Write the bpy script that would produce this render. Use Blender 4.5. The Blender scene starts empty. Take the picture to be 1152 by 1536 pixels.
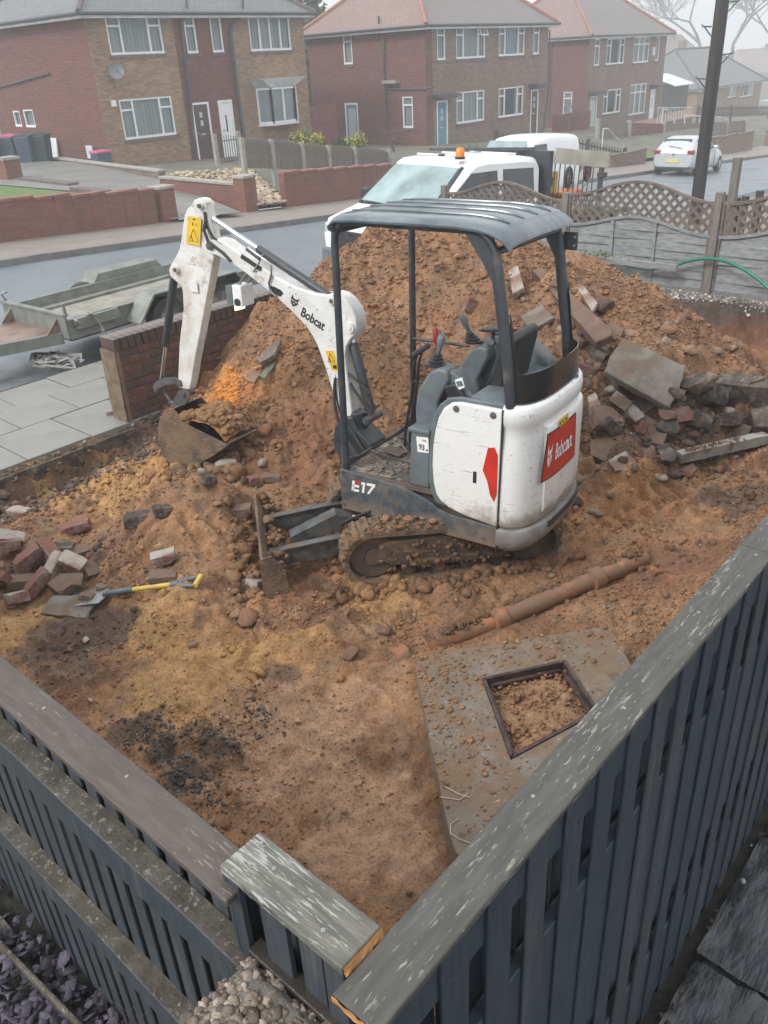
import bpy, bmesh, math, random
import numpy as np
from mathutils import Vector, Matrix, Euler
from math import sin, cos, pi, radians, hypot, atan2, sqrt
random.seed(7); rng = np.random.default_rng(7)
S = bpy.context.scene
COL = S.collection

# ------------------------------------------------------------------ camera, sky, sun, exposure
FPX = 1240.0; CAMH = 3.05; HEAD = radians(42.5); PITCH = radians(28.6); ROLL = radians(3.15)
def cam_axes():
    fw = np.array([0, cos(PITCH), -sin(PITCH)]); rt = np.array([1., 0, 0]); up = np.cross(rt, fw)
    r = rt*cos(ROLL) - up*sin(ROLL); u = up*cos(ROLL) + rt*sin(ROLL); a = HEAD - pi/2
    M = np.array([[cos(a), -sin(a), 0], [sin(a), cos(a), 0], [0, 0, 1]])
    return M@r, M@u, M@fw
CR, CU, CF = cam_axes(); CC = np.array([0, 0, CAMH])
cam = bpy.data.objects.new('camera', bpy.data.cameras.new('camera')); COL.objects.link(cam); S.camera = cam
cam.matrix_world = Matrix(((CR[0], CU[0], -CF[0], 0), (CR[1], CU[1], -CF[1], 0), (CR[2], CU[2], -CF[2], CAMH), (0, 0, 0, 1)))
cam.data.sensor_fit = 'VERTICAL'; cam.data.sensor_height = 36; cam.data.lens = FPX/1536*36
cam.data.clip_start = 0.05; cam.data.clip_end = 2000
S.render.resolution_x = 768; S.render.resolution_y = 1024

W = bpy.data.worlds.new('World'); S.world = W; W.use_nodes = True
SUN_EL, SUN_AZ = radians(40), radians(286)
nt = W.node_tree; bg = nt.nodes['Background']; sky = nt.nodes.new('ShaderNodeTexSky'); sky.sky_type = 'NISHITA'
sky.sun_disc = False; sky.sun_elevation = SUN_EL; sky.sun_rotation = SUN_AZ; sky.dust_density = 6; sky.air_density = 1; sky.ozone_density = 1
hs = nt.nodes.new('ShaderNodeHueSaturation'); hs.inputs['Saturation'].default_value = 0.22
mx = nt.nodes.new('ShaderNodeMix'); mx.data_type = 'RGBA'; mx.inputs[0].default_value = .8; 
tcw = nt.nodes.new('ShaderNodeTexCoord'); sep = nt.nodes.new('ShaderNodeSeparateXYZ'); nt.links.new(tcw.outputs['Generated'], sep.inputs[0])   # closed cloud cover, brighter overhead as an overcast sky is
cr_ = nt.nodes.new('ShaderNodeValToRGB'); nt.links.new(sep.outputs['Z'], cr_.inputs[0]); cr_.color_ramp.elements[0].position = 0; cr_.color_ramp.elements[0].color = (.52, .545, .565, 1); cr_.color_ramp.elements[1].position = 1; cr_.color_ramp.elements[1].color = (1, 1, 1, 1)
vm = nt.nodes.new('ShaderNodeVectorMath'); vm.operation = 'SCALE'; vm.inputs['Scale'].default_value = 12.5; nt.links.new(cr_.outputs[0], vm.inputs[0]); nt.links.new(vm.outputs[0], mx.inputs[7])
nt.links.new(sky.outputs[0], hs.inputs['Color']); nt.links.new(hs.outputs[0], mx.inputs[6]); nt.links.new(mx.outputs[2], bg.inputs['Color']); bg.inputs['Strength'].default_value = 0.12
sun = bpy.data.objects.new('sun', bpy.data.lights.new('sun', 'SUN')); COL.objects.link(sun)
sun.data.energy = 1.5; sun.data.angle = radians(12); sun.data.color = (1, .97, .93)
sd = Vector((sin(SUN_AZ)*cos(SUN_EL), cos(SUN_AZ)*cos(SUN_EL), sin(SUN_EL)))
sun.rotation_euler = sd.to_track_quat('Z', 'Y').to_euler()
S.view_settings.view_transform = 'Standard'; S.view_settings.look = 'None'; S.view_settings.gamma = 1
S.view_settings.use_curve_mapping = False; S.view_settings.exposure = 0.42
S.cycles.volume_bounces = 1; S.cycles.max_bounces = 6; S.cycles.volume_step_rate = 4

# ------------------------------------------------------------------ sight lines of the survey: where a line of sight meets a real plane
def ray(x, y): return CR*(x-576)/FPX - CU*(y-768)/FPX + CF
def atZ(x, y, z): d = ray(x, y); return CC + d*(z-CAMH)/d[2]
def atY(x, y, Y): d = ray(x, y); return CC + d*Y/d[1]
def atX(x, y, X): d = ray(x, y); return CC + d*X/d[0]

# ------------------------------------------------------------------ noise
_P = rng.permutation(512); _G = rng.normal(size=(512, 2)); _G /= np.linalg.norm(_G, axis=1)[:, None]
def pn(x, y):
    x = np.asarray(x, float); y = np.asarray(y, float)
    xi = np.floor(x).astype(int); yi = np.floor(y).astype(int); xf = x-xi; yf = y-yi
    def g(i, j, dx, dy):
        k = _P[(_P[(xi+i) & 511] + (yi+j)) & 511]; return _G[k, 0]*dx + _G[k, 1]*dy
    u = xf*xf*xf*(xf*(xf*6-15)+10); v = yf*yf*yf*(yf*(yf*6-15)+10)
    a = g(0, 0, xf, yf)*(1-u) + g(1, 0, xf-1, yf)*u; b = g(0, 1, xf, yf-1)*(1-u) + g(1, 1, xf-1, yf-1)*u
    return (a*(1-v) + b*v)*1.5
def fbm(x, y, f=1., o=4, g=.5):
    s = 0; a = 1
    for i in range(o): s = s + a*pn(x*f+13.7*i, y*f-7.1*i); f *= 2.03; a *= g
    return s
def sst(e0, e1, x): t = np.clip((x-e0)/(e1-e0), 0, 1); return t*t*(3-2*t)

# ------------------------------------------------------------------ materials
MATS = {}
def nodes(name):
    m = bpy.data.materials.new(name); m.use_nodes = True; n = m.node_tree; b = n.nodes['Principled BSDF']
    MATS[name] = m; return m, n, b
def N(n, t, **k):
    o = n.nodes.new(t)
    for a, v in k.items():
        if a in o.inputs: o.inputs[a].default_value = v
        else: setattr(o, a, v)
    return o
def c4(c): return (c[0], c[1], c[2], 1)
def mixrgb(n, fac, a, b, blend='MIX'):
    m = n.nodes.new('ShaderNodeMix'); m.data_type = 'RGBA'; m.blend_type = blend
    for sock, v in ((m.inputs[0], fac), (m.inputs[6], a), (m.inputs[7], b)):
        if isinstance(v, bpy.types.NodeSocket): n.links.new(v, sock)
        elif isinstance(v, (int, float)): sock.default_value = v
        else: sock.default_value = c4(v)
    return m.outputs[2]
def ramp(n, src, p0, p1, v0=0., v1=1.):
    r = n.nodes.new('ShaderNodeMapRange'); r.inputs[1].default_value = p0; r.inputs[2].default_value = p1
    r.inputs[3].default_value = v0; r.inputs[4].default_value = v1; n.links.new(src, r.inputs[0]); return r.outputs[0]
def coords(n, kind='Object', scale=(1, 1, 1)):
    t = n.nodes.new('ShaderNodeTexCoord'); mp = n.nodes.new('ShaderNodeMapping'); mp.inputs['Scale'].default_value = scale
    n.links.new(t.outputs[kind], mp.inputs[0]); return mp.outputs[0]
def noise(n, vec, scale, detail=4, rough=.55, dist=0.):
    t = n.nodes.new('ShaderNodeTexNoise'); t.inputs['Scale'].default_value = scale; t.inputs['Detail'].default_value = detail
    t.inputs['Roughness'].default_value = rough; t.inputs['Distortion'].default_value = dist; n.links.new(vec, t.inputs['Vector']); return t.outputs['Fac']
def bump(n, b, h, strength=.3, dist=.01, prev=None):
    k = n.nodes.new('ShaderNodeBump'); k.inputs['Strength'].default_value = strength; k.inputs['Distance'].default_value = dist
    n.links.new(h, k.inputs['Height'])
    if prev is not None: n.links.new(prev, k.inputs['Normal'])
    n.links.new(k.outputs[0], b.inputs['Normal']); return k.outputs[0]
def surf(name, c, c2=None, rough=.6, metal=0., scale=6., lo=.42, hi=.62, bs=.15, bd=.004, bscale=None, stretch=(1, 1, 1), dirt=None, dscale=3., dlo=.55, dhi=.7, damt=.8, rvar=.12, spec=.5, coat=0.):
    """base colour, worn with a second colour by noise, optional dirt patches, grain relief"""
    m, n, b = nodes(name); v = coords(n, 'Object', stretch)
    c2 = c2 or tuple(x*.75 for x in c)
    f = noise(n, v, scale, 6, .6); fac = ramp(n, f, lo, hi)
    col = mixrgb(n, fac, c, c2)
    if dirt:
        d = noise(n, v, dscale, 7, .68); df = ramp(n, d, dlo, dhi, 0, damt); col = mixrgb(n, df, col, dirt)
        r = ramp(n, d, dlo, dhi, rough, min(.95, rough+.35)); n.links.new(r, b.inputs['Roughness'])
    else:
        n.links.new(ramp(n, f, .3, .7, max(.02, rough-rvar), min(1, rough+rvar)), b.inputs['Roughness'])
    n.links.new(col, b.inputs['Base Color']); b.inputs['Metallic'].default_value = metal
    b.inputs['Specular IOR Level'].default_value = spec; b.inputs['Coat Weight'].default_value = coat
    if bs: bump(n, b, noise(n, v, bscale or scale*6, 5, .6), bs, bd)
    return m
def grime(name, spots=(.17, .11, .07), scratch=(.16, .15, .14), low=None):
    """mud splashes, grains of dirt and hairline scratches over an existing paint"""
    m = MATS[name]; n = m.node_tree; b = n.nodes['Principled BSDF']; src = b.inputs['Base Color'].links[0].from_socket; v = coords(n); w = coords(n, 'Object', (3, 3, 60))
    a = noise(n, v, 42, 3, .7); c = noise(n, v, 6, 4, .6); k = n.nodes.new('ShaderNodeMath'); k.operation = 'MULTIPLY_ADD'; k.inputs[1].default_value = .35; n.links.new(c, k.inputs[0]); n.links.new(a, k.inputs[2])
    col = mixrgb(n, ramp(n, k.outputs[0], .83, .88, 0, .8), src, spots); g = noise(n, w, 2.2, 2, .5, .6); h = noise(n, v, 9, 3, .5); q_ = n.nodes.new('ShaderNodeMath'); q_.operation = 'MULTIPLY'; n.links.new(ramp(n, g, .665, .69), q_.inputs[0]); n.links.new(ramp(n, h, .48, .55, 0, .7), q_.inputs[1])
    col = mixrgb(n, q_.outputs[0], col, scratch)
    if low:   # wet mud rubbed along the lower edge of the panels
        z_ = n.nodes.new('ShaderNodeSeparateXYZ'); n.links.new(v, z_.inputs[0]); e = n.nodes.new('ShaderNodeMath'); e.operation = 'MULTIPLY_ADD'; n.links.new(noise(n, v, 7, 6, .7), e.inputs[0]); e.inputs[1].default_value = -.42; n.links.new(z_.outputs['Z'], e.inputs[2])
        col = mixrgb(n, ramp(n, e.outputs[0], low[0], low[1], .75, 0), col, (.22, .16, .11))
    n.links.new(col, b.inputs['Base Color'])
def plain(name, c, rough=.5, metal=0., spec=.5):
    m, n, b = nodes(name); b.inputs['Base Color'].default_value = c4(c); b.inputs['Roughness'].default_value = rough
    b.inputs['Metallic'].default_value = metal; b.inputs['Specular IOR Level'].default_value = spec; return m
def brickmat(name, c1, c2, mortar, bw=.225, bh=.075, ms=.01, scale=1., dirt=(.12, .1, .09), damt=.35):
    m, n, b = nodes(name); t = n.nodes.new('ShaderNodeTexCoord')
    k = n.nodes.new('ShaderNodeTexBrick'); n.links.new(t.outputs['UV'], k.inputs['Vector'])
    k.inputs['Scale'].default_value = scale; k.inputs['Brick Width'].default_value = bw; k.inputs['Row Height'].default_value = bh
    k.inputs['Mortar Size'].default_value = ms; k.inputs['Mortar Smooth'].default_value = .3; k.inputs['Bias'].default_value = 0.
    k.inputs['Color1'].default_value = c4(c1); k.inputs['Color2'].default_value = c4(c2); k.inputs['Mortar'].default_value = c4(mortar)
    v = coords(n); f = noise(n, v, .9, 5, .65); g = noise(n, v, 9, 4, .6)
    col = mixrgb(n, ramp(n, f, .42, .7, 0, damt), k.outputs['Color'], dirt)
    col = mixrgb(n, ramp(n, g, .3, .7, 0, .3), col, tuple(x*.55 for x in c1))
    n.links.new(col, b.inputs['Base Color']); b.inputs['Roughness'].default_value = .85
    inv = n.nodes.new('ShaderNodeMath'); inv.operation = 'SUBTRACT'; inv.inputs[0].default_value = 1; n.links.new(k.outputs['Fac'], inv.inputs[1])
    p = bump(n, b, inv.outputs[0], .8, .012); bump(n, b, g, .2, .01, p)
    return m
def soilmat(name, bs=.6, attr='soil', sc=1.):
    m, n, b = nodes(name); a = n.nodes.new('ShaderNodeAttribute'); a.attribute_name = attr
    v = coords(n); f = noise(n, v, 14*sc, 8, .7); g = noise(n, v, 70*sc, 5, .65); h = noise(n, v, 3.1*sc, 6, .6)
    col = mixrgb(n, ramp(n, f, .35, .68, 0, .55), a.outputs['Color'], (.32, .22, .14), 'MULTIPLY')
    col2 = mixrgb(n, ramp(n, g, .35, .7, 0, .35), col, (1.25, 1.15, 1.0), 'MULTIPLY')
    col3 = mixrgb(n, ramp(n, g, .32, .5, .75, 0), col2, (.38, .31, .26), 'MULTIPLY'); k = noise(n, v, 190*sc, 4, .7); col3 = mixrgb(n, ramp(n, k, .34, .48, .55, 0), col3, (.5, .42, .36), 'MULTIPLY'); col3 = mixrgb(n, ramp(n, k, .56, .7, 0, .5), col3, (1.45, 1.35, 1.25), 'MULTIPLY')  # low grain darkened, raised grain lightened: crevice shade put into the colour
    col3 = mixrgb(n, 1., col3, (1.19, 1.215, 1.23), 'MULTIPLY'); n.links.new(col3, b.inputs['Base Color']); n.links.new(ramp(n, h, .35, .65, .95, .55), b.inputs['Roughness']); b.inputs['Specular IOR Level'].default_value = .35
    p = bump(n, b, f, bs, .035); p = bump(n, b, g, bs*1.2, .010, p); bump(n, b, k, bs*.8, .004, p); return m
def glass(name, c=(.25, .3, .32), rough=.05):
    m, n, b = nodes(name); v = coords(n); f = noise(n, v, 1.3, 4, .6)
    n.links.new(mixrgb(n, ramp(n, f, .35, .65), c, tuple(x*.5 for x in c)), b.inputs['Base Color']); b.inputs['Roughness'].default_value = rough
    b.inputs['Specular IOR Level'].default_value = .8; return m

def make_materials():
    M = {}
    M['white_paint'] = surf('white_paint', (.74, .75, .74), (.66, .66, .64), .32, scale=5, lo=.5, hi=.75, bs=.03, dirt=(.30, .22, .15), dscale=4.5, dlo=.60, dhi=.80, damt=.75, coat=.2)
    M['boom_white'] = surf('boom_white', (.70, .71, .70), (.6, .59, .56), .38, scale=7, bs=.05, dirt=(.16, .11, .075), dscale=9, dlo=.6, dhi=.74, damt=.85)
    M['dipper_white'] = surf('dipper_white', (.68, .68, .66), (.55, .52, .47), .45, scale=7, bs=.05, dirt=(.17, .11, .06), dscale=6, dlo=.54, dhi=.7, damt=.85)
    M['grey_plastic'] = surf('grey_plastic', (.13, .16, .175), (.10, .12, .13), .5, scale=9, bs=.1, bscale=300, bd=.001, dirt=(.2, .16, .12), dlo=.6, dhi=.75, damt=.5)
    M['charcoal'] = surf('charcoal', (.030, .037, .045), (.045, .052, .06), .42, scale=10, bs=.05, dirt=(.17, .13, .10), dscale=6, dlo=.57, dhi=.72, damt=.6)
    M['skirt'] = surf('skirt', (.05, .065, .08), (.08, .095, .105), .45, scale=14, bs=.1, dirt=(.19, .155, .125), dscale=5, dlo=.5, dhi=.68, damt=.75)
    M['roof_sheet'] = surf('roof_sheet', (.07, .095, .115), (.17, .20, .22), .17, scale=3, lo=.4, hi=.7, bs=.05, rvar=.1, stretch=(1, 2, 1), dirt=(.2, .22, .23), dscale=2.5, dlo=.55, dhi=.75, damt=.4)
    M['black_plastic'] = surf('black_plastic', (.018, .020, .022), (.03, .03, .032), .45, scale=20, bs=.1, bscale=250, bd=.001)
    M['black_gloss'] = surf('black_gloss', (.018, .016, .016), (.03, .026, .024), .18, scale=3, bs=0)
    M['rubber'] = surf('rubber', (.03, .03, .03), (.05, .045, .04), .8, scale=20, bs=.2)
    M['mud_rubber'] = surf('mud_rubber', (.20, .135, .085), (.13, .085, .055), .9, scale=12, bs=.8, bd=.02, dirt=(.06, .05, .045), dscale=7, dlo=.55, dhi=.62, damt=.85)
    M['mud_steel'] = surf('mud_steel', (.115, .085, .065), (.07, .062, .058), .7, scale=6, bs=.5, bd=.01, dirt=(.21, .13, .075), dscale=6, dlo=.5, dhi=.62, damt=.9)
    M['mud_caked'] = surf('mud_caked', (.20, .13, .08), (.13, .085, .055), .9, scale=7, bs=.9, bd=.02, dirt=(.085, .07, .06), dscale=5, dlo=.52, dhi=.6, damt=.85)
    M['dark_steel'] = surf('dark_steel', (.11, .12, .125), (.06, .06, .06), .42, .3, scale=12, bs=.2, dirt=(.17, .115, .075), dscale=7, dlo=.5, dhi=.66, damt=.85)
    M['chrome'] = plain('chrome', (.62, .63, .64), .12, 1.)
    M['steel'] = surf('steel', (.35, .36, .37), (.25, .25, .25), .35, .8, scale=20, bs=.05)
    M['red_sign'] = surf('red_sign', (.56, .035, .02), (.46, .03, .02), .3, scale=8, bs=0, dirt=(.3, .1, .06), dlo=.65, dhi=.8, damt=.4)
    M['yellow_sign'] = surf('yellow_sign', (.75, .48, .02), (.6, .4, .03), .4, scale=12, bs=0)
    M['white_print'] = plain('white_print', (.78, .78, .77), .5)
    M['black_print'] = plain('black_print', (.02, .02, .022), .5)
    M['red_plastic'] = plain('red_plastic', (.35, .03, .03), .4)
    M['fence_paint_b'] = surf('fence_paint_b', (.024, .036, .048), (.046, .06, .072), .45, scale=6, lo=.35, hi=.75, bs=.35, bd=.003, bscale=26, stretch=(9, 9, .8), dirt=(.07, .065, .06), dscale=3.2, dlo=.55, dhi=.75, damt=.5)
    M['fence_paint'] = surf('fence_paint', (.032, .042, .053), (.055, .064, .074), .5, scale=5, lo=.35, hi=.75, bs=.35, bd=.003, bscale=26, stretch=(9, 9, .8), dirt=(.10, .095, .085), dscale=2.2, dlo=.5, dhi=.75, damt=.55)
    def cap(name, c, c2, chip, stretch, lo=.62):
        m, n, b = nodes(name); v = coords(n, 'Object', stretch); w = coords(n)
        a = noise(n, v, 5, 6, .6); g = noise(n, v, 11, 6, .7, .4); l = noise(n, w, 2.2, 3, .5)
        col = mixrgb(n, ramp(n, a, .38, .65), c, c2)
        add = n.nodes.new('ShaderNodeMath'); add.operation = 'MULTIPLY_ADD'; add.inputs[1].default_value = .35; n.links.new(l, add.inputs[0]); n.links.new(g, add.inputs[2])
        cf = ramp(n, add.outputs[0], lo+.15, lo+.19); col = mixrgb(n, cf, col, chip)
        n.links.new(col, b.inputs['Base Color']); n.links.new(ramp(n, a, .3, .7, .55, .78), b.inputs['Roughness'])
        p = bump(n, b, a, .3, .004); bump(n, b, cf, -.4, .0015, p); return m
    M['cap_wood_x'] = cap('cap_wood_x', (.052, .052, .047), (.085, .085, .077), (.24, .23, .19), (1.5, 11, 9), .60)
    M['cap_wood_y'] = cap('cap_wood_y', (.068, .056, .049), (.10, .084, .075), (.20, .18, .16), (11, 1.5, 9), .66)
    M['cap_old'] = cap('cap_old', (.08, .08, .07), (.155, .15, .13), (.30, .31, .29), (14, 1.3, 9), .60)
    M['rail_moss'] = surf('rail_moss', (.062, .052, .042), (.11, .098, .082), .8, scale=9, bs=.7, bd=.008, dirt=(.24, .235, .2), dscale=48, dlo=.57, dhi=.64, damt=.95)
    M['fresh_wood'] = surf('fresh_wood', (.48, .25, .09), (.33, .15, .05), .7, scale=14, bs=.5, stretch=(1, 1, 5))
    M['screw'] = plain('screw', (.27, .29, .28), .5, .3)
    M['wet_wood'] = surf('wet_wood', (.030, .026, .022), (.055, .05, .04), .35, scale=8, bs=.5, bd=.006, dirt=(.5, .5, .42), dscale=70, dlo=.64, dhi=.69, damt=.9)
    M['slab_wet'] = surf('slab_wet', (.045, .055, .065), (.016, .018, .022), .2, scale=3, bs=.9, bd=.012, bscale=9, stretch=(1, 3, 1), rvar=.15, dirt=(.06, .05, .045), dscale=9, dlo=.56, dhi=.66, damt=.8)
    M['pebble_cement'] = surf('pebble_cement', (.20, .185, .165), (.13, .12, .11), .85, scale=20, bs=.8, bd=.006)
    M['pebble'] = surf('pebble', (.24, .20, .175), (.14, .13, .13), .6, scale=9, bs=.25)
    M['slate'] = surf('slate', (.10, .09, .125), (.06, .06, .075), .45, scale=6, bs=.3)
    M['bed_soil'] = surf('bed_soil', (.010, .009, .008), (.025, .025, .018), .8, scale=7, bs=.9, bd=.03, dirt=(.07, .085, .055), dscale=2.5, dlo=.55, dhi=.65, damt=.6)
    M['soil'] = soilmat('soil'); M['clod'] = soilmat('clod', .6, sc=2.)
    M['concrete'] = surf('concrete', (.14, .125, .10), (.20, .18, .15), .75, scale=7, bs=.7, bd=.005, bscale=120, dirt=(.185, .115, .07), dscale=4.5, dlo=.38, dhi=.58, damt=.92)
    M['rubble_concrete'] = surf('rubble_concrete', (.19, .17, .15), (.12, .105, .09), .8, scale=7, bs=.5, bd=.008, dirt=(.16, .10, .06), dscale=5, dlo=.48, dhi=.64, damt=.8)
    M['pale_concrete'] = surf('pale_concrete', (.33, .32, .29), (.24, .225, .2), .8, scale=7, bs=.4, bd=.005, dirt=(.15, .10, .07), dscale=7, dlo=.52, dhi=.64, damt=.8)
    M['dark_concrete'] = surf('dark_concrete', (.05, .043, .038), (.13, .10, .08), .8, scale=9, lo=.45, hi=.6, bs=.8, bd=.015, dirt=(.28, .25, .21), dscale=12, dlo=.56, dhi=.66, damt=.8)
    M['brick_red'] = surf('brick_red', (.19, .08, .06), (.13, .06, .048), .8, scale=8, bs=.6, bd=.005, dirt=(.28, .23, .19), dscale=9, dlo=.5, dhi=.66, damt=.8)
    M['brick_brown'] = surf('brick_brown', (.15, .095, .07), (.12, .07, .052), .8, scale=8, bs=.5, bd=.005, dirt=(.19, .13, .09), dscale=7, dlo=.5, dhi=.62, damt=.85)
    M['brick_pale'] = surf('brick_pale', (.33, .30, .27), (.22, .16, .13), .85, scale=8, bs=.5, bd=.005, dirt=(.2, .1, .07), dscale=6, dlo=.5, dhi=.6, damt=.85)
    M['wall_brick_red'] = surf('wall_brick_red', (.16, .06, .042), (.11, .05, .04), .75, scale=9, bs=.4, bd=.004, dirt=(.05, .045, .04), dscale=5, dlo=.48, dhi=.66, damt=.7)
    M['wall_brick_dark'] = surf('wall_brick_dark', (.085, .052, .042), (.13, .06, .045), .75, scale=9, bs=.4, bd=.004, dirt=(.045, .045, .04), dscale=5, dlo=.45, dhi=.62, damt=.7)
    M['coping_brick'] = surf('coping_brick', (.19, .165, .155), (.14, .12, .115), .6, scale=9, bs=.3, dirt=(.07, .065, .06), dlo=.52, dhi=.66, damt=.7)
    M['mortar'] = surf('mortar', (.07, .06, .05), (.12, .10, .08), .9, scale=12, bs=.5, bd=.006)
    M['render_sandy'] = surf('render_sandy', (.20, .145, .095), (.13, .09, .065), .9, scale=9, bs=.5, bd=.006)
    M['paving'] = surf('paving', (.225, .225, .21), (.19, .19, .178), .5, scale=2.5, bs=.25, bd=.003, bscale=60, dirt=(.19, .175, .15), dscale=2.2, dlo=.55, dhi=.75, damt=.6)
    M['asphalt'] = surf('asphalt', (.155, .185, .205), (.135, .162, .182), .36, scale=1.2, bs=.3, bd=.003, bscale=90, dirt=(.115, .135, .15), dscale=.8, dlo=.5, dhi=.75, damt=.5)
    M['wet_tarmac'] = surf('wet_tarmac', (.085, .09, .095), (.13, .13, .13), .4, scale=2.2, bs=.3, bd=.003, bscale=80)
    M['footway'] = surf('footway', (.235, .205, .185), (.20, .18, .165), .6, scale=1.5, bs=.2, bd=.003, bscale=40, dirt=(.14, .125, .12), dscale=1.2, dlo=.55, dhi=.75, damt=.5)
    M['kerb'] = surf('kerb', (.14, .135, .13), (.2, .19, .18), .7, scale=5, bs=.3)
    M['drive'] = surf('drive', (.20, .20, .19), (.15, .155, .15), .5, scale=1.2, bs=.2)
    M['grass'] = surf('grass', (.085, .15, .035), (.13, .19, .06), .9, scale=3, bs=.8, bd=.03, bscale=30)
    M['field'] = surf('field', (.15, .14, .115), (.10, .105, .08), .95, scale=.6, bs=.4)
    M['gravel'] = surf('gravel', (.24, .23, .22), (.13, .125, .12), .8, scale=30, bs=.8, bd=.01)
    M['grav_stone'] = soilmat('grav_stone', .2, sc=3)
    M['cobble'] = surf('cobble', (.36, .31, .25), (.26, .23, .19), .8, scale=6, bs=.3)
    M['h_red'] = brickmat('h_red', (.215, .072, .055), (.125, .046, .042), (.14, .10, .09), ms=.008, dirt=(.1, .06, .055))
    M['h_buff'] = brickmat('h_buff', (.43, .265, .145), (.23, .14, .095), (.24, .195, .15), dirt=(.14, .11, .09), damt=.5)
    M['h_brown'] = brickmat('h_brown', (.30, .195, .145), (.16, .10, .08), (.24, .20, .17), dirt=(.13, .10, .085), damt=.5)
    M['garden_brick'] = brickmat('garden_brick', (.27, .095, .065), (.19, .075, .058), (.17, .12, .10), bw=.225, bh=.075, dirt=(.10, .07, .055), damt=.5)
    M['coping_red'] = surf('coping_red', (.25, .10, .08), (.19, .085, .07), .75, scale=6, bs=.3)
    def tiles(name, c1, c2):
        m, n, b = nodes(name); t = n.nodes.new('ShaderNodeTexCoord'); k = n.nodes.new('ShaderNodeTexBrick'); n.links.new(t.outputs['UV'], k.inputs['Vector'])
        k.inputs['Scale'].default_value = 1; k.inputs['Brick Width'].default_value = .27; k.inputs['Row Height'].default_value = .17; k.inputs['Mortar Size'].default_value = .012
        k.inputs['Color1'].default_value = c4(c1); k.inputs['Color2'].default_value = c4(c2); k.inputs['Mortar'].default_value = c4(tuple(x*.45 for x in c2))
        f = noise(n, coords(n), .8, 5, .6); n.links.new(mixrgb(n, ramp(n, f, .4, .7, 0, .5), k.outputs['Color'], tuple(x*.7 for x in c1)), b.inputs['Base Color']); b.inputs['Roughness'].default_value = .6
        bump(n, b, k.outputs['Fac'], -.6, .02); return m
    M['tile_grey'] = tiles('tile_grey', (.17, .185, .19), (.14, .15, .155)); M['tile_pink'] = tiles('tile_pink', (.26, .175, .155), (.22, .15, .135)); M['tile_mid'] = tiles('tile_mid', (.21, .185, .175), (.18, .165, .16))
    M['ridge_red'] = surf('ridge_red', (.33, .16, .12), (.25, .12, .1), .7, scale=6)
    M['upvc'] = surf('upvc', (.78, .79, .80), (.72, .73, .74), .35, scale=4, bs=0)
    M['fascia'] = surf('fascia', (.66, .68, .70), (.5, .52, .54), .5, scale=2, bs=0)
    M['gutter'] = surf('gutter', (.05, .055, .06), (.07, .075, .08), .5, scale=5, bs=0)
    M['sill_stone'] = surf('sill_stone', (.15, .12, .11), (.11, .09, .085), .8, scale=5)
    M['window_glass'] = glass('window_glass', (.10, .13, .14)); M['blind'] = surf('blind', (.38, .44, .46), (.30, .36, .38), .7, scale=1, bs=.3, bscale=14, stretch=(6, 6, .1), bd=.02)
    M['car_glass'] = glass('car_glass', (.05, .06, .065)); M['windscreen'] = glass('windscreen', (.30, .42, .43), .08)
    M['door_blue'] = surf('door_blue', (.10, .27, .36), (.08, .22, .30), .5, scale=3, bs=0); M['door_brown'] = surf('door_brown', (.07, .035, .035), (.05, .03, .03), .5, scale=3, bs=0)
    M['door_green'] = surf('door_green', (.22, .32, .30), (.17, .26, .25), .5, scale=3, bs=0)
    M['old_timber'] = surf('old_timber', (.19, .165, .135), (.13, .115, .095), .85, scale=5, bs=.3, stretch=(6, 6, 1)); M['dark_timber'] = surf('dark_timber', (.045, .042, .038), (.07, .065, .06), .8, scale=5, bs=.3)
    M['panel_grey'] = surf('panel_grey', (.27, .285, .29), (.19, .20, .205), .7, scale=4, bs=.45, bd=.004, stretch=(2, 2, 9), dirt=(.11, .115, .115), dscale=1.6, dlo=.48, dhi=.7, damt=.6)
    M['lattice_wood'] = surf('lattice_wood', (.12, .10, .085), (.17, .145, .125), .75, scale=8, bs=.3); M['post_wood'] = surf('post_wood', (.20, .18, .16), (.14, .125, .11), .75, scale=6, bs=.3, stretch=(8, 8, 1))
    M['red_panel'] = surf('red_panel', (.17, .05, .045), (.13, .045, .04), .8, scale=3); M['mid_timber'] = surf('mid_timber', (.20, .15, .12), (.15, .12, .1), .8, scale=4)
    M['conc_post'] = surf('conc_post', (.33, .32, .29), (.26, .25, .23), .8, scale=6)
    M['pole_wood'] = surf('pole_wood', (.028, .025, .025), (.06, .055, .055), .6, scale=3, lo=.45, hi=.7, bs=.4, stretch=(9, 9, .3))
    M['galv'] = surf('galv', (.25, .265, .25), (.18, .195, .175), .5, .35, scale=5, bs=.1, dirt=(.16, .15, .11), dscale=4, dlo=.5, dhi=.7, damt=.7)
    M['trailer_floor'] = surf('trailer_floor', (.28, .27, .235), (.20, .19, .165), .8, scale=5, bs=.4); M['rust_plate'] = surf('rust_plate', (.20, .125, .10), (.29, .21, .18), .45, .2, scale=3, bs=.1)
    M['silver'] = surf('silver', (.50, .53, .55), (.47, .5, .52), .28, .35, scale=1, bs=0, coat=.5); M['van_white'] = surf('van_white', (.76, .78, .79), (.70, .72, .73), .3, scale=2, bs=0, coat=.3)
    M['plank_pale'] = surf('plank_pale', (.52, .49, .42), (.42, .39, .33), .7, scale=3, bs=.2); M['amber'] = plain('amber', (.75, .22, .02), .25); M['tail_red'] = plain('tail_red', (.22, .02, .025), .25); M['plate_yellow'] = plain('plate_yellow', (.62, .52, .18), .5)
    M['machine_yellow'] = surf('machine_yellow', (.62, .40, .06), (.45, .3, .08), .5, scale=9)
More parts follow.
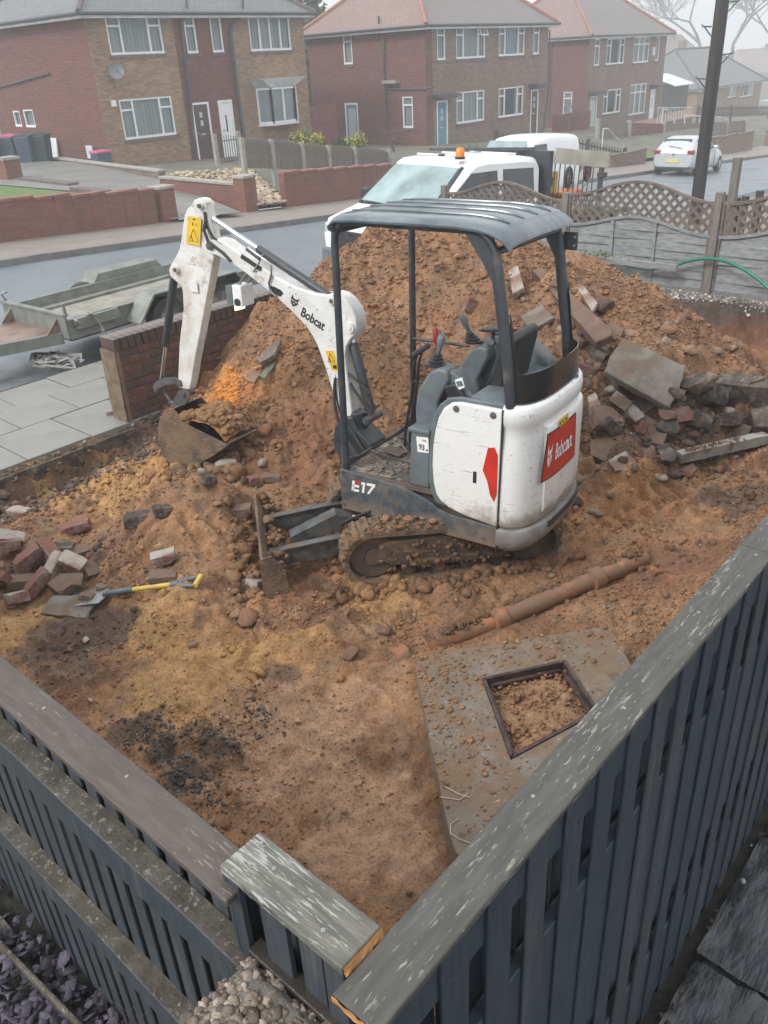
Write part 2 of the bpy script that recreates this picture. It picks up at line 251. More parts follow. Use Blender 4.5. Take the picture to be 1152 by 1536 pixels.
    M['bin_blue'] = plain('bin_blue', (.05, .075, .11), .5); M['bin_green'] = plain('bin_green', (.02, .06, .05), .5); M['bin_dark'] = plain('bin_dark', (.03, .03, .035), .5); M['bin_pink'] = plain('bin_pink', (.5, .12, .22), .5)
    M['hose'] = surf('hose', (.02, .20, .12), (.02, .15, .09), .4, scale=20, bs=.1); M['clay_pipe'] = surf('clay_pipe', (.33, .135, .06), (.27, .11, .052), .35, scale=5, bs=.2, dirt=(.18, .11, .065), dscale=9, dlo=.40, dhi=.52, damt=.95)
    M['spade_yellow'] = surf('spade_yellow', (.66, .45, .06), (.5, .36, .1), .5, scale=9, bs=.05, dirt=(.3, .2, .12), dlo=.6, dhi=.7, damt=.6)
    M['spade_grey'] = surf('spade_grey', (.12, .15, .18), (.08, .1, .12), .5, scale=9)
    M['strap'] = surf('strap', (.26, .26, .25), (.19, .18, .17), .8, scale=12, bs=.4); M['weed'] = surf('weed', (.08, .13, .04), (.12, .17, .05), .8, scale=8, bs=0)
    M['flower'] = plain('flower', (.68, .60, .05), .7); M['twig'] = plain('twig', (.14, .09, .085), .8); M['bark'] = plain('bark', (.10, .095, .09), .9); M['leaf_dark'] = plain('leaf_dark', (.04, .07, .035), .8)
    M['pane_frosted'] = plain('pane_frosted', (.45, .5, .5), .3); M['dish'] = plain('dish', (.14, .16, .18), .5); M['root'] = plain('root', (.5, .42, .32), .8); M['sedum'] = plain('sedum', (.16, .14, .12), .8)
    for k_, lw in (('white_paint', (.27, .40)), ('boom_white', None), ('dipper_white', None), ('skirt', (.12, .26)), ('grey_plastic', None)): grime(k_, low=lw)
    grime('concrete', (.42, .39, .33), (.09, .08, .065))
    m, n, b = nodes('lamp_lens'); b.inputs['Emission Color'].default_value = (1, .62, .25, 1); b.inputs['Emission Strength'].default_value = 6; b.inputs['Base Color'].default_value = (.8, .7, .5, 1); M['lamp_lens'] = m
    return M
M = make_materials()

# ------------------------------------------------------------------ mesh helpers
class MB:
    def __init__(s): s.v = []; s.f = []; s.mi = []; s.n = 0
    def add(s, vs, fs, mi=0):
        s.v.extend([tuple(map(float, p)) for p in vs]); s.f.extend([tuple(i+s.n for i in f) for f in fs]); s.mi.extend([mi]*len(fs)); s.n += len(vs); return s
    def box(s, x0, x1, y0, y1, z0, z1, mi=0):
        v = [(x0, y0, z0), (x1, y0, z0), (x1, y1, z0), (x0, y1, z0), (x0, y0, z1), (x1, y0, z1), (x1, y1, z1), (x0, y1, z1)]
        return s.add(v, [(0, 3, 2, 1), (4, 5, 6, 7), (0, 1, 5, 4), (1, 2, 6, 5), (2, 3, 7, 6), (3, 0, 4, 7)], mi)
    def beam(s, a, b, w, h, up=(0, 0, 1), mi=0, w2=None, h2=None):
        a = Vector(a); b = Vector(b); d = (b-a).normalized(); u = Vector(up); sd = d.cross(u)
        if sd.length < 1e-4: sd = d.cross(Vector((1, 0, 0)))
        sd.normalize(); u = sd.cross(d).normalized(); vs = []
        for p, ww, hh in ((a, w, h), (b, w2 or w, h2 or h)):
            for i, j in ((-1, -1), (1, -1), (1, 1), (-1, 1)): vs.append(p+sd*ww/2*i+u*hh/2*j)
        return s.add(vs, [(0, 1, 2, 3), (7, 6, 5, 4), (0, 4, 5, 1), (1, 5, 6, 2), (2, 6, 7, 3), (3, 7, 4, 0)], mi)
    def tube(s, pts, r, n=8, mi=0, caps=True):
        pts = [Vector(p) for p in pts]; rs = r if isinstance(r, (list, tuple)) else [r]*len(pts); vs = []; fs = []; pu = None
        for i, p in enumerate(pts):
            d = (pts[min(i+1, len(pts)-1)]-pts[max(i-1, 0)]).normalized()
            if pu is None: pu = d.orthogonal().normalized()
            u = (pu - d*pu.dot(d));  u = u.normalized() if u.length > 1e-5 else d.orthogonal().normalized(); pu = u; w = d.cross(u)
            for k in range(n): a = 2*pi*k/n; vs.append(p+(u*cos(a)+w*sin(a))*rs[i])
        for i in range(len(pts)-1):
            for k in range(n): fs.append((i*n+k, i*n+(k+1) % n, (i+1)*n+(k+1) % n, (i+1)*n+k))
        if caps: fs.append(tuple(range(n-1, -1, -1))); fs.append(tuple((len(pts)-1)*n+k for k in range(n)))
        return s.add(vs, fs, mi)
    def prism(s, pts, d0, d1, axis='y', mi=0):
        """polygon of 2D points extruded: axis y -> points are (x,z); x -> (y,z); z -> (x,y)"""
        def P(a, b, d): return {'y': (a, d, b), 'x': (d, a, b), 'z': (a, b, d)}[axis]
        n = len(pts); vs = [P(a, b, d0) for a, b in pts]+[P(a, b, d1) for a, b in pts]
        return s.add(vs, [tuple(range(n)), tuple(range(2*n-1, n-1, -1))]+[(i, n+i, n+(i+1) % n, (i+1) % n) for i in range(n)], mi)
    def cyl(s, a, b, r, n=16, mi=0, r2=None): return s.tube([a, b], [r, r2 if r2 is not None else r], n, mi)
    def grid(s, G, mi=0, close=False):
        G = np.asarray(G, float); r, c = G.shape[:2]; vs = G.reshape(-1, 3); fs = []
        for i in range(r-1):
            for j in range(c if close else c-1): fs.append((i*c+j, i*c+(j+1) % c, (i+1)*c+(j+1) % c, (i+1)*c+j))
        return s.add(vs, fs, mi)
    def build(s, name, mats, parent=None, smooth=False, bevel=0., seg=2, recalc=True, flat_uv=False):
        me = bpy.data.meshes.new(name); me.from_pydata(s.v, [], s.f)
        mats = mats if isinstance(mats, (list, tuple)) else [mats]
        for m in mats: me.materials.append(M[m] if isinstance(m, str) else m)
        if len(mats) > 1: me.polygons.foreach_set('material_index', s.mi)
        if recalc and len(s.f) < 30000:
            bm = bmesh.new(); bm.from_mesh(me); bmesh.ops.recalc_face_normals(bm, faces=bm.faces); bm.to_mesh(me); bm.free()
        uvbox(me)
        return link(me, name, parent, smooth, bevel, seg)
def uvbox(me):
    if not len(me.polygons) or len(me.polygons) > 60000: return
    uv = me.uv_layers.new(name='UVMap'); co = np.empty(len(me.vertices)*3); me.vertices.foreach_get('co', co); co = co.reshape(-1, 3)
    li = np.empty(len(me.loops), int); me.loops.foreach_get('vertex_index', li)
    out = np.empty((len(me.loops), 2))
    for p in me.polygons:
        nx, ny, nz = p.normal; sl = slice(p.loop_start, p.loop_start+p.loop_total); c = co[li[sl]]
        if abs(nz) > .85: out[sl] = c[:, [0, 1]]
        else:
            t = Vector((-ny, nx)).normalized() if (abs(nx)+abs(ny)) > 1e-6 else Vector((1, 0)); k = 1/max(.2, sqrt(max(0, 1-nz*nz)))
            out[sl, 0] = c[:, 0]*t[0]+c[:, 1]*t[1]; out[sl, 1] = c[:, 2]*k
    uv.data.foreach_set('uv', out.ravel())
def link(me, name, parent=None, smooth=False, bevel=0., seg=2):
    o = bpy.data.objects.new(name, me); COL.objects.link(o)
    if parent: o.parent = parent
    if smooth:
        me.polygons.foreach_set('use_smooth', [True]*len(me.polygons))
        if smooth != 'all':
            try: me.set_sharp_from_angle(angle=radians(smooth if smooth is not True else 38))
            except Exception: pass
    if bevel:
        b = o.modifiers.new('bevel', 'BEVEL'); b.width = bevel; b.segments = seg; b.limit_method = 'ANGLE'; b.angle_limit = radians(35); b.harden_normals = False
    return o
def tag(o, label=None, cat=None, group=None, kind=None):
    for k, v in (('label', label), ('category', cat), ('group', group), ('kind', kind)):
        if v: o[k] = v
    return o
def thing(name, label, cat, loc=(0, 0, 0), rz=0., group=None, rot=None):
    o = bpy.data.objects.new(name, None); COL.objects.link(o); o.location = loc; o.rotation_euler = rot or (0, 0, rz); o.empty_display_size = .1
    return tag(o, label, cat, group)
def dup(root, loc=None, rz=None, label=None, group=None):
    r = root.copy(); COL.objects.link(r)
    if loc is not None: r.location = loc
    if rz is not None: r.rotation_euler = (0, 0, rz)
    if label: r['label'] = label
    if group: r['group'] = group
    for ch in list(root.children):
        c = ch.copy(); COL.objects.link(c); c.parent = r
        for g in list(ch.children):
            d = g.copy(); COL.objects.link(d); d.parent = c
    return r
def inst(me, name, parent=None, loc=(0, 0, 0), rot=(0, 0, 0), scale=(1, 1, 1)):
    o = bpy.data.objects.new(name, me); COL.objects.link(o); o.parent = parent; o.location = loc; o.rotation_euler = rot; o.scale = scale; return o
def text_mesh(txt, size, bold=.0, xs=1., shear=0., extrude=.001):
    cu = bpy.data.curves.new('t', 'FONT'); cu.body = txt; cu.size = size; cu.offset = bold*size; cu.extrude = extrude; cu.shear = shear; cu.resolution_u = 3
    cu.align_x = 'CENTER'; cu.align_y = 'CENTER'
    o = bpy.data.objects.new('t', cu); COL.objects.link(o); dg = bpy.context.evaluated_depsgraph_get(); me = bpy.data.meshes.new_from_object(o.evaluated_get(dg))
    bpy.data.objects.remove(o); bpy.data.curves.remove(cu)
    for v in me.vertices: v.co.x *= xs
    return me
def place_text(txt, name, mat, parent, size, org, right, up, **k):
    me = text_mesh(txt, size, **k); me.materials.clear(); me.materials.append(M[mat]); r = Vector(right).normalized(); u = Vector(up); u = (u-r*u.dot(r)).normalized(); w = r.cross(u)
    me.transform(Matrix(((r[0], u[0], w[0], org[0]), (r[1], u[1], w[1], org[1]), (r[2], u[2], w[2], org[2]), (0, 0, 0, 1))))
    return link(me, name, parent)
def ico(sub=1):
    bm = bmesh.new(); bmesh.ops.create_icosphere(bm, subdivisions=sub, radius=1); v = np.array([x.co[:] for x in bm.verts]); f = np.array([[x.index for x in p.verts] for p in bm.faces]); bm.free(); return v, f
ICO1, ICO2, ICO3 = ico(1), ico(2), ico(3)
def rockshape(base, seed, amp=.25, flat=1.):
    r = np.random.default_rng(seed); v = base[0].copy(); 
    for _ in range(7):   # cut with random planes so that the stone gets facets
        d = r.normal(size=3); d /= np.linalg.norm(d); k = r.uniform(.55, .85); t = v@d; v -= np.outer(np.maximum(t-k, 0), d)
    v *= 1+r.normal(size=(len(v), 1))*amp*.3; v *= r.uniform(.7, 1.15, 3); v[:, 2] *= flat; return v, base[1]
def mesh_np(name, V, F, mat, colors=None, smooth=False):
    me = bpy.data.meshes.new(name); me.vertices.add(len(V)); me.vertices.foreach_set('co', np.asarray(V, np.float32).ravel())
    k = F.shape[1]; me.loops.add(F.size); me.loops.foreach_set('vertex_index', F.ravel().astype(np.int32)); me.polygons.add(len(F))
    me.polygons.foreach_set('loop_start', np.arange(0, F.size, k, dtype=np.int32)); me.polygons.foreach_set('loop_total', np.full(len(F), k, np.int32))
    if smooth: me.polygons.foreach_set('use_smooth', np.ones(len(F), bool))
    me.update(calc_edges=True); me.validate()
    if colors is not None:
        a = me.color_attributes.new('soil', 'FLOAT_COLOR', 'POINT'); c = np.ones((len(V), 4), np.float32); c[:, :3] = colors; a.data.foreach_set('color', c.ravel())
    me.materials.append(M[mat]); return me
def scatter(name, P, size, colors, mat, base=ICO1, nshape=8, flat=.75, sink=.25, smooth=False, label=None, seed=3, parent=None, kind='stuff'):
    r = np.random.default_rng(seed); shapes = [rockshape(base, seed*31+i, flat=flat) for i in range(nshape)]; n = len(P); nv = len(base[0])
    V = np.empty((n, nv, 3)); ids = r.integers(0, nshape, n)
    for i in range(n):
        v = shapes[ids[i]][0]; q = r.normal(size=4); q /= np.linalg.norm(q); 
        a = r.uniform(0, 2*pi); c, s_ = cos(a), sin(a); t = r.normal()*.35; ct, st = cos(t), sin(t)
        R = np.array([[c, -s_, 0], [s_, c, 0], [0, 0, 1]])@np.array([[1, 0, 0], [0, ct, -st], [0, st, ct]])
        V[i] = (v@R.T)*size[i]*r.uniform(.75, 1.25, 3) + P[i] + np.array([0, 0, size[i]*(.6-sink)])
    F = (base[1][None]+(np.arange(n)*nv)[:, None, None]).reshape(-1, 3)
    C = np.repeat(colors, nv, axis=0)
    o = link(mesh_np(name, V.reshape(-1, 3), F, mat, C, smooth), name, parent)
    if kind: o['kind'] = kind
    if label: o['label'] = label
    return o

# ------------------------------------------------------------------ lie of the land (metres; X along the street, Y across it, Z up; 0 = floor of the dig)
def seg_dist(x, y, a, b):
    ax, ay = a; bx, by = b; L2 = (bx-ax)**2+(by-ay)**2; t = np.clip(((x-ax)*(bx-ax)+(y-ay)*(by-ay))/L2, 0, 1)
    return np.hypot(x-ax-t*(bx-ax), y-ay-t*(by-ay)), t
HEAP = [((6.75, 5.05), 1.70, (7.0, 4.0), 1.42, .66), ((7.0, 4.0), 1.42, (6.9, 3.15), .84, .68), ((6.9, 3.15), .84, (7.2, 2.2), .22, .62), ((6.75, 5.05), 1.70, (6.15, 5.5), 1.56, .66),
        ((6.15, 5.5), 1.56, (5.65, 5.85), 1.08, .66), ((5.65, 5.85), 1.08, (4.95, 5.75), .60, .7), ((4.95, 5.75), .60, (4.3, 5.75), .34, .8)]
def heap_h(x, y):
    h = np.full(np.shape(x), -9.)
    for a, ha, b, hb, sl in HEAP:
        d, t = seg_dist(x, y, a, b); hh = ha+(hb-ha)*t - sl*np.maximum(np.hypot(d, .22)-.22, 0); m = np.maximum(h, hh); h = m+.03*np.exp(-np.abs(h-hh)/.06)
    return h
PIPE_A = np.array([2.36, 2.60]); PIPE_B = np.array([4.62, 1.80])
RUT = [((4.75, 2.30), (7.3, 1.80)), ((5.0, 2.85), (7.6, 2.38))]
def cliff_x(y): return np.clip(9.05-(y-4.1)*.42, 8.3, 9.62) + .05*np.sin(y*2.1) + .07*pn(y*1.7, 3.3)
def zg(x, y):
    x = np.asarray(x, float); y = np.asarray(y, float)
    n = .045*fbm(x, y, .9, 3) + .036*fbm(x+5, y, 3.0, 3, .6) + .022*np.abs(fbm(x+2, y+4, 5.5, 3, .6))
    rough = np.ones(np.shape(x))*1.
    n = n + .030*np.tanh(3*pn(x*5.5+2*pn(x*2, y*2), y*7.5))*sst(-.2, .3, pn(x*.8+7, y*.8)+.15)   # boot and bucket dents
    # trodden smooth clay by the fence corner
    sm = np.exp(-(((x-1.75)/.75)**2+((y-1.75)/.6)**2)); rough = rough*(1-.25*sm)
    z = n*rough - .03*sm
    def b(cx, cy, r, h, ry=None, a=0.):
        dx, dy = x-cx, y-cy; u = dx*cos(a)+dy*sin(a); v = -dx*sin(a)+dy*cos(a); return h*np.exp(-(u/r)**2-(v/(ry or r))**2)
    z = z + b(2.92, 4.62, .46, .29) + b(2.42, 3.92, .34, .19) + b(3.0, 4.45, .2, .08) + b(3.35, 4.95, .55, .16) + b(2.15, 4.9, .5, .05) + b(2.75, 3.1, .35, .08)
    z = z + b(5.1, 1.05, 1.0, .30, .38, -.1) + b(6.4, .95, 1.2, .34, .45) + b(4.3, 1.45, .5, .12, .3)          # loose bank by the right fence
    z = z + b(1.15, 2.6, .3, .05) + b(1.45, 3.4, .5, .03)
    z = z + b(3.9, 2.9, .9, .045)
    z = z + b(4.05, 5.40, .30, .24) + b(3.62, 5.80, .2, .17) + b(4.0, 5.0, .4, .10) + b(2.6, 2.95, .35, .06, .12, -.35) + b(4.2, 2.25, .8, .07, .14, -.3)   # soil round the bucket, ridges of trodden clay
    # pipe trench
    d, t = seg_dist(x, y, tuple(PIPE_A), tuple(PIPE_B)); w = np.exp(-(d/.30)**2); z = z*(1-w)+.035*w*(.7+.6*pn(x*4, y*4)) + .050*np.exp(-((d-.125)/.06)**2)*(.75+pn(x*6, y*6))
    # spoil heap
    h = heap_h(x, y); hn = h + .13*fbm(x*1., y, 1.2, 3) + .07*fbm(x, y+9, 3.6, 4, .65); k = .10
    z = np.where(h > -1, np.log(np.exp(np.clip(z/k, -30, 30))+np.exp(np.clip(hn/k, -30, 30)))*k, z)
    # track ruts with lug prints
    for i, (a, c) in enumerate(RUT):
        d, t = seg_dist(x, y, a, c); L = hypot(c[0]-a[0], c[1]-a[1]); ends = sst(0, .08, t)*(1-sst(.85, 1., t)); w = np.exp(-(d/.14)**4)*ends
        z = z - .045*w - .075*np.exp(-((np.abs(d)-.065)/.045)**4)*sst(.0, .4, np.sin(t*L*2*pi/.14+.6*pn(x*3, y*3)))*sst(-.6, .0, pn(x*2+3, y*2)+.3)*ends + .06*np.exp(-((d-.2)/.055)**2)*ends
    # cut bank and gravel strip below the lattice fence
    cx = cliff_x(y); f = sst(-.38, .06, x-cx+.10*fbm(x, y, 2.2, 3)); top = .50+.012*pn(x*9, y*9)
    z = z*(1-f)+np.maximum(top, z*0+top)*f
    hollow = b(8.1, 2.3, .6, .12, .9); z = z-hollow*(1-f)
    # edge of the paving beyond the dig
    e = sst(6.38, 6.50, y+.05*fbm(x, y*0, 3, 2)); keep = z > .22; z = np.where(keep & (x > 3.8), z, z*(1-e)+.225*e)
    # fine crumb
    fine = .012*fbm(x, y, 9., 3, .6)+.0085*np.abs(fbm(x, y, 24., 3, .65))
    return z + fine*(rough*.8+.2)*(1-.5*f)
def gz(x, y): return float(zg(np.array([x]), np.array([y]))[0])
def gp(px, py, lift=0.):
    """where a line of sight meets the ground"""
    d = ray(px, py); t = np.linspace(1.5, 14, 2600); P = CC[None]+d[None]*(t/hypot(d[0], d[1]))[:, None]; h = zg(P[:, 0], P[:, 1])
    i = np.argmax(P[:, 2] < h); 
    return np.array([P[i, 0], P[i, 1], h[i]+lift])
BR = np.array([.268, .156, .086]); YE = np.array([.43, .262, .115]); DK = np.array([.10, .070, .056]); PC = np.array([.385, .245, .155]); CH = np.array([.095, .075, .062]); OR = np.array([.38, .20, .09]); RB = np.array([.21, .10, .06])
ZONES = []
for q, r, c, s in [((205, 715), .62, YE, .85), ((90, 735), .45, YE, .6), ((330, 1010), .42, YE, .9), ((235, 1035), .30, YE, .85), ((250, 950), .28, YE, .7), ((420, 960), .25, YE, .6), ((560, 905), .30, YE, .6), ((900, 775), .5, OR, .55), ((960, 745), .4, OR, .5),
                   ((230, 900), .28, YE, .7), ((25, 935), .25, YE, .8), ((75, 860), .35, DK, .9), ((150, 950), .32, DK, .85), ((60, 960), .22, DK, .7), ((100, 1000), .25, DK, .6), ((250, 1130), .14, CH, .95), ((285, 1170), .12, CH, .95), ((200, 1090), .15, DK, .8), ((330, 1110), .12, DK, .8), ((420, 1020), .14, DK, .6),
                   ((200, 640), .35, DK, .9), ((110, 690), .30, DK, .8), ((20, 730), .3, DK, .7), ((270, 660), .3, DK, .7), ((290, 700), .2, DK, .5), ((1120, 750), .35, DK, .75), ((960, 650), .55, DK, .75), ((880, 700), .3, DK, .4), ((1050, 640), .45, DK, .9),
                   ((450, 1130), .42, PC, .9), ((380, 1060), .25, PC, .7), ((560, 1240), .35, PC, .85), ((620, 1300), .2, PC, .6), ((520, 1060), .25, PC, .6), ((600, 1000), .12, PC, .5), ((430, 640), .35, RB, .7), ((400, 580), .3, OR, .6), ((470, 520), .5, OR, .25), ((880, 850), .3, RB, .5), ((1000, 860), .4, RB, .5), ((800, 1060), .25, OR, .5), ((440, 690), .4, RB, .5), ((240, 700), .15, OR, .5), ((338, 582), .26, np.array([.52, .24, .055]), .95), ((300, 620), .2, YE*.6+BR*.4, .8), ((400, 600), .3, YE*.4+BR*.6, .5)]:  # orange patch by the bucket: the work lamp's glow put into the soil colour
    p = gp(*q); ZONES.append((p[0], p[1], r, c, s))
def soilcol(x, y, z):
    x = np.asarray(x, float); y = np.asarray(y, float); n = fbm(x, y, 2.4, 4, .6)[..., None]; n2 = fbm(x+40, y, 7, 3, .6)[..., None]
    c = BR*(1+.26*n) + np.array([.045, .012, -.004])*n2; dp = sst(.12, .5, fbm(x+11, y-3, 1.5, 5, .65))[..., None]; c = c*(1-.45*dp)+RB*.75*.45*dp
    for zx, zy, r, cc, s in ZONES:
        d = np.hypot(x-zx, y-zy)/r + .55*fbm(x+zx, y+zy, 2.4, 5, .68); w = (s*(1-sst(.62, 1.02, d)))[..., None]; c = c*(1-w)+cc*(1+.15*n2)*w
    cx = cliff_x(y); f = sst(-.55, -.15, x-cx)[..., None]; up = sst(.12, .42, z+.06*n[..., 0])[..., None]; face = RB*.8*(1-up)+CH*.85*up; c = c*(1-f)+face*f
    g = (sst(-.02, .12, x-cx+.05*n[..., 0])*(z > .4))[..., None]; c = c*(1-g)+np.array([.20, .185, .17])*g
    hh = heap_h(x, y); hp = sst(.3, .8, hh)[..., None]; c = c*(1-.35*hp)+np.array([.28, .17, .108])*(1+.12*n)*.35*hp
    for a_, c_ in RUT:
        d_, t_ = seg_dist(x, y, a_, c_); L_ = hypot(c_[0]-a_[0], c_[1]-a_[1]); w_ = (np.exp(-(d_/.13)**4)*sst(0, .1, t_)*.35)[..., None]; c = c*(1-w_)+OR*w_*.9
    return np.clip(c, .01, .8)

def ground_sheet(name, x0, x1, y0, y1, st):
    nx, ny = int((x1-x0)/st)+1, int((y1-y0)/st)+1; X, Y = np.meshgrid(np.linspace(x0, x1, nx), np.linspace(y0, y1, ny)); Z = zg(X, Y)
    i = np.arange(ny-1)[:, None]*nx+np.arange(nx-1)[None]; F = np.stack([i, i+1, i+nx+1, i+nx], -1).reshape(-1, 4)
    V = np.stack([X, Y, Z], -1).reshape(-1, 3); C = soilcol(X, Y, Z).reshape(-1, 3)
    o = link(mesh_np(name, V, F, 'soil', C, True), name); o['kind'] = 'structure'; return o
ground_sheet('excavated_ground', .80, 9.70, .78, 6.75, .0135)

# crumbs, clods and stones lying on the soil
def pts(n, x0, x1, y0, y1, r, dens=None):
    x = r.uniform(x0, x1, n); y = r.uniform(y0, y1, n)
    if dens is not None: k = r.uniform(size=n) < dens(x, y); x, y = x[k], y[k]
    return x, y
r_ = np.random.default_rng(5)
def dens_all(x, y):
    h = heap_h(x, y); sm = np.exp(-(((x-1.75)/.8)**2+((y-1.75)/.65)**2)); cl = fbm(x, y, 1.6, 3)
    g = x > cliff_x(y)-.35; man = (np.abs((x-2.85)*.88+(y-1.85)*-.47) < .75) & (np.abs((x-2.85)*.47+(y-1.85)*.88) < .45)
    return np.clip(.26+.8*cl+.35*(h > .1), .12, 1)*(1-.6*sm)*np.where(g, 0, 1)*np.where(man, .25, 1)
x, y = pts(150000, .85, 8.6, .8, 6.4, r_, dens_all); d = np.hypot(x, y); sz = np.clip(r_.lognormal(-5.1, .5, len(x)), .003, .028)*(.75+.10*d)
P = np.stack([x, y, zg(x, y)], -1); C = soilcol(x, y, P[:, 2])*r_.uniform(.8, 1.55, (len(x), 1)); k = r_.uniform(size=len(x)) < .03; C[k] = np.array([.33, .28, .22])*r_.uniform(.5, 1.2, (k.sum(), 1))
o = scatter('soil_crumbs', P[:52000], sz[:52000], C[:52000], 'clod', ICO1, 14, smooth=False); tag(o, 'brown crumbs and small clods of soil strewn over the dig', 'soil')
x, y = pts(4600, .9, 8.5, .9, 6.4, r_, lambda x, y: dens_all(x, y)*(.22+.78*(heap_h(x, y) > -.15))); sz = np.clip(r_.lognormal(-3.75, .38, len(x)), .014, .065)
P = np.stack([x, y, zg(x, y)], -1); C = soilcol(x, y, P[:, 2])*r_.uniform(.95, 1.3, (len(x), 1))
o = scatter('soil_clods', P, sz, C, 'clod', ICO2, 24, smooth=False, seed=4); tag(o, 'fist sized clods and stones on the heap and the dug ground', 'clods')
# charcoal cinders by the left fence
cq = [gp(*q) for q in ((225, 1095), (250, 1130), (275, 1160), (292, 1175), (330, 1110), (390, 1070))]
x = np.concatenate([r_.normal(p[0], .06, 130) for p in cq]); y = np.concatenate([r_.normal(p[1], .10, 130) for p in cq]); P = np.stack([x, y, zg(x, y)], -1)
o = scatter('cinders', P, np.clip(r_.lognormal(-4.9, .4, len(x)), .004, .015), np.full((len(x), 3), .095)*r_.uniform(.6, 1.8, (len(x), 1)), 'clod', ICO1, 6, seed=9); tag(o, 'dark grey cinders in the soil along the left fence', 'cinders')
# white flecked gravel below the lattice fence
x, y = pts(9000, 8.2, 9.60, .8, 6.2, r_, lambda x, y: (x > cliff_x(y)-.04)*1.); P = np.stack([x, y, zg(x, y)], -1); k = r_.uniform(.4, 1.2, (len(x), 1)); C = np.array([.34, .33, .315])*k; w = r_.uniform(size=len(x)) < .12; C[w] = .62
o = scatter('gravel', P, np.clip(r_.lognormal(-4.25, .3, len(x)), .008, .03), C, 'grav_stone', ICO1, 8, seed=11); tag(o, 'grey and white gravel strip along the foot of the lattice fence', 'gravel')
tag(bpy.data.objects['soil_crumbs'], kind='stuff')

# ------------------------------------------------------------------ street and far ground
def zroad(x):
    x = np.asarray(x, float); return np.where(x < 7, -.02*(x-7), np.where(x < 50, -.0575*(x-7), -2.4725-.03*(x-50)))
def zhouse(x): x = np.asarray(x, float); return np.where(x < 12, .33, np.where(x < 55, .33-.0415*(x-12), -1.455-.05*(x-55)))
YK, YW = 16.0, 18.1
def strip(name, ys, zf, xs, mat, kind='structure'):
    G = np.array([[(x, y, zf(x, y)) for x in xs] for y in ys], float); b = MB(); b.grid(G); o = b.build(name, mat, recalc=False); o['kind'] = kind; return o
XS = list(np.arange(-30, 80, 2.))+list(np.arange(80, 250, 12.))+[255.]
strip('road', [8.62, 16.0], lambda x, y: zroad(x)-.03*(y-8.6)*0, XS, 'asphalt')
def zfar(x, y):
    t = sst(18.3, 23.5, y); return (zroad(x)+.16)*(1-t)+zhouse(x)*t
strip('front_gardens', [18.2, 19, 20, 21, 22, 23, 24, 26, 30, 40, 60, 120, 215], zfar, XS, 'field')
strip('far_pavement', [16.14, 18.22], lambda x, y: zroad(x)+.12+.01*(y-16), XS, 'footway')
def kerb(name, y0, y1, xs):
    b = MB()
    for i in range(len(xs)-1):
        a, c = xs[i], xs[i+1]; za, zc = float(zroad(a)), float(zroad(c)); b.add([(a, y0, za-.2), (a, y1, za-.2), (c, y0, zc-.2), (c, y1, zc-.2), (a, y0, za+.125), (a, y1, za+.125), (c, y0, zc+.125), (c, y1, zc+.125)],
              [(4, 6, 7, 5), (0, 2, 6, 4), (1, 5, 7, 3)])
    o = b.build(name, 'kerb'); o['kind'] = 'structure'
kerb('far_kerb', 16.0, 16.14, XS); 
def znear(x): return .25 if x < 7 else .25-.05*(x-7)
kx = [x for x in XS if x < 60]
G = MB(); G.grid(np.array([[(x, y, znear(x)-.10*(y > 8.5)) for x in [-20, -5, 0, 2, 4, 7, 10, 14, 20, 30, 60]] for y in (8.40, 8.66)])); o = G.build('near_kerb', 'kerb', recalc=False); o['kind'] = 'structure'
G = MB(); G.grid(np.array([[(x, y, znear(x)-.06) for x in [-20, -5, 0, 2, 4, 7, 10, 14, 20, 30, 60]] for y in (6.55, 8.42)])); o = G.build('near_pavement', 'wet_tarmac', recalc=False); o['kind'] = 'structure'
G = MB(); G.grid(np.array([[(x, y, -.35 if x < 1 else (.45 if x < 9.7 else .38-.05*(x-9.7))) for x in [9.66, 12, 20, 40, 60]] for y in (-20, 0, 3, 6.6)])); o = G.build('neighbour_yard', 'gravel', recalc=False); o['kind'] = 'structure'
# our own side of the fences lies lower
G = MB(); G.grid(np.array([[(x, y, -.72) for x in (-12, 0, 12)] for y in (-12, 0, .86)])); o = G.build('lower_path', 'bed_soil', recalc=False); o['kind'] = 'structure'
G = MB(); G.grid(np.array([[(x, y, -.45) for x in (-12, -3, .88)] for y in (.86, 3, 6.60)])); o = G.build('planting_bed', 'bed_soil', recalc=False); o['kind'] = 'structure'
# fill under the dig so that no edge is open
G = MB(); G.box(.80, 9.4, .78, .80, -.9, .12); G.box(.78, .80, .78, 6.6, -.9, .05); o = G.build('earth_bank', 'bed_soil'); o['kind'] = 'structure'

# paving slabs of the pavement: each slab is a piece of the pavement
pave = bpy.data.objects['near_pavement']; cols = [x0 for x0 in (-.0, .61, 1.22, 1.83, 2.44, 3.05, 3.66, 4.27, 4.88)]
rr = random.Random(3)
for j, (ya, yb) in enumerate(((6.50, 7.22), (7.22, 7.85), (7.85, 8.38))):
    off = (.27, -.02, .25)[j]
    for x0 in cols:
        if x0+off > 5.2: continue
        b = MB(); w = .61; d = (yb-ya); g = .006; dz = rr.uniform(-.003, .004)
        b.box(0+g, w-g, 0+g, d-g, -.06, 0); o = b.build('paving_slab', 'paving', pave, bevel=.006); o.location = (x0+off, ya+rr.uniform(-.01, .01)*(j == 0), .25+dz); o.rotation_euler = (rr.uniform(-.004, .004), rr.uniform(-.004, .004), 0)
b = MB(); b.box(-1, 3.72, 6.44, 6.52, -.05, .20); o = b.build('paving_bed_edge', 'dark_concrete'); o['kind'] = 'structure'

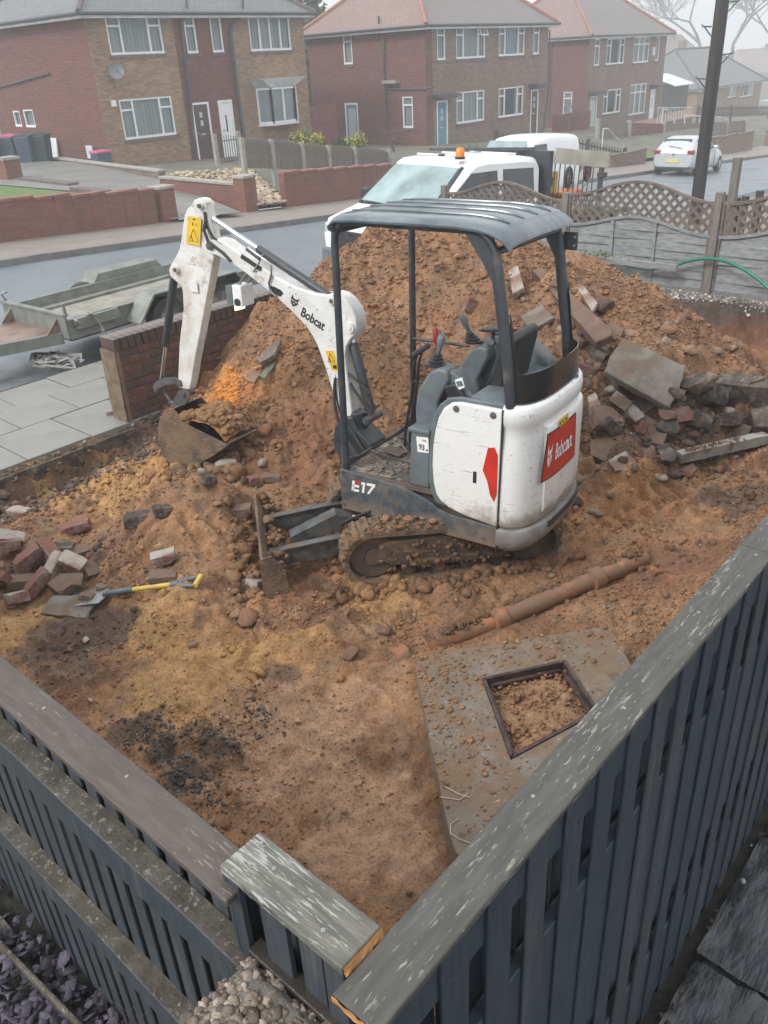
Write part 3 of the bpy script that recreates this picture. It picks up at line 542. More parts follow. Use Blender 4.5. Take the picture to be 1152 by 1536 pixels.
# ------------------------------------------------------------------ the near brick wall: every brick a piece
wall = thing('brick_wall', 'low brick wall with paler rowlock coping between the pavement and the spoil heap', 'wall', (3.71, 6.50, 0))
bm_s = {}
def brickmesh(key, l, w, h, mat, rnd=.004, seed=0):
    if key in bm_s: return bm_s[key]
    bm = bmesh.new(); bmesh.ops.create_cube(bm, size=1); bmesh.ops.scale(bm, vec=(l, w, h), verts=bm.verts)
    bmesh.ops.bevel(bm, geom=bm.edges[:], offset=.005, segments=1, affect='EDGES'); q = random.Random(seed)
    for v in bm.verts: v.co += Vector((q.uniform(-1, 1), q.uniform(-1, 1), q.uniform(-1, 1)))*rnd*.4
    me = bpy.data.meshes.new('brick'); bm.to_mesh(me); bm.free(); me.materials.append(M[mat]); bm_s[key] = me; return me
LW = 2.25; zb = .16
for c in range(10):
    z = zb+.0375+c*.075; off = 0 if c % 2 else .1125; x = .02+ (0 if c % 2 else -.1125+.0)
    while x < LW:
        l = .215; xa = x
        if x < 0: l = .1025; xa = 0.02
        me = brickmesh(('w', l, (int(x*7)+c*3) % 4), l, .20, .065, 'wall_brick_red' if (int(x*9.1)+c*5) % 5 < (3 if c < 8 else 0) else 'wall_brick_dark', seed=c)
        inst(me, 'brick', wall, (xa+l/2, .115+rr.uniform(-.002, .002), z), (0, 0, rr.uniform(-.006, .006))); x = xa+l+.01
zc = zb+10*.075; x = 0.
while x < LW:
    me = brickmesh(('c', rr.randint(0, 2)), .065, .215, .1025, 'wall_brick_dark', seed=4); inst(me, 'brick', wall, (x+.035, .115, zc+.05+rr.uniform(-.002, .002)), (0, rr.uniform(-.01, .01), 0))
    b = bm_s.get('cap') 
    if not b: b = brickmesh('cap', .066, .218, .012, 'coping_brick')
    inst(b, 'coping_face', wall, (x+.035, .115, zc+.107), (0, 0, 0)); x += .075
b = MB(); b.box(.025, LW, .022, .208, -.3, zc+.085); b.build('mortar_core', 'mortar', wall)
b = MB(); G = np.array([[(-.012-.012*sin(t*3)-.02*(1-k)*rr.uniform(.3, 1), t*.23, zb-.12+k*(zc+.01-zb+.12)) for t in np.linspace(0, 1, 7)] for k in np.linspace(0, 1, 14)]); b.grid(G); b.add([(0, 0, -.0), (0, .0, zc), (.03, 0, zc), (.03, 0, 0)], [(0, 1, 2, 3)]); b.box(-.008, .024, .004, .226, -.1, zc); b.build('rendered_end', 'render_sandy', wall, smooth=True)

# ------------------------------------------------------------------ near fences
FZ = 1.45
def screw(parent, x, y, z):
    me = bm_s.get('screw')
    if not me:
        b = MB(); b.cyl((0, 0, 0), (0, 0, .0025), .0048, 12); b.box(-.003, .003, -.0007, .0007, .002, .0032); b.box(-.0007, .0007, -.003, .003, .002, .0032); o = b.build('screw', 'screw'); me = bm_s['screw'] = o.data; bpy.data.objects.remove(o)
    inst(me, 'screw', parent, (x, y, z), (0, 0, rr.uniform(0, 3)), (1.15, 1.15, 1))
def plank(parent, name, mat, x0, x1, y0, y1, z0, z1, bev=.003, sub=14, warp=.0012, seed=1):
    """a sawn board with slightly uneven long edges"""
    bm = bmesh.new(); L = x1-x0; wy = y1-y0; long_x = L > wy; n = sub; q = random.Random(seed); vs = []
    for i in range(n+1):
        t = i/n; e = [q.uniform(-warp, warp) for _ in range(3)]
        if long_x: ring = [(x0+L*t, y0+e[0], z0), (x0+L*t, y1+e[1], z0), (x0+L*t, y1+e[1], z1+e[2]*.4), (x0+L*t, y0+e[0], z1+e[2]*.4)]
        else: ring = [(x1+e[0], y0+wy*t, z0), (x0+e[1], y0+wy*t, z0), (x0+e[1], y0+wy*t, z1+e[2]*.4), (x1+e[0], y0+wy*t, z1+e[2]*.4)]
        vs.append([bm.verts.new(p) for p in ring])
    for i in range(n):
        for k in range(4): bm.faces.new((vs[i][k], vs[i][(k+1) % 4], vs[i+1][(k+1) % 4], vs[i+1][k]))
    bm.faces.new(vs[0][::-1]); bm.faces.new(vs[-1]); bmesh.ops.recalc_face_normals(bm, faces=bm.faces)
    me = bpy.data.meshes.new(name); bm.to_mesh(me); bm.free(); me.materials.append(M[mat]); return link(me, name, parent, bevel=bev, seg=1)
# right fence, runs along X
fr = thing('board_fence', 'blue grey board fence with weathered flat capping on the right of the dig', 'fence', (.62, .65, -.72))
ZB = -.72
def rel(o): o.location = (-fr_o[0], -fr_o[1], -fr_o[2]); return o
fr_o = (.62, .65, -.72)
for i, (xa, xb) in enumerate(((.615, 2.742), (2.748, 4.6), (4.606, 6.5), (6.506, 8.4))):
    o = rel(plank(fr, 'capping_board', 'cap_wood_x', xa, xb, .652, .772, FZ-.022, FZ-(0 if i else 0), seed=i, sub=70, warp=.0009)); o.rotation_euler = (0, 0, 0)
    if i == 0: o['label'] = 'nearest capping board with a sawn end'
for x, y in ((1.70, .70), (1.28, .73), (2.25, .72), (2.70, .70), (2.83, .70), (2.98, .73), (3.6, .71), (4.4, .72)): screw(fr, x-fr_o[0], y-fr_o[1], FZ-fr_o[2])
xb = .655; i = 0
W_ = .098
while xb < 8.3:
    o = rel(plank(fr, 'fence_board', ('fence_paint', 'fence_paint_b', 'fence_paint', 'fence_paint_b', 'fence_paint')[rr.randint(0, 4)], xb, xb+W_+rr.uniform(-.004, .004), .667+rr.uniform(-.0015, .0015), .6758, ZB+.02, FZ-.024, sub=1, seed=i, bev=.002)); xb += .172+rr.uniform(-.004, .004); i += 1
xb = .66+.088; i = 0
while xb < 8.3:
    o = rel(plank(fr, 'fence_board', 'fence_paint_b', xb-.028, xb+W_+.028, .728, .742, ZB+.04, FZ-.024, sub=1, seed=i, bev=.002)); xb += .172; i += 1
nb = MB(); nb.cyl((0, 0, 0), (0, -.0022, 0), .0042, 8); nb = nb.build('nail_head', 'dark_steel'); nail = nb.data; bpy.data.objects.remove(nb); q = random.Random(1); k = 0
while .655+.172*k < 6.2:
    for z_ in (1.33, .72, .28, -.40): inst(nail, 'nail_head', fr, (.655+.172*k+.03+q.uniform(-.008, .008)-fr_o[0], .6652-fr_o[1], z_+q.uniform(-.02, .02)-fr_o[2]))
    k += 1
for z0, z1 in ((1.25, FZ-.03), (.06, .95), (ZB+.06, -.20)):
    b = MB(); 
    b.box(.67, 8.35, .6765, .715, z0, z1); rel(b.build('rail' if z1-z0 < .3 else 'backing_board', 'fence_paint_b', fr, bevel=.004))
for x in (2.72, 4.58, 6.48):
    b = MB(); b.box(x, x+.07, .695, .74, ZB-.1, FZ-.03); rel(b.build('fence_post', 'fence_paint', fr))
# sawn end of the first capping board
b = MB(); q = random.Random(4); prof = [(.652+k*.012, FZ-.0225, FZ-.0005) for k in range(11)]
G = np.array([[(.612+q.uniform(-.003, .002), y, z0+(z1-z0)*t) for t in (0, .3, .6, 1)] for y, z0, z1 in prof]); b.grid(G); rel(b.build('sawn_end', 'fresh_wood', fr))
# left fence, runs along Y
fl_o = (.70, 1.15, -.45); fl = thing('board_fence', 'blue grey board fence with brown capping and mossy rails left of the dig', 'fence', fl_o)
def rel2(o): o.location = (-fl_o[0], -fl_o[1], -fl_o[2]); return o
SK = .035   # the left fence stands a little out of square
def lefty(o): 
    o.location = (-fl_o[0]+ (.0), -fl_o[1], -fl_o[2]); return o
pv = bpy.data.objects.new('fence_line', None)
for i, (ya, yb) in enumerate(((1.12, 2.50), (2.505, 4.4), (4.405, 6.3))):
    lefty(plank(fl, 'capping_board', 'cap_wood_y', .628, .742, ya, yb, FZ-.06, FZ-.036, seed=9+i, sub=60, warp=.0009))
for x, y in ((.70, 1.62), (.69, 2.43), (.70, 2.05), (.69, 2.62), (.70, 3.5)): screw(fl, x-fl_o[0], y-fl_o[1], FZ-.036-fl_o[2])
yb = 1.15; i = 0
while yb < 6.2:
    lefty(plank(fl, 'fence_board', 'fence_paint', .699, .708, yb, yb+.064+rr.uniform(-.002, .002), -.42, FZ-.062, sub=1, seed=i, bev=.002)); yb += .1; i += 1
yb = 1.10; i = 0
while yb < 6.2:
    lefty(plank(fl, 'fence_board', 'dark_timber', .727, .738, yb, yb+.092, -.2, FZ-.062, sub=1, seed=i, bev=.002)); yb += .1; i += 1
b = MB(); b.box(.7155, .7265, 1.13, 6.3, FZ-.1, FZ-.063); lefty(b.build('top_rail', 'fence_paint', fl))
for n_, (zt, hh, xa) in enumerate(((1.155, .13, .632), (.425, .12, .636))):
    lefty(plank(fl, 'rail', 'fence_paint', xa, .698, 1.02, 6.3, zt-hh, zt, sub=30, warp=.0015, seed=20+n_, bev=.004))
    lefty(plank(fl, 'mossy_ledge', 'rail_moss', xa+.001, .6985, 1.03, 6.3, zt+.0005, zt+.0035, sub=40, warp=.002, seed=30+n_, bev=.001))
    for y in (1.35, 1.62, 2.1): screw(fl, .67-fl_o[0], y-fl_o[1], zt+.003-fl_o[2])
# corner piece with its own capping
cp = thing('fence_corner_post', 'boxed fence corner with a lichened grey capping board sawn off at one end', 'fence post', (.70, .97, -.45))
def rel3(o): o.location = (-.70, -.97, .45); return o
rel3(plank(cp, 'capping_board', 'cap_old', .655, .775, .782, 1.165, FZ-.004, FZ+.022, seed=70, sub=40, warp=.0009))
for x, y in ((.755, 1.135), (.690, .868), (.727, 1.06)): screw(cp, x-.70, y-.97, FZ+.022+.45)
b = MB(); q = random.Random(8); G = np.array([[(x, .779-q.uniform(0, .008)*(1-t), FZ-.010+t*.032) for t in (0, .25, .5, .75, 1)] for x in np.linspace(.657, .773, 16)]); b.grid(G); rel3(b.build('split_end', 'fresh_wood', cp))
for (x0, x1, y0, y1, z0) in ((.660, .676, 1.115, 1.155, -.4), (.668, .682, .97, 1.055, -.4), (.672, .686, .865, .935, -.4), (.664, .690, .79, .85, -.4), (.74, .76, .79, 1.15, -.4)):
    b = MB(); b.box(x0, x1, y0, y1, z0, FZ-.006); rel3(b.build('fence_board', 'fence_paint', cp, bevel=.002))
b = MB(); b.box(.690, .738, .80, 1.11, FZ-.05, FZ-.006); b.box(.690, .738, .80, .84, -.4, FZ-.05); rel3(b.build('frame', 'fence_paint', cp))
b = MB(); b.box(.66, .76, 1.156, 1.170, -.4, FZ-.006); rel3(b.build('fence_board', 'fence_paint', cp, bevel=.002))
# pebble topped concrete pier beside the fence
pr = thing('pebble_dash_pier', 'rough pebble topped concrete pier beside the fence corner', 'pier', (.50, .85, -.72))
b = MB(); G = []
for a in np.linspace(0, 1, 20):
    row = []
    for t in np.linspace(0, 1, 16):
        X_ = .37+a*.275; Y_ = .50+t*.60; dd = min(a, 1-a, t, 1-t); row.append((X_, Y_, 1.235-.03*max(0, 1-dd/.12)**2+.004*q.uniform(-1, 1)))
    G.append(row)
b.grid(np.array(G)); b.box(.372, .643, .502, 1.098, -.72, 1.20); o = b.build('cement', 'pebble_cement', pr, smooth=True); o.location = (-.5, -.85, .72)
n = 2000; px_ = r_.uniform(.375, .643, n); py_ = r_.uniform(.56, 1.10, n); dd = np.minimum(np.minimum(px_-.37, .645-px_), 1.10-py_)
pz = 1.235-.03*np.clip(1-dd/.12, 0, 1)**2*.3; P = np.stack([px_-.5, py_-.85, pz+.72-.003], -1); C = np.array([[.20, .17, .145]])*r_.uniform(.45, 1.5, (n, 1)); k = r_.uniform(size=n) < .12; C[k] = (.38, .34, .30)
P[:, 2] = 1.235-.03*np.clip(1-dd/.12, 0, 1)**2+.72
scatter('pebbles', P, np.clip(r_.lognormal(-4.75, .42, n), .004, .018), C, 'grav_stone', ICO2, 14, flat=.6, sink=.12, seed=21, parent=pr, smooth=True)
b = MB(); b.box(.648, .692, .50, 1.108, -.72, 1.228); o = b.build('timber_post', 'wet_wood', pr, bevel=.004); o.location = (-.5, -.85, .72)
b = MB(); b.box(.652, .702, .835, .862, 1.05, 1.156); 
# painted scrap between the cappings
sc_ = thing('painted_brick', 'flaking red and cream painted brick wedged between the two fence cappings', 'brick', (.655, .735, .95)); b = MB(); b.box(-.03, .03, -.012, .03, 0, .28); b.build('brick_body', 'red_plastic', sc_, bevel=.006); b = MB(); b.box(-.031, .012, -.0135, .0, .20, .285); b.build('cream_paint', 'yellow_sign', sc_, bevel=.004)

# wet stone slabs at the bottom right
sl = thing('stone_path', 'dark wet riven stone path along the foot of the right fence', 'path', (3, 0, -.72))
q = random.Random(12)
for x0, x1, y0, y1 in ((1.9, 2.62, -.45, .60), (2.64, 3.5, -.5, .61), (3.52, 4.5, -.5, .60), (4.52, 5.6, -.5, .6), (1.1, 1.88, -.5, .6)):
    b = MB(); G = np.array([[(x0+(x1-x0)*a+.015*pn(a*3+x0, t*4)*(.0 if 0 < a < 1 else 1), y0+(y1-y0)*t, -.66+.020*float(fbm(a*2+x0, t*5, 1.5, 4))+.006*float(pn(x0*9+a*8, t*30))) for t in np.linspace(0, 1, 40)] for a in np.linspace(0, 1, 30)]); b.grid(G)
    b.box(x0, x1, y0, y1, -.75, -.69); o = b.build('stone_slab', 'slab_wet', sl, smooth=True); o.location = (-3, 0, .72)
n = 60; x = r_.uniform(1.9, 5, n); y = r_.uniform(.55, .63, n); P = np.stack([x, y, np.full(n, -.66)], -1); C = np.array([[.05, .04, .03]])*r_.uniform(.5, 1.5, (n, 1)); C[::9] = .4
o = scatter('path_litter', P, r_.uniform(.006, .018, n), C, 'clod', ICO1, 5, seed=23); tag(o, 'bits of leaf litter and grit along the foot of the right fence', 'litter')
# slate chippings at the bottom left
def chip(seed):
    q = np.random.default_rng(seed); n = 7; a = np.sort(q.uniform(0, 2*pi, n)); rr_ = q.uniform(.7, 1.1, n); ex = q.uniform(.5, .8); V = [(cos(t)*r1, sin(t)*r1*ex, 0) for t, r1 in zip(a, rr_)]; V += [(x*.93, y*.93, .12) for x, y, _ in V]
    F = []; 
    for i in range(1, n-1): F.append((0, i+1, i)); F.append((n, n+i, n+i+1))
    for i in range(n): j = (i+1) % n; F.append((i, j, n+j)); F.append((i, n+j, n+i))
    return np.array(V), np.array(F)
b = []; Fs = []; n0 = 0; cs = []
ctr = [(.48, 2.72, .10, .25, 260), (.62, 2.42, .06, .16, 110), (.35, 3.1, .2, .3, 120)]
for cx_, cy_, sx_, sy_, n in ctr:
    for i in range(n):
        V, F = chip(int(r_.integers(0, 40))); s_ = r_.uniform(.015, .05); e = Euler((r_.normal()*.4, r_.normal()*.4, r_.uniform(0, 6.3))).to_matrix(); V = (V*s_)@np.array(e).T+np.array([r_.normal(cx_, sx_), r_.normal(cy_, sy_), -.44+r_.uniform(0, .07)]); b.append(V); Fs.append(F+n0); n0 += len(V); cs.append(np.tile(np.array([.085, .078, .11])*r_.uniform(.35, 1.6), (len(V), 1)))
o = link(mesh_np('slate_chippings', np.concatenate(b), np.concatenate(Fs), 'grav_stone', np.concatenate(cs)), 'slate_chippings'); tag(o, 'purple and grey slate chippings in the dark bed below the left fence', 'slate chippings', kind='stuff')
b = MB(); b.box(-.02, 0, -1.5, 1.5, 0, .16); o = b.build('bed_edging', 'rail_moss', None, bevel=.006); o.location = (.57, 2.3, -.50); o.rotation_euler = (0, 0, .06); tag(o, 'mossy timber edging board across the slate bed', 'edging')
b = MB(); b.box(-.35, .0, 1.2, 4.5, -.44, -.41); o = b.build('mossy_slab', 'pebble_cement'); o.location = (.60, 1.85, 0); tag(o, 'mossy concrete slab at the far left of the slate bed', 'slab')
# dry twigs caught under the left rail
b = MB(); q = random.Random(6)
for i in range(26):
    p = Vector((.60+q.uniform(-.08, .03), 1.86+q.uniform(-.1, .1), .08+q.uniform(-.02, .02))); pts_ = [p]; d = Vector((q.uniform(-1, 1), q.uniform(-1, 1), q.uniform(-.3, .6))).normalized()
    for k in range(4): d = (d+Vector((q.uniform(-1, 1), q.uniform(-1, 1), q.uniform(-1, 1)))*.3).normalized(); p = p+d*.022; pts_.append(p)
    b.tube(pts_, .0010, 4, caps=False)
o = b.build('dry_twigs', 'twig'); tag(o, 'tuft of dry brown roots caught below the left fence rail', 'twigs', kind='stuff')

# ------------------------------------------------------------------ the mini excavator
XO = np.array([4.096, 3.071, 0.]); XH = radians(99.5); XR = Euler((.046, -.004, XH)); XM = np.array(XR.to_matrix())
def toL(p): return XM.T@(np.array(p)-XO)
def fromL(p): return XM@np.array(p)+XO
def pl(px, py, **k):
    ax, val = {'x': 0, 'y': 1, 'z': 2}[list(k)[0]], list(k.values())[0]; d = XM.T@ray(px, py); c = XM.T@(CC-XO); return c+d*(val-c[ax])/d[ax]
EX = thing('mini_excavator', 'white and dark grey mini excavator with open canopy standing in the dig', 'excavator', tuple(XO), rot=XR)
def xz(L, y): return [tuple(pl(a, b, y=y)[[0, 2]]) for a, b in L]
# -- undercarriage (own heading: the upper body is slewed)
TA = radians(42); tc, ts = cos(TA), sin(TA); TS = .14
def T(x, y, z): x += TS; return (tc*x-ts*y, ts*x+tc*y, z)
def tb(b):   # turn a builder's points into the undercarriage heading
    b.v = [T(*p) for p in b.v]; return b
b = MB(); b.box(-.42, .42, -.30, .30, .20, .34); b.box(-.2, .2, -.38, .38, .16, .30); b.cyl((0-TS, 0, .30), (0-TS, 0, .42), .27, 28); tb(b).build('track_carriage', 'mud_steel', EX, bevel=.01)
RT, HL = .20, .53
def belt_pt(s, r):
    per = 4*HL+2*pi*RT; s = s % per
    if s < 2*HL: return (-HL+s, RT-r, (0, -1))
    s -= 2*HL
    if s < pi*RT: a = s/RT; return (HL+r*sin(a), RT-r*cos(a), (sin(a), -cos(a)))
    s -= pi*RT
    if s < 2*HL: return (HL-s, RT+r, (0, 1))
    s -= 2*HL; a = s/RT; return (-HL-r*sin(a), RT+r*cos(a), (-sin(a), cos(a)))
per = 4*HL+2*pi*RT; NL = 42
lb = MB(); lb.prism([(-.027, 0), (.027, 0), (.020, .015), (-.020, .015)], -.112, .112); lug_me = lb.build('tread_lug', 'mud_rubber', None, bevel=.003); lug = lug_me.data; bpy.data.objects.remove(lug_me)
q = random.Random(5)
for sy in (1, -1):
    yc = sy*.375; b = MB(); n = 110; G = []
    for i in range(n):
        s = per*i/n; sag = -.016*sin(pi*max(0, min(1, (s-2*HL-pi*RT)/(2*HL))))
        row = []
        for (dy, r) in ((-.115, RT-.035), (-.115, RT-.004), (.115, RT-.004), (.115, RT-.035), (-.115, RT-.035)):
            X_, Z_, _ = belt_pt(s, r); row.append((X_, yc+dy, Z_+sag+.0))
        G.append(row)
    G.append(G[0]); b.grid(np.array(G)); tr = tb(b).build('rubber_track', 'mud_rubber', EX, smooth=True)
    for i in range(NL):
        s = per*(i+.5)/NL; X_, Z_, nn = belt_pt(s, RT-.006); sag = -.016*sin(pi*max(0, min(1, (s-2*HL-pi*RT)/(2*HL))))
        ang = atan2(nn[0], nn[1]); p = T(X_, yc, Z_+sag)
        inst(lug, 'tread_lug', tr, p, Euler((0, ang, TA)), (1, 1, q.uniform(.85, 1.2)))
    b = MB()
    for i in range(NL):   # drive teeth inside
        s = per*i/NL; X_, Z_, nn = belt_pt(s, RT-.035); b.box(X_-.012, X_+.012, yc-.035, yc+.035, Z_-.02*abs(nn[1])-.004, Z_+.02*abs(nn[1])+.004)
    tb(b).build('drive_lugs', 'mud_rubber', EX)
    b = MB(); b.prism([(-.50, .13), (.42, .13), (.50, .17), (.50, .28), (.44, .31), (-.46, .31), (-.52, .25)], yc-.06*1, yc+.085*1 if sy > 0 else yc+.06); b.box(-.36, .30, yc+.04, yc+.098, .11, .16); tb(b).build('track_frame', 'mud_steel', EX, bevel=.012)
    for X_, nm, rr0 in ((HL, 'idler_wheel', .155), (-HL, 'drive_sprocket', .15)):
        b = MB(); b.cyl((X_, yc-.06, RT), (X_, yc+.06, RT), rr0, 28); b.cyl((X_, yc-.08, RT), (X_, yc+.08, RT), .06, 16); tb(b).build(nm, 'mud_steel', EX, bevel=.008)
    for k, X_ in enumerate((-.3, -.1, .1, .3)):
        b = MB(); b.cyl((X_, yc-.07, .085), (X_, yc+.07, .085), .048, 14); tb(b).build('track_roller', 'mud_steel', EX)
# blade
BX = 1.16
b = MB(); prof = []
for t in np.linspace(0, 1, 9): prof.append((BX+.045+.05*(2*t-1)**2-.0, .0+.30*t))
P2 = prof+[(x-.016, z) for x, z in reversed(prof)]
b.prism(P2, -.49, .49); bl = tb(b).build('dozer_blade', 'mud_caked', EX, smooth=20)
for sy in (-1, 1):
    b = MB(); b.prism([(BX+.10, 0.), (BX+.09, .30), (BX+.02, .315), (BX-.06, .20), (BX-.07, .05), (BX+.02, -.005)], sy*.49-.007, sy*.49+.007); tb(b).build('blade_end_plate', 'mud_caked', EX, bevel=.002)
for sy in (-1, 1):
    b = MB(); b.prism([(.35, .21), (.35, .30), (.80, .27), (BX+.03, .22), (BX+.03, .09), (.80, .13)], sy*.25-.009, sy*.25+.009); b.prism([(.35, .292), (.35, .303), (.80, .273), (BX+.03, .223), (BX+.03, .212), (.80, .262)], sy*.25-.03, sy*.25+.03); b.cyl((.84, sy*.25-.013, .2), (.84, sy*.25+.013, .2), .02, 14)
    tb(b).build('blade_arm', 'dark_steel', EX, bevel=.002)
b = MB(); b.box(.62, 1.0, -.03, .05, .08, .10); b.prism([(.60, .30), (.72, .34), (1.04, .20), (1.0, .12), (.7, .22)], -.055, .055); tb(b).build('blade_cylinder_guard', 'dark_steel', EX, bevel=.004)
b = MB(); b.cyl((.30, 0, .32), (.66, 0, .27), .017, 12); tb(b).build('blade_cylinder_rod', 'chrome', EX)
for dy in (-.06, .07):
    b = MB(); b.tube([(.3, dy, .36), (.45, dy*1.3, .37), (.6, dy*1.5, .33), (.7, dy, .27)], .009, 8); tb(b).build('hydraulic_hose', 'rubber', EX)
n = 260; bx = r_.uniform(.72, BX+.05, n); by = r_.uniform(-.45, .30, n); bx[:110] = BX-.01+r_.normal(0, .03, 110); by[:110] = r_.uniform(-.47, .47, 110)
P = np.array([T(a, c_, .09 if i >= 110 else r_.uniform(.02, .27)) for i, (a, c_) in enumerate(zip(bx, by))]); scatter('packed_soil', P, np.clip(r_.lognormal(-3.9, .35, n), .012, .05), BR*r_.uniform(.75, 1.2, (n, 1)), 'clod', ICO2, 16, seed=31, parent=EX)

# -- platform and skirts
b = MB(); b.box(-.50, .625, -.47, .47, .575, .615); b.box(-.55, .45, -.40, .40, .36, .575); b.build('floor_plate', 'mud_steel', EX, bevel=.004)
sk = [(.637, .325), (.637, .622), (.167, .596), (-.02, .545), (-.075, .522), (-.11, .50), (-.20, .478), (-.535, .468), (-.535, .325), (.17, .330)]
b = MB(); b.prism(sk, .468, .492); b.build('side_skirt', 'skirt', EX, bevel=.006)
b = MB(); b.prism(sk, -.492, -.468); b.build('side_skirt', 'skirt', EX, bevel=.006)
b = MB(); b.prism([(-.466, .33), (-.466, .70), (-.40, .655), (-.25, .64), (.25, .64), (.40, .67), (.466, .78), (.466, .33)], .627, .640, axis='x'); b.build('front_plate', 'skirt', EX, bevel=.004)
for x, z in ((.608, .60), (.612, .36), (-.44, .375)):
    b = MB(); b.cyl((x, .490, z), (x, .4985, z), .012, 12); b.build('bolt_head', 'dark_steel', EX)
pc = pl(530, 734, y=.492); 
bold = dict(bold=.03, xs=1.12)
def ptx(s, nm, mat, sz, px, py, px2, py2, y, **k):
    a = pl(px, py, y=y); c = pl(px2, py2, y=y); m = (a+c)/2; place_text(s, nm, mat, EX, sz, (m[0], y, m[2]), c-a, (0, 0, 1), **k)
# model mark E17: an E with a red upper bar, then 17, all of slanted strokes
a = pl(527, 736, y=.494); c = pl(581, 746, y=.494); e = pl(531, 723, y=.494); 
O_ = Vector((a[0], .494, a[2])); Rx = Vector((c[0]-a[0], 0, c[2]-a[2])); wE = Rx.length; Rx.normalize(); Uz = Vector((.05, 0, 1)); hE = .078
def stroke(b, P_, h0, th=.0015, O_=O_):
    V = [O_+Rx*(x+.22*z)+Uz*z for x, z in P_]; n = len(V); nn = Vector((0, 1, 0)); b.add(list(V)+[v+nn*th for v in V], [tuple(range(n)), tuple(range(2*n-1, n-1, -1))]+[(i, (i+1) % n, n+(i+1) % n, n+i) for i in range(n)])
h = hE; b = MB(); w = .062
for R4 in ([(0, 0), (.020, 0), (.020, h), (0, h)], [(0, 0), (w, 0), (w, .018), (0, .018)], [(0, h*.42), (w*.95, h*.42), (w*.95, h*.42+.017), (0, h*.42+.017)]): stroke(b, R4, 0)
x1 = w+.014
for R4 in ([(x1+.010, 0), (x1+.028, 0), (x1+.028, h), (x1+.010, h)], [(x1-.004, h-.018), (x1+.012, h-.018), (x1+.012, h), (x1-.004, h)]): stroke(b, R4, 0)
x2 = x1+.040
for R4 in ([(x2, h-.018), (x2+.066, h-.018), (x2+.066, h), (x2, h)], [(x2+.010, 0), (x2+.030, 0), (x2+.066, h-.016), (x2+.044, h-.016)]): stroke(b, R4, 0)
b.build('model_mark', 'white_print', EX)
b = MB(); stroke(b, [(.024, h-.018), (w, h-.018), (w, h+.002), (.024, h+.002)], 0); b.build('red_bar', 'red_sign', EX)
# mud on the floor
n = 240; P = np.stack([r_.uniform(.02, .60, n), r_.uniform(-.44, .45, n), np.full(n, .615)], -1); scatter('floor_mud', P, np.clip(r_.lognormal(-4.3, .5, n), .006, .035), np.array([.19, .15, .12])*r_.uniform(.7, 1.3, (n, 1)), 'clod', ICO2, 8, flat=.35, seed=33, parent=EX, smooth=True)
b = MB(); G = [[(x, y, .617+.010*max(0, float(fbm(x, y, 6, 3)))) for x in np.linspace(.03, .62, 40)] for y in np.linspace(-.46, .46, 50)]; b.grid(np.array(G)); b.build('floor_mat', surf('muddy_mat', (.10, .085, .075), (.06, .055, .05), .7, scale=7, bs=.6, bd=.01, dirt=(.30, .25, .20), dscale=9, dlo=.5, dhi=.6, damt=.9), EX, smooth=True)

# -- white side panel, grey sill, tool box
wp = [(-.530, 1.235), (-.26, 1.238), (-.20, 1.225), (-.15, 1.185), (-.115, 1.12), (-.092, 1.03), (-.078, .93), (-.073, .80), (-.082, .68), (-.10, .61), (-.13, .565), (-.19, .53), (-.30, .50), (-.530, .472)]
gp_ = [(-.535, 1.262), (-.25, 1.264), (-.17, 1.245), (-.11, 1.195), (-.07, 1.12), (-.05, 1.02), (-.038, .90), (-.035, .70), (-.05, .60), (-.09, .53), (-.535, .49)]
for sy in (1, -1):
    y0, y1 = (.455, .500) if sy > 0 else (-.500, -.455)
    o = MB().prism(wp, y0, y1).build('side_panel', 'white_paint', EX, bevel=.012, seg=3, smooth=True)
    o = MB().prism(gp_, y0-sy*.002 if sy > 0 else -.478, .478 if sy > 0 else y1+.002).build('side_sill', 'grey_plastic', EX, bevel=.010, seg=3, smooth=True)
for x, z in ((-.235, 1.195), (-.475, 1.195)):
    b = MB(); b.tube([(x, .499, z), (x, .503, z)], .021, 18); b.tube([(x, .502, z), (x, .5055, z)], .010, 12); b.build('panel_latch', 'steel', EX)
b = MB(); a = pl(712, 716, y=.501); b.box(a[0]-.012, a[0]+.012, .4995, .502, a[2]-.038, a[2]+.038); b.build('panel_slot', 'black_print', EX, bevel=.004)
rp = xz([(742, 671), (747, 684), (745, 742), (741, 753), (735, 742), (731, 722), (724, 705), (732, 672)], .501)
MB().prism(rp, .4995, .5025).build('red_reflector', 'red_sign', EX)
b = MB(); b.prism([(.105, .62), (.09, 1.0), (-.04, 1.0), (-.04, .62)], .30, .478)
b.build('tool_box', 'grey_plastic', EX, bevel=.012, seg=3); b = MB(); b.box(-.03, .072, .325, .455, .998, 1.003); b.build('tool_box_mouth', 'black_plastic', EX)
b = MB(); b.prism([(.108, .985), (.108, 1.012), (-.045, 1.012), (-.045, .985)], .292, .485); b2 = b.build('tool_box_rim', 'grey_plastic', EX, bevel=.006)
lp = xz([(624, 655), (642, 657), (643, 680), (626, 678)], .484); lm = np.mean(lp, 0)
MB().prism(lp, .4800, .4815).build('noise_label', 'white_print', EX)
place_text('93', 'label_digits', 'black_print', EX, .052, (lm[0]+.006, .483, lm[1]-.018), (-1, 0, -.05), (0, 0, 1), bold=.012, xs=.8)
place_text('dB', 'label_unit', 'black_print', EX, .016, (lm[0]-.032, .483, lm[1]-.03), (-1, 0, -.05), (0, 0, 1), bold=.01)
place_text('Lwa', 'label_unit', 'black_print', EX, .017, (lm[0]-.012, .483, lm[1]+.032), (-1, 0, -.05), (0, 0, 1), bold=.005)

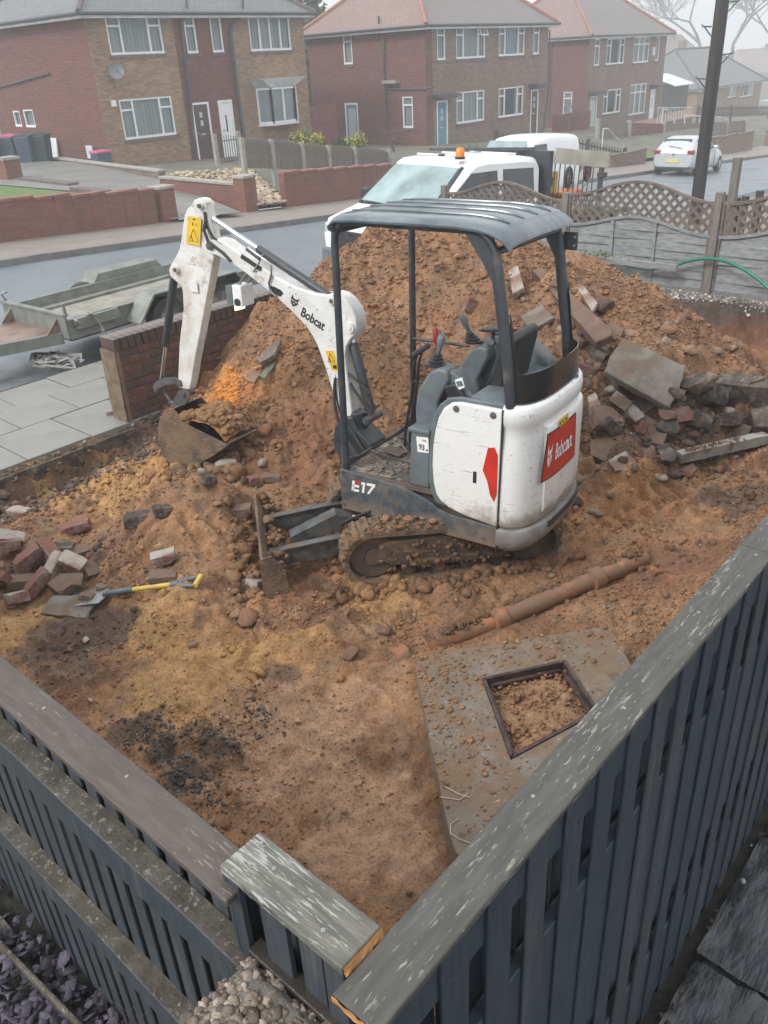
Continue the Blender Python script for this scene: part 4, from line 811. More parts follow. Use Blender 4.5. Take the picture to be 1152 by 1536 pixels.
# -- counterweight: curved tail
CWX, CWL, CWE = -.530, .215, .70
def cw(s, z, off=0.):
    """s runs -1..1 round the tail from right to left"""
    th = s*pi/2; c_, s_ = max(cos(th), 0), sin(th); e = CWE
    x = CWX-CWL*(c_**e); y = .497*np.sign(s_)*(abs(s_)**e)
    nx, ny = -c_**(2-e)/CWL, np.sign(s_)*abs(s_)**(2-e)/.497; L = hypot(nx, ny) or 1; return (x+off*nx/L, y+off*ny/L, z)
SS = [sin(pi/2*t)*.0+t for t in np.linspace(-1, 1, 61)]
def cwband(name, mat, levels, parent=EX, s0=-1, s1=1, n=60, thick=.02, **k):
    b = MB(); ss = np.linspace(s0, s1, n+1); G = [[cw(s, z, o) for s in ss] for z, o in levels]; b.grid(np.array(G)); return b.build(name, mat, parent, smooth=45, recalc=False, **k)
cwband('counterweight', 'white_paint', [(1.262, -.10), (1.262, -.035), (1.256, -.018), (1.240, -.006), (1.20, .0), (1.15, -.004), (1.12, -.020), (1.05, -.020), (.95, -.012), (.62, -.006), (.50, -.004), (.475, -.012), (.465, -.03), (.465, -.3)])
# rear door and its pressed edge
cwband('rear_door', 'white_paint', [(1.098, -.02), (1.098, .002), (1.085, .010), (1.0, .014), (.62, .016), (.555, .012), (.545, .0), (.545, -.03)], s0=-.92, s1=.30, n=36)
b = MB(); ss = np.linspace(.30, .30, 1); G = [[cw(.30+.0, z, o) for z in (.545, .62, .8, 1.0, 1.098)] for o in (-.02, .014)]; b.grid(np.array(G)); b.build('rear_door_edge', 'white_paint', EX, recalc=False)
cwband('tail_bumper', surf('bumper_paint', (.26, .26, .25), (.18, .175, .17), .4, scale=6, bs=.1, dirt=(.17, .14, .11), dscale=7, dlo=.5, dhi=.66, damt=.7), [(.470, -.03), (.470, .012), (.462, .020), (.40, .022), (.36, .016), (.315, -.02), (.285, -.09), (.285, -.35)])
cwband('bumper_strip', 'black_plastic', [(.455, .0225), (.455, .028), (.418, .030), (.418, .022)], s0=-.85, s1=.22, n=30)
b = MB(); b.prism([(-.530, .30), (-.530, .475), (-.538, .475), (-.538, .30)], .47, .512); b.build('joint_gap', 'black_print', EX)
b = MB(); b.box(-.536, -.529, .4, .501, .46, 1.236); b.build('panel_joint', 'black_print', EX)
# tail sign
def srf(px, py, off=.018):
    best = None; d = XM.T@ray(px, py); c = XM.T@(CC-XO)
    for s in np.linspace(-1, .9, 400):
        p = np.array(cw(s, 0, off)); # ray passes over (x,y)=p[:2]?
        k = (p[0]-c[0])*d[1]-(p[1]-c[1])*d[0]
        if best is not None and k*best[0] <= 0:
            t = (p[0]-c[0])/d[0] if abs(d[0]) > abs(d[1]) else (p[1]-c[1])/d[1]; z = c[2]+d[2]*t; cand.append((s, z, t))
        elif best is None: cand = []
        best = (k,)
    cand.sort(key=lambda q: q[2]); return cand[0][:2] if cand else (0., .8)
SG = dict(TL=srf(822, 652), TR=srf(864, 619), BR=srf(862, 683), BL=srf(812, 724)); print('SIGN', SG)
s_in = lambda s, z, o: cw(s, z, o)
def signpatch(name, mat, TLs, TRs, BRs, BLs, off, n=14, m=10, th=.003):
    b = MB(); G = []
    for i in range(m+1):
        v = i/m; row = []
        for j in range(n+1):
            u = j/n; top = (TLs[0]*(1-u)+TRs[0]*u, TLs[1]*(1-u)+TRs[1]*u); bot = (BLs[0]*(1-u)+BRs[0]*u, BLs[1]*(1-u)+BRs[1]*u)
            # rounded corners
            cr = .06; row.append(cw(top[0]*(1-v)+bot[0]*v, top[1]*(1-v)+bot[1]*v, off))
        G.append(row)
    b.grid(np.array(G)); return b.build(name, mat, EX, recalc=False, smooth='all')
ins = lambda c, p, k: (c[0]+(p[0]-c[0])*k, c[1]+(p[1]-c[1])*k)
cen = (sum(v[0] for v in SG.values())/4, sum(v[1] for v in SG.values())/4)
signpatch('sign_border', 'black_print', *[ins(cen, SG[k], 1.03) for k in ('TL', 'TR', 'BR', 'BL')], .0175)
signpatch('tail_sign', 'red_sign', *[ins(cen, SG[k], .97) for k in ('TL', 'TR', 'BR', 'BL')], .0195)
def on_sign(me, name, mat, sc_, su, sv, parent=EX, off=.0215, shear=0):
    """wrap flat lettering on the curved tail: u,v of the sign"""
    me.materials.clear(); me.materials.append(M[mat])
    for v in me.vertices:
        u = su+v.co.x*sc_; w = sv-v.co.y*sc_*1.0; u_ = min(max(u, -.2), 1.2)
        top = ins(SG['TL'], SG['TR'], u_); bot = ins(SG['BL'], SG['BR'], u_); s = top[0]*(1-w)+bot[0]*w; z = top[1]*(1-w)+bot[1]*w; v.co = Vector(cw(s, z, off+v.co.z*0+.001))
    return link(me, name, parent)
me = text_mesh('Bobcat', 1., bold=.02, xs=.62, extrude=0)
bm = bmesh.new(); bm.from_mesh(me); bmesh.ops.subdivide_edges(bm, edges=[e for e in bm.edges if e.calc_length() > .12], cuts=2); bmesh.ops.triangulate(bm, faces=bm.faces); bm.to_mesh(me); bm.free()
for v in me.vertices: v.co.x, v.co.y = v.co.x*1.0, v.co.y*1.9
on_sign(me, 'sign_letters', 'white_print', .262, .61, .50)
def cathead():
    """a wild cat's head: pointed ears, cheek tufts, narrow chin"""
    P_ = [(-.42, .62), (-.20, .34), (.16, .34), (.46, .60), (.40, .16), (.52, -.02), (.36, -.06), (.40, -.24), (.24, -.24), (.16, -.44), (.04, -.40), (-.06, -.52), (-.12, -.36), (-.30, -.30), (-.28, -.16), (-.46, -.12), (-.34, .02), (-.46, .20)]
    b = MB(); b.add([(x, y, 0) for x, y in P_], [tuple(range(len(P_)))]); return b
def catmesh():
    b = cathead(); me = bpy.data.meshes.new('cat'); me.from_pydata(b.v, [], b.f); bm = bmesh.new(); bm.from_mesh(me); bmesh.ops.triangulate(bm, faces=bm.faces); bm.to_mesh(me); bm.free(); return me
me = catmesh()
for v in me.vertices: v.co.x *= .8; v.co.y *= 1.9
on_sign(me, 'cat_emblem', 'white_print', .235, .17, .52)
me = bpy.data.meshes.new('eyes'); ev = []; ef = []
for (x, y, w, h, a) in ((-.16, .10, .15, .05, -.4), (.22, .10, .15, .05, .4), (.03, -.14, .09, .05, 0), (.03, -.30, .2, .02, 0)):
    n0 = len(ev); ev += [(x-w, y-h+a*-.1, 0), (x+w, y-h+a*.2, 0), (x+w*.8, y+h+a*.2, 0), (x-w*.8, y+h-a*.1, 0)]; ef.append((n0, n0+1, n0+2, n0+3))
me.from_pydata([(x*.8, y*1.9, z) for x, y, z in ev], [], ef); on_sign(me, 'cat_face_marks', 'red_sign', .235, .17, .52, off=.0235)
YS = [srf(838, 632), srf(853, 618), srf(854, 630), srf(840, 641)]
signpatch('warning_sticker', 'yellow_sign', YS[0], YS[1], YS[2], YS[3], .0175, 6, 4)
b = MB(); a = YS[0]; c = YS[2]
for k in range(3): s0 = a[0]+(c[0]-a[0])*(.15+.3*k); b.add([cw(s0, a[1]-.012, .0195), cw(s0+(c[0]-a[0])*.08, a[1]-.012, .0195), cw(s0+(c[0]-a[0])*.16, c[1]+.012, .0195), cw(s0+(c[0]-a[0])*.08, c[1]+.012, .0195)], [(0, 1, 2, 3)])
b.build('sticker_print', 'black_print', EX, recalc=False)
# top deck and dark curved guard
b = MB(); top = [cw(s, 1.262, -.03)[:2] for s in np.linspace(-1, 1, 41)]; b.prism([(-.30, -.44)]+[t for t in top]+[(-.30, .44)], 1.225, 1.268, axis='z'); b.build('rear_deck', 'grey_plastic', EX, bevel=.006)
for x, y in ((-.66, -.10), (-.68, -.22)):
    b = MB(); b.tube([(x, y, 1.262), (x, y, 1.274)], .043, 20); b.build('cup_holder_rim', 'grey_plastic', EX); b = MB(); b.tube([(x, y, 1.266), (x, y, 1.2755)], .034, 20); b.build('cup_holder', 'black_plastic', EX)
b = MB(); ss = np.linspace(-1, 1, 81); G = []
def gtop(s):
    e = 1-abs(s); return 1.44 + .34*max(0, 1-e/.20)**2.4
for off in (-.040, -.034):
    for k in (0, .25, .5, .75, 1): G.append([cw(s, 1.268+(gtop(s)-1.268)*k, off-.012*k) for s in ss])
Gc = np.array(G); b.grid(Gc[:5]); b.grid(Gc[5:]); b.grid(np.array([Gc[4], Gc[9]])); b.build('rear_guard', 'black_gloss', EX, smooth=60, recalc=False)

# -- canopy frame
def bend(p0, c, p1, n=6):
    p0, c, p1 = Vector(p0), Vector(c), Vector(p1); return [p0*(1-t)**2+c*2*t*(1-t)+p1*t*t for t in np.linspace(0, 1, n)]
ZR = 2.215
for sy in (1, -1):
    y = .462*sy
    path = [(.605, y, .60), (.612, y, 1.4)]+bend((.617, y, 2.08), (.62, y, ZR), (.49, y, ZR))+bend((-.28, y, ZR-.006), (-.405, y, ZR-.01), (-.445, y, 2.06))+[(-.535, y, 1.5), (-.565, y, 1.245)]
    b = MB(); b.tube(path, [.0235]*(len(path)-3)+[.028, .032, .032], 14); b.build('canopy_frame', 'charcoal', EX, smooth=True)
    b = MB(); b.prism([(-.24, ZR-.01), (-.41, ZR-.02), (-.47, 2.02), (-.545, 1.50), (-.50, 1.50), (-.425, 1.94), (-.36, 2.05)], y-.012, y+.012); b.build('gusset_plate', 'charcoal', EX, bevel=.003)
for x_, z_ in ((.605, 2.16), (-.43, 2.10)): b = MB(); b.tube([(x_, -.462, z_), (x_, .462, z_)], .02, 10); b.build('cross_tube', 'charcoal', EX)
xsr = [.625, .618, .59, .45, .1, -.2, -.30, -.38, -.44, -.485, -.515, -.53]; zsr = [-.03, -.008, .006, .014, .016, .014, .008, -.004, -.022, -.046, -.072, -.095]
b = MB(); yy = [-.505, -.50, -.47, -.42]; yy = yy+list(np.linspace(-.38, .38, 17))+[.42, .47, .50, .505]
def rz(x, z, y):
    e = max(0, abs(y)-.44)/.065; return ZR+.026+z-.028*e*e+.012*(1-(y/.5)**2)
G = [[(x, y, rz(x, z, y)) for y in yy] for x, z in zip(xsr, zsr)]; b.grid(np.array(G)); G2 = [[(x-.004*(x < -.3), y*.995, rz(x, z, y)-.012) for y in yy] for x, z in zip(xsr, zsr)]; b.grid(np.array(G2))
for e0 in (0, -1): b.grid(np.array([[G[i][e0] for i in range(len(xsr))], [G2[i][e0] for i in range(len(xsr))]])); b.grid(np.array([G[e0], G2[e0]]))
b.build('roof_sheet', 'roof_sheet', EX, smooth=40, recalc=False)
for y in (-.30, -.10, .10, .30):
    pts_ = [(x, y, rz(x, z, y)+.0035) for x, z in zip(xsr[2:-3], zsr[2:-3])]; b = MB(); b.tube(pts_, [.003]+[.009]*(len(pts_)-2)+[.004], 8); b.build('roof_rib', 'roof_sheet', EX, smooth=True)
b = MB(); b.tube([(.618, y, rz(.618, -.03, y)-.012) for y in np.linspace(-.5, .5, 14)], .022, 10); b.build('roof_front_lip', 'charcoal', EX, smooth=True)
b = MB(); b.box(-.55, -.46, -.515, -.49, 1.98, 2.09); b.build('lamp_bracket', 'charcoal', EX, bevel=.006)
for z in (2.01, 2.06):
    b = MB(); b.cyl((-.535, -.52, z), (-.535, -.487, z), .008, 10); b.build('bracket_bolt', 'steel', EX)

# -- seat, consoles, levers
b = MB(); b.box(-.42, .02, -.22, .22, .62, .98); b.build('seat_box', 'grey_plastic', EX, bevel=.02)
b = MB(); b.prism([(-.36, .98), (.06, .99), (.10, 1.03), (.08, 1.075), (-.30, 1.065), (-.36, 1.09)], -.22, .22); b.build('seat_cushion', 'black_plastic', EX, bevel=.025, seg=3, smooth=True)
b = MB(); b.prism([(-.30, 1.06), (-.235, 1.12), (-.36, 1.52), (-.40, 1.585), (-.455, 1.575), (-.45, 1.50), (-.36, 1.06)], -.20, .20); b.build('seat_back', 'black_plastic', EX, bevel=.028, seg=3, smooth=True)
def console(y0, y1, dx=0., nm='control_console', z0=.70):
    pf = [(.13, z0), (.135, 1.10), (.11, 1.22), (.03, 1.345), (-.03, 1.375), (-.09, 1.365), (-.10, 1.30), (-.02, 1.14), (-.05, 1.02), (-.05, z0)]
    return MB().prism([(x+dx, z) for x, z in pf], y0, y1).build(nm, 'grey_plastic', EX, bevel=.018, seg=3, smooth=True)
console(.20, .345); console(-.36, -.22)
MB().prism([(-.05, 1.36), (-.13, 1.35), (-.30, 1.17), (-.30, 1.08), (-.17, 1.09), (-.06, 1.24)], .235, .315).build('armrest', 'grey_plastic', EX, bevel=.015, seg=3, smooth=True)
MB().prism([(-.08, 1.22), (-.07, 1.27), (-.15, 1.30), (-.23, 1.20), (-.21, 1.13), (-.17, 1.14)], .318, .352).build('armrest_pad', 'black_plastic', EX, bevel=.014, seg=3, smooth=True)
lp2 = xz([(682, 570), (693, 566), (697, 581), (686, 586)], .348); MB().prism(lp2, .3455, .3475).build('console_label', 'white_print', EX); lq = [(x*.8+np.mean([a for a, _ in lp2])*.2, z*.5+np.mean([b_ for _, b_ in lp2])*.5) for x, z in lp2]; MB().prism(lq, .3475, .3482).build('label_print', 'grey_plastic', EX)
def joystick(x, y, z, lean):
    b = MB(); prf = [(.062, 0), (.062, .012), (.048, .02), (.05, .03), (.038, .038), (.04, .048), (.028, .056), (.03, .064), (.018, .075)]
    n = 20; G = [[(x+r*cos(a)*1.0+lean[0]*h, y+r*sin(a)+lean[1]*h, z+h) for a in np.linspace(0, 2*pi, n, endpoint=False)] for r, h in prf]; b.grid(np.array(G), close=True); b.build('lever_bellows', 'black_plastic', EX, smooth=30)
    p = Vector((x+lean[0]*.075, y+lean[1]*.075, z+.07)); q2 = p+Vector((lean[0]*.12, lean[1]*.12, .11)); b = MB(); b.tube([p, p.lerp(q2, .3), p.lerp(q2, .6), p.lerp(q2, .85), q2, q2+Vector((0, 0, .012))], [.012, .017, .023, .026, .022, .008], 12); b.build('joystick', 'grey_plastic', EX, smooth=True)
joystick(.03, .27, 1.365, (-.15, -.12)); joystick(.04, -.29, 1.375, (.35, .25))
# right hand instrument console
MB().prism([(.05, .9), (.02, 1.36), (-.08, 1.44), (-.34, 1.42), (-.50, 1.28), (-.50, .9)], -.46, -.33).build('instrument_console', 'grey_plastic', EX, bevel=.02, seg=3, smooth=True)
b = MB(); b.prism([(.02, 1.455), (-.02, 1.475), (-.155, 1.49), (-.19, 1.475), (-.15, 1.462), (-.02, 1.45)], -.37, -.29); b.build('monitor', 'black_plastic', EX, bevel=.008); b = MB(); b.cyl((-.08, -.33, 1.38), (-.08, -.33, 1.46), .012, 10); b.cyl((-.10, -.29, 1.39), (-.10, -.265, 1.40), .02, 14); b.build('monitor_stalk', 'black_plastic', EX)
b = MB(); b.tube([(-.20, -.42, 1.43), (-.20, -.42, 1.47)], [.008, .02], 10); b.build('red_knob', 'red_plastic', EX)
for dx, y in ((0, .03), (.012, -.06)):
    b = MB(); b.tube([(.40+dx, y, .66), (.39+dx, y, .80), (.335+dx, y, 1.10), (.325+dx, y, 1.25), (.30+dx, y, 1.33)], .0095, 8); b.build('travel_lever', 'black_plastic', EX, smooth=True)
    b = MB(); b.tube([(.315+dx, y+.035, 1.335), (.27+dx, y-.045, 1.372)], .019, 10); b.build('lever_grip', 'charcoal', EX, smooth=True)
b = MB(); b.tube([(.38, -.30, .66), (.36, -.30, 1.0), (.315, -.30, 1.15), (.33, -.30, 1.33)], .008, 8); b.build('blade_lever', 'black_plastic', EX, smooth=True); b = MB(); b.tube([(.33, -.30, 1.32), (.334, -.30, 1.35), (.338, -.30, 1.42), (.34, -.30, 1.44)], [.012, .02, .022, .010], 12); b.build('blade_lever_knob', 'red_plastic', EX, smooth=True)
b = MB(); b.tube([(.60, -.44, 1.30), (.15, -.44, 1.30)], .011, 8); b.tube([(.60, -.44, .98), (.15, -.44, .98)], .011, 8); b.build('hand_rail', 'charcoal', EX, smooth=True)
for x, y in ((.43, .10), (.42, -.10)):
    b = MB(); b.prism([(x-.06, .635), (x+.08, .66), (x+.08, .668), (x-.06, .645)], y-.055, y+.055); b.build('foot_pedal', 'mud_steel', EX, bevel=.003)
b = MB(); b.tube([(.36, .06, .64), (.44, .03, .70), (.46, -.03, .70), (.38, -.05, .64)], .010, 8); b.tube([(.25, .18, .62), (.50, .22, .66), (.52, .25, .66), (.3, .35, .62)], .006, 6); b.build('pedal_rod', 'dark_steel', EX)
b = MB(); b.tube([(-.02, .12, .85), (.05, .10, .95), (.04, .12, 1.05)], .03, 10); b.build('safety_lever', 'black_plastic', EX, smooth=True)

# -- boom, dipper, bucket
YB = 0.
def plate(pxs, y, w, name, mat, bev=.006, yc=None, sm=False):
    P_ = xz(pxs, (yc if yc is not None else YB)+w/2); c = yc if yc is not None else YB
    return MB().prism(P_, c-w/2, c+w/2).build(name, mat, EX, bevel=bev, seg=2, smooth=sm)
boom_up = [(320, 358), (334, 362), (346, 371), (362, 382), (382, 393), (400, 406), (419, 419), (445, 431), (470, 440), (488, 443), (499, 440), (509, 443), (519, 451), (528, 463), (534, 477), (535, 492), (531, 503), (524, 511), (519, 520), (517, 532), (519, 552), (523, 580), (527, 612), (531, 643)]
boom_dn = [(517, 645), (508, 620), (499, 588), (493, 568), (488, 552), (482, 535), (476, 519), (469, 505), (461, 493), (450, 480), (437, 467), (424, 455), (408, 441), (390, 427), (371, 412), (357, 402), (346, 395), (334, 388), (324, 383), (314, 381), (309, 374), (311, 364)]
plate(boom_up+boom_dn, 0, .13, 'boom', 'boom_white', .008, sm=30)
P_ = xz([(314, 366), (330, 371), (352, 386), (376, 404), (400, 423), (382, 412), (355, 396), (330, 383), (314, 376)], .068)
dip = [(287, 307), (291, 300), (298, 297), (304, 299), (308, 304), (311, 318), (314, 335), (318, 348), (321, 362), (322, 378), (319, 395), (314, 424), (309, 452), (304, 479), (298, 510), (292, 540), (287, 572), (284, 585), (268, 582), (267, 566), (268, 540), (269, 515), (272, 488), (275, 464), (274, 440), (272, 428), (266, 424), (260, 419), (255, 414), (253, 405), (256, 397), (263, 386), (269, 374), (272, 356), (274, 340), (277, 322), (281, 313)]
plate(dip, 0, .085, 'dipper', 'dipper_white', .007, yc=0., sm=30)
def pin(px, py, y0, y1, r=.026, nm='pivot_pin', mat='dark_steel'):
    a = pl(px, py, y=y1); b = MB(); b.cyl((a[0], y0, a[2]), (a[0], y1, a[2]), r, 18); b.cyl((a[0], y0-.006, a[2]), (a[0], y1+.006, a[2]), r*.5, 12); return b.build(nm, mat, EX, bevel=.002)
pin(297, 309, -.075, .075, .024, mat='boom_white'); pin(313, 369, -.085, .085, .03); pin(261, 405, -.075, .075, .03, mat='boom_white'); pin(524, 492, -.085, .085, .034, mat='boom_white'); pin(496, 452, -.08, .08, .026, mat='boom_white')
for px, py in ((297, 309), (313, 369), (261, 405), (524, 492), (496, 452)):
    a = pl(px, py, y=.086); b = MB(); b.tube([(a[0], .07, a[2]), (a[0], .086, a[2])], [.017, .015], 6); b.build('pin_bolt', 'dark_steel', EX)
def ram(name, A, B, k, y, rb, rr_, mA='black_plastic'):
    a = pl(*A, y=y); c = pl(*B, y=y); a, c = Vector((a[0], y, a[2])), Vector((c[0], y, c[2])); m = a.lerp(c, k)
    b = MB(); b.tube([a, m, m+(c-a).normalized()*.012], [rb, rb, rb*.8], 16); cyl_ = b.build(name+'_cylinder', 'charcoal', EX, smooth=35)
    b = MB(); b.tube([m, c], rr_, 12); b.build(name+'_rod', 'chrome', EX, smooth=35); b = MB(); b.tube([(c[0], y-.03, c[2]), (c[0], y+.03, c[2])], rb*.75, 14); b.tube([(a[0], y-.035, a[2]), (a[0], y+.035, a[2])], rb*.95, 14); b.build(name+'_eyes', 'dark_steel', EX)
    return a, c
ram('dipper', (496, 446), (305, 318), .55, 0, .031, .017)
ram('bucket', (262, 410), (241, 577), .62, 0, .032, .016)
a = pl(523, 495, y=0.); b_ = pl(548, 618, y=0.)
ram('boom', (555, 612), (524, 492), .80, -.0, .036, .02)
# hoses and pipes
b = MB(); hp_ = [pl(*q_, y=.075) for q_ in ((309, 330), (306, 345), (312, 362), (323, 371), (335, 380), (346, 392))]; b.tube([tuple(p) for p in hp_], .012, 8); hp_ = [pl(*q_, y=.055) for q_ in ((307, 318), (309, 338), (320, 357), (334, 366))]; b.tube([tuple(p) for p in hp_], .011, 8); b.build('hydraulic_hose', 'rubber', EX, smooth=True)
b = MB(); hp_ = [pl(*q_, y=.078) for q_ in ((372, 371), (384, 380), (398, 390), (407, 398), (407, 412), (403, 425), (406, 438), (415, 445))]; b.tube([tuple(p) for p in hp_], .0075, 8); hp_ = [pl(*q_, y=.078) for q_ in ((394, 382), (388, 395), (380, 408))]; b.tube([tuple(p) for p in hp_], .006, 6); b.build('steel_pipe', 'steel', EX, smooth=True)
b = MB(); a = pl(370, 373, y=.075); c = pl(390, 388, y=.075); b.tube([tuple(a), tuple(c)], .014, 10); b.build('pipe_coupling', 'black_plastic', EX)
b = MB(); a = pl(362, 384, y=.066); c = pl(392, 404, y=.066); b.beam(tuple(a), tuple(c), .012, .028); b.build('cylinder_rest', 'black_plastic', EX)
sl_ = xz([(405, 429), (411, 430), (421, 435), (425, 440), (421, 445), (410, 441)], .067); MB().prism(sl_, .060, .0665).build('boom_slot', 'black_print', EX)
for k, (hx, hy) in enumerate((((523, 560), (556, 590)), ((526, 575), (552, 612)))):
    b = MB(); p0 = pl(*hx, y=.04); p1 = pl(*hy, y=.06); mid = (p0+p1)/2+np.array([.05, .02, .05]); b.tube(bend(p0, mid, p1, 9), .010, 8); b.build('hydraulic_hose', 'rubber', EX, smooth=True)
# boom foot and slew bracket
b = MB(); b.prism([(.63, .40), (.63, .66), (.74, .74), (.80, .84), (.88, .82), (.95, .74), (.97, .60), (.90, .44)], -.10, .10); b.cyl((.80, 0, .38), (.80, 0, .86), .07, 18); b.build('slew_bracket', 'charcoal', EX, bevel=.015, seg=2)
pin(548, 632, -.09, .105, .028)
# lettering on the boom
u1 = pl(450, 466, y=.067); u2 = pl(488, 492, y=.067); m_ = (u1+u2)/2; dR = (u2-u1); dR[1] = 0; up_ = np.array([-dR[2], 0, dR[0]]); up_ = up_ if up_[2] > 0 else -up_
place_text('Bobcat', 'boom_letters', 'black_print', EX, .094, (m_[0], .0665, m_[2]), dR, up_, bold=.02, xs=.80)
cm = catmesh(); a_ = pl(441, 453, y=.067); R3 = Vector(dR).normalized(); U3 = Vector(up_).normalized()
for v in cm.vertices: q_ = Vector((a_[0], .0675, a_[2]))+R3*v.co.x*.072+U3*v.co.y*.072; v.co = q_
cm.materials.append(M['black_print']); link(cm, 'cat_emblem', EX)
for (x_, y_, w_, h_) in ((-.16, .10, .15, .045), (.22, .10, .15, .045), (.03, -.16, .10, .04)):
    c9 = Vector((a_[0], .0682, a_[2]))+R3*x_*.072+U3*y_*.072; b = MB(); b.add([c9-R3*w_*.072-U3*h_*.072, c9+R3*w_*.072-U3*h_*.072, c9+R3*w_*.06+U3*h_*.072, c9-R3*w_*.06+U3*h_*.072], [(0, 1, 2, 3)]); b.build('emblem_mark', 'boom_white', EX, recalc=False)
def sticker(pxs, y, mat='yellow_sign', nm='warning_sticker'):
    P_ = xz(pxs, y); MB().prism(P_, y-.001, y+.0008).build(nm, mat, EX); return P_
def wtri(pxs, y):
    P_ = xz(pxs, y); b = MB(); c_ = np.mean(P_, 0); P3 = [Vector((p[0], y, p[1])) for p in P_]; b.tube(P3+[P3[0]], .0022, 4, caps=False); b.beam(P3[0].lerp(P3[1], .5), P3[2].lerp(P3[1], .6), .003, .006); b.build('sticker_print', 'black_print', EX)
sticker([(282, 324), (302, 328), (300, 369), (279, 365)], .054); wtri([(290, 344), (283, 361), (298, 363)], .0555)
b = MB(); 
for (px, py, w_, h_) in ((291, 329, .012, .005), (289, 336, .005, .010), (294, 338, .004, .006)): a = pl(px, py, y=.0555); b.box(a[0]-w_, a[0]+w_, .0548, .0560, a[2]-h_, a[2]+h_)
b.build('sticker_print', 'black_print', EX)
sticker([(488, 526), (500, 526), (510, 556), (498, 556)], .0662); wtri([(495, 530), (492, 543), (502, 543)], .068)
b = MB(); a = pl(502, 550, y=.0665); b.box(a[0]-.018, a[0]+.012, .0668, .0682, a[2]-.014, a[2]+.012); b.build('sticker_print', 'black_print', EX)
a = pl(515, 477, y=.0665); b = MB(); b.box(a[0]-.022, a[0]+.022, .0655, .0675, a[2]-.02, a[2]+.02); b.build('lift_sticker', 'white_paint', EX)
b = MB(); a = pl(289, 428, y=.055); b.prism([(a[0]-.05, a[2]-.05), (a[0]-.05, a[2]+.02), (a[0]-.02, a[2]+.04), (a[0]+.03, a[2]+.03), (a[0]+.035, a[2]-.03), (a[0]+.02, a[2]-.05)], .050, .060); b.build('weld_plate', 'dipper_white', EX, bevel=.003)
# work lamp slung under the boom (it is lit)
b = MB(); c0 = pl(363, 440, y=0.0); lx, lz = c0[0], c0[2]; 
b.box(lx-.055, lx+.035, -.07, .07, lz-.085, lz+.07); b.build('lamp_housing', 'white_paint', EX, bevel=.010, seg=2)
b = MB(); b.tube([(lx-.012, .069, lz-.05), (lx-.012, .078, lz-.05)], .027, 20); b.build('lamp_vent', 'black_plastic', EX)
b = MB(); 
for k in range(6): b.box(lx+.036, lx+.10, -.07+k*.025, -.062+k*.025, lz-.075, lz+.06)
b.box(lx+.036, lx+.045, -.07, .07, lz-.07, lz+.055); b.build('lamp_fins', 'grey_plastic', EX)
b = MB(); a = pl(382, 402, y=0.); b.tube([(lx+.005, .03, lz+.06), (a[0], .05, a[2])], .011, 10); b.tube([(lx-.02, -.03, lz+.06), (a[0]-.03, -.03, a[2])], .011, 10); b.build('lamp_bracket', 'steel', EX)
b = MB(); b.box(lx+.030, lx+.0395, -.05, .05, lz-.12, lz-.086); b.build('lamp_lens', 'lamp_lens', EX)
lamp = bpy.data.lights.new('work_lamp', 'SPOT'); lamp.energy = 34; lamp.color = (1, .50, .14); lamp.spot_size = radians(38); lamp.spot_blend = 1; lamp.shadow_soft_size = .03
lo = bpy.data.objects.new('work_lamp', lamp); COL.objects.link(lo); lo.parent = EX; lo.location = (lx+.05, 0, lz-.15); tgt = toL(gp(345, 585)); lo.rotation_euler = (Vector(lo.location)-Vector(tgt)).to_track_quat('Z', 'Y').to_euler()
# linkage and bucket
b = MB()
for y in (-.045, .045):
    P_ = xz([(233, 590), (230, 580), (234, 572), (246, 567), (262, 566), (272, 571), (274, 579), (262, 576), (249, 577), (240, 582)], y); b.prism(P_, y-.006, y+.006)
    P_ = xz([(268, 586), (277, 583), (285, 589), (284, 600), (272, 614), (265, 618), (258, 612), (262, 598)], y); b.prism(P_, y-.007, y+.007)
b.build('bucket_linkage', 'dark_steel', EX, bevel=.002)
pin(235, 584, -.06, .06, .022); pin(275, 593, -.06, .06, .022); pin(263, 612, -.06, .06, .022); pin(268, 577, -.06, .06, .02)
b = MB(); P3 = [pl(*q_, y=.0) for q_ in ((245, 575), (248, 590), (256, 602), (266, 607))]; b.tube([tuple(p) for p in P3], .014, 8); b.build('link_arm', 'dark_steel', EX)
bp = [(2.50, .64), (2.60, .60), (2.69, .48), (2.73, .31), (2.70, .18), (2.60, .12), (2.46, .12), (2.28, .20), (2.10, .31), (1.95, .43)]
b = MB(); WB = .165; n = len(bp); inn = [(x-.012*(1 if i < 5 else .2), z+.012*(0 if i < 3 else 1)) for i, (x, z) in enumerate(bp)]
b.prism(bp+inn[::-1], -WB, WB); b.build('bucket_shell', 'mud_caked', EX, smooth=25)
for sy in (-1, 1): 
    b = MB(); b.prism(bp+[(2.12, .47), (2.34, .52)], sy*WB-.006, sy*WB+.006); b.build('bucket_side', 'mud_caked', EX, bevel=.002)
b = MB(); b.beam((1.92, 0, .455), (2.02, 0, .375), 2*WB+.01, .014, up=(0, 0, 1)); b.build('cutting_edge', 'mud_steel', EX)
n = 330; by = r_.uniform(-WB+.02, WB-.02, n); bt = r_.uniform(0, 1, n); P = np.stack([1.98+.56*bt, by, .45+.13*np.sin(pi*np.clip(bt, 0, 1)**.8)+.03*(1-(by/WB)**2)+r_.normal(0, .012, n)], -1); scatter('bucket_soil', P, np.clip(r_.lognormal(-3.5, .3, n), .018, .06), YE*.5*r_.uniform(.6, 1.1, (n, 1))+BR*.45, 'clod', ICO2, 8, seed=41, parent=EX, smooth=True)
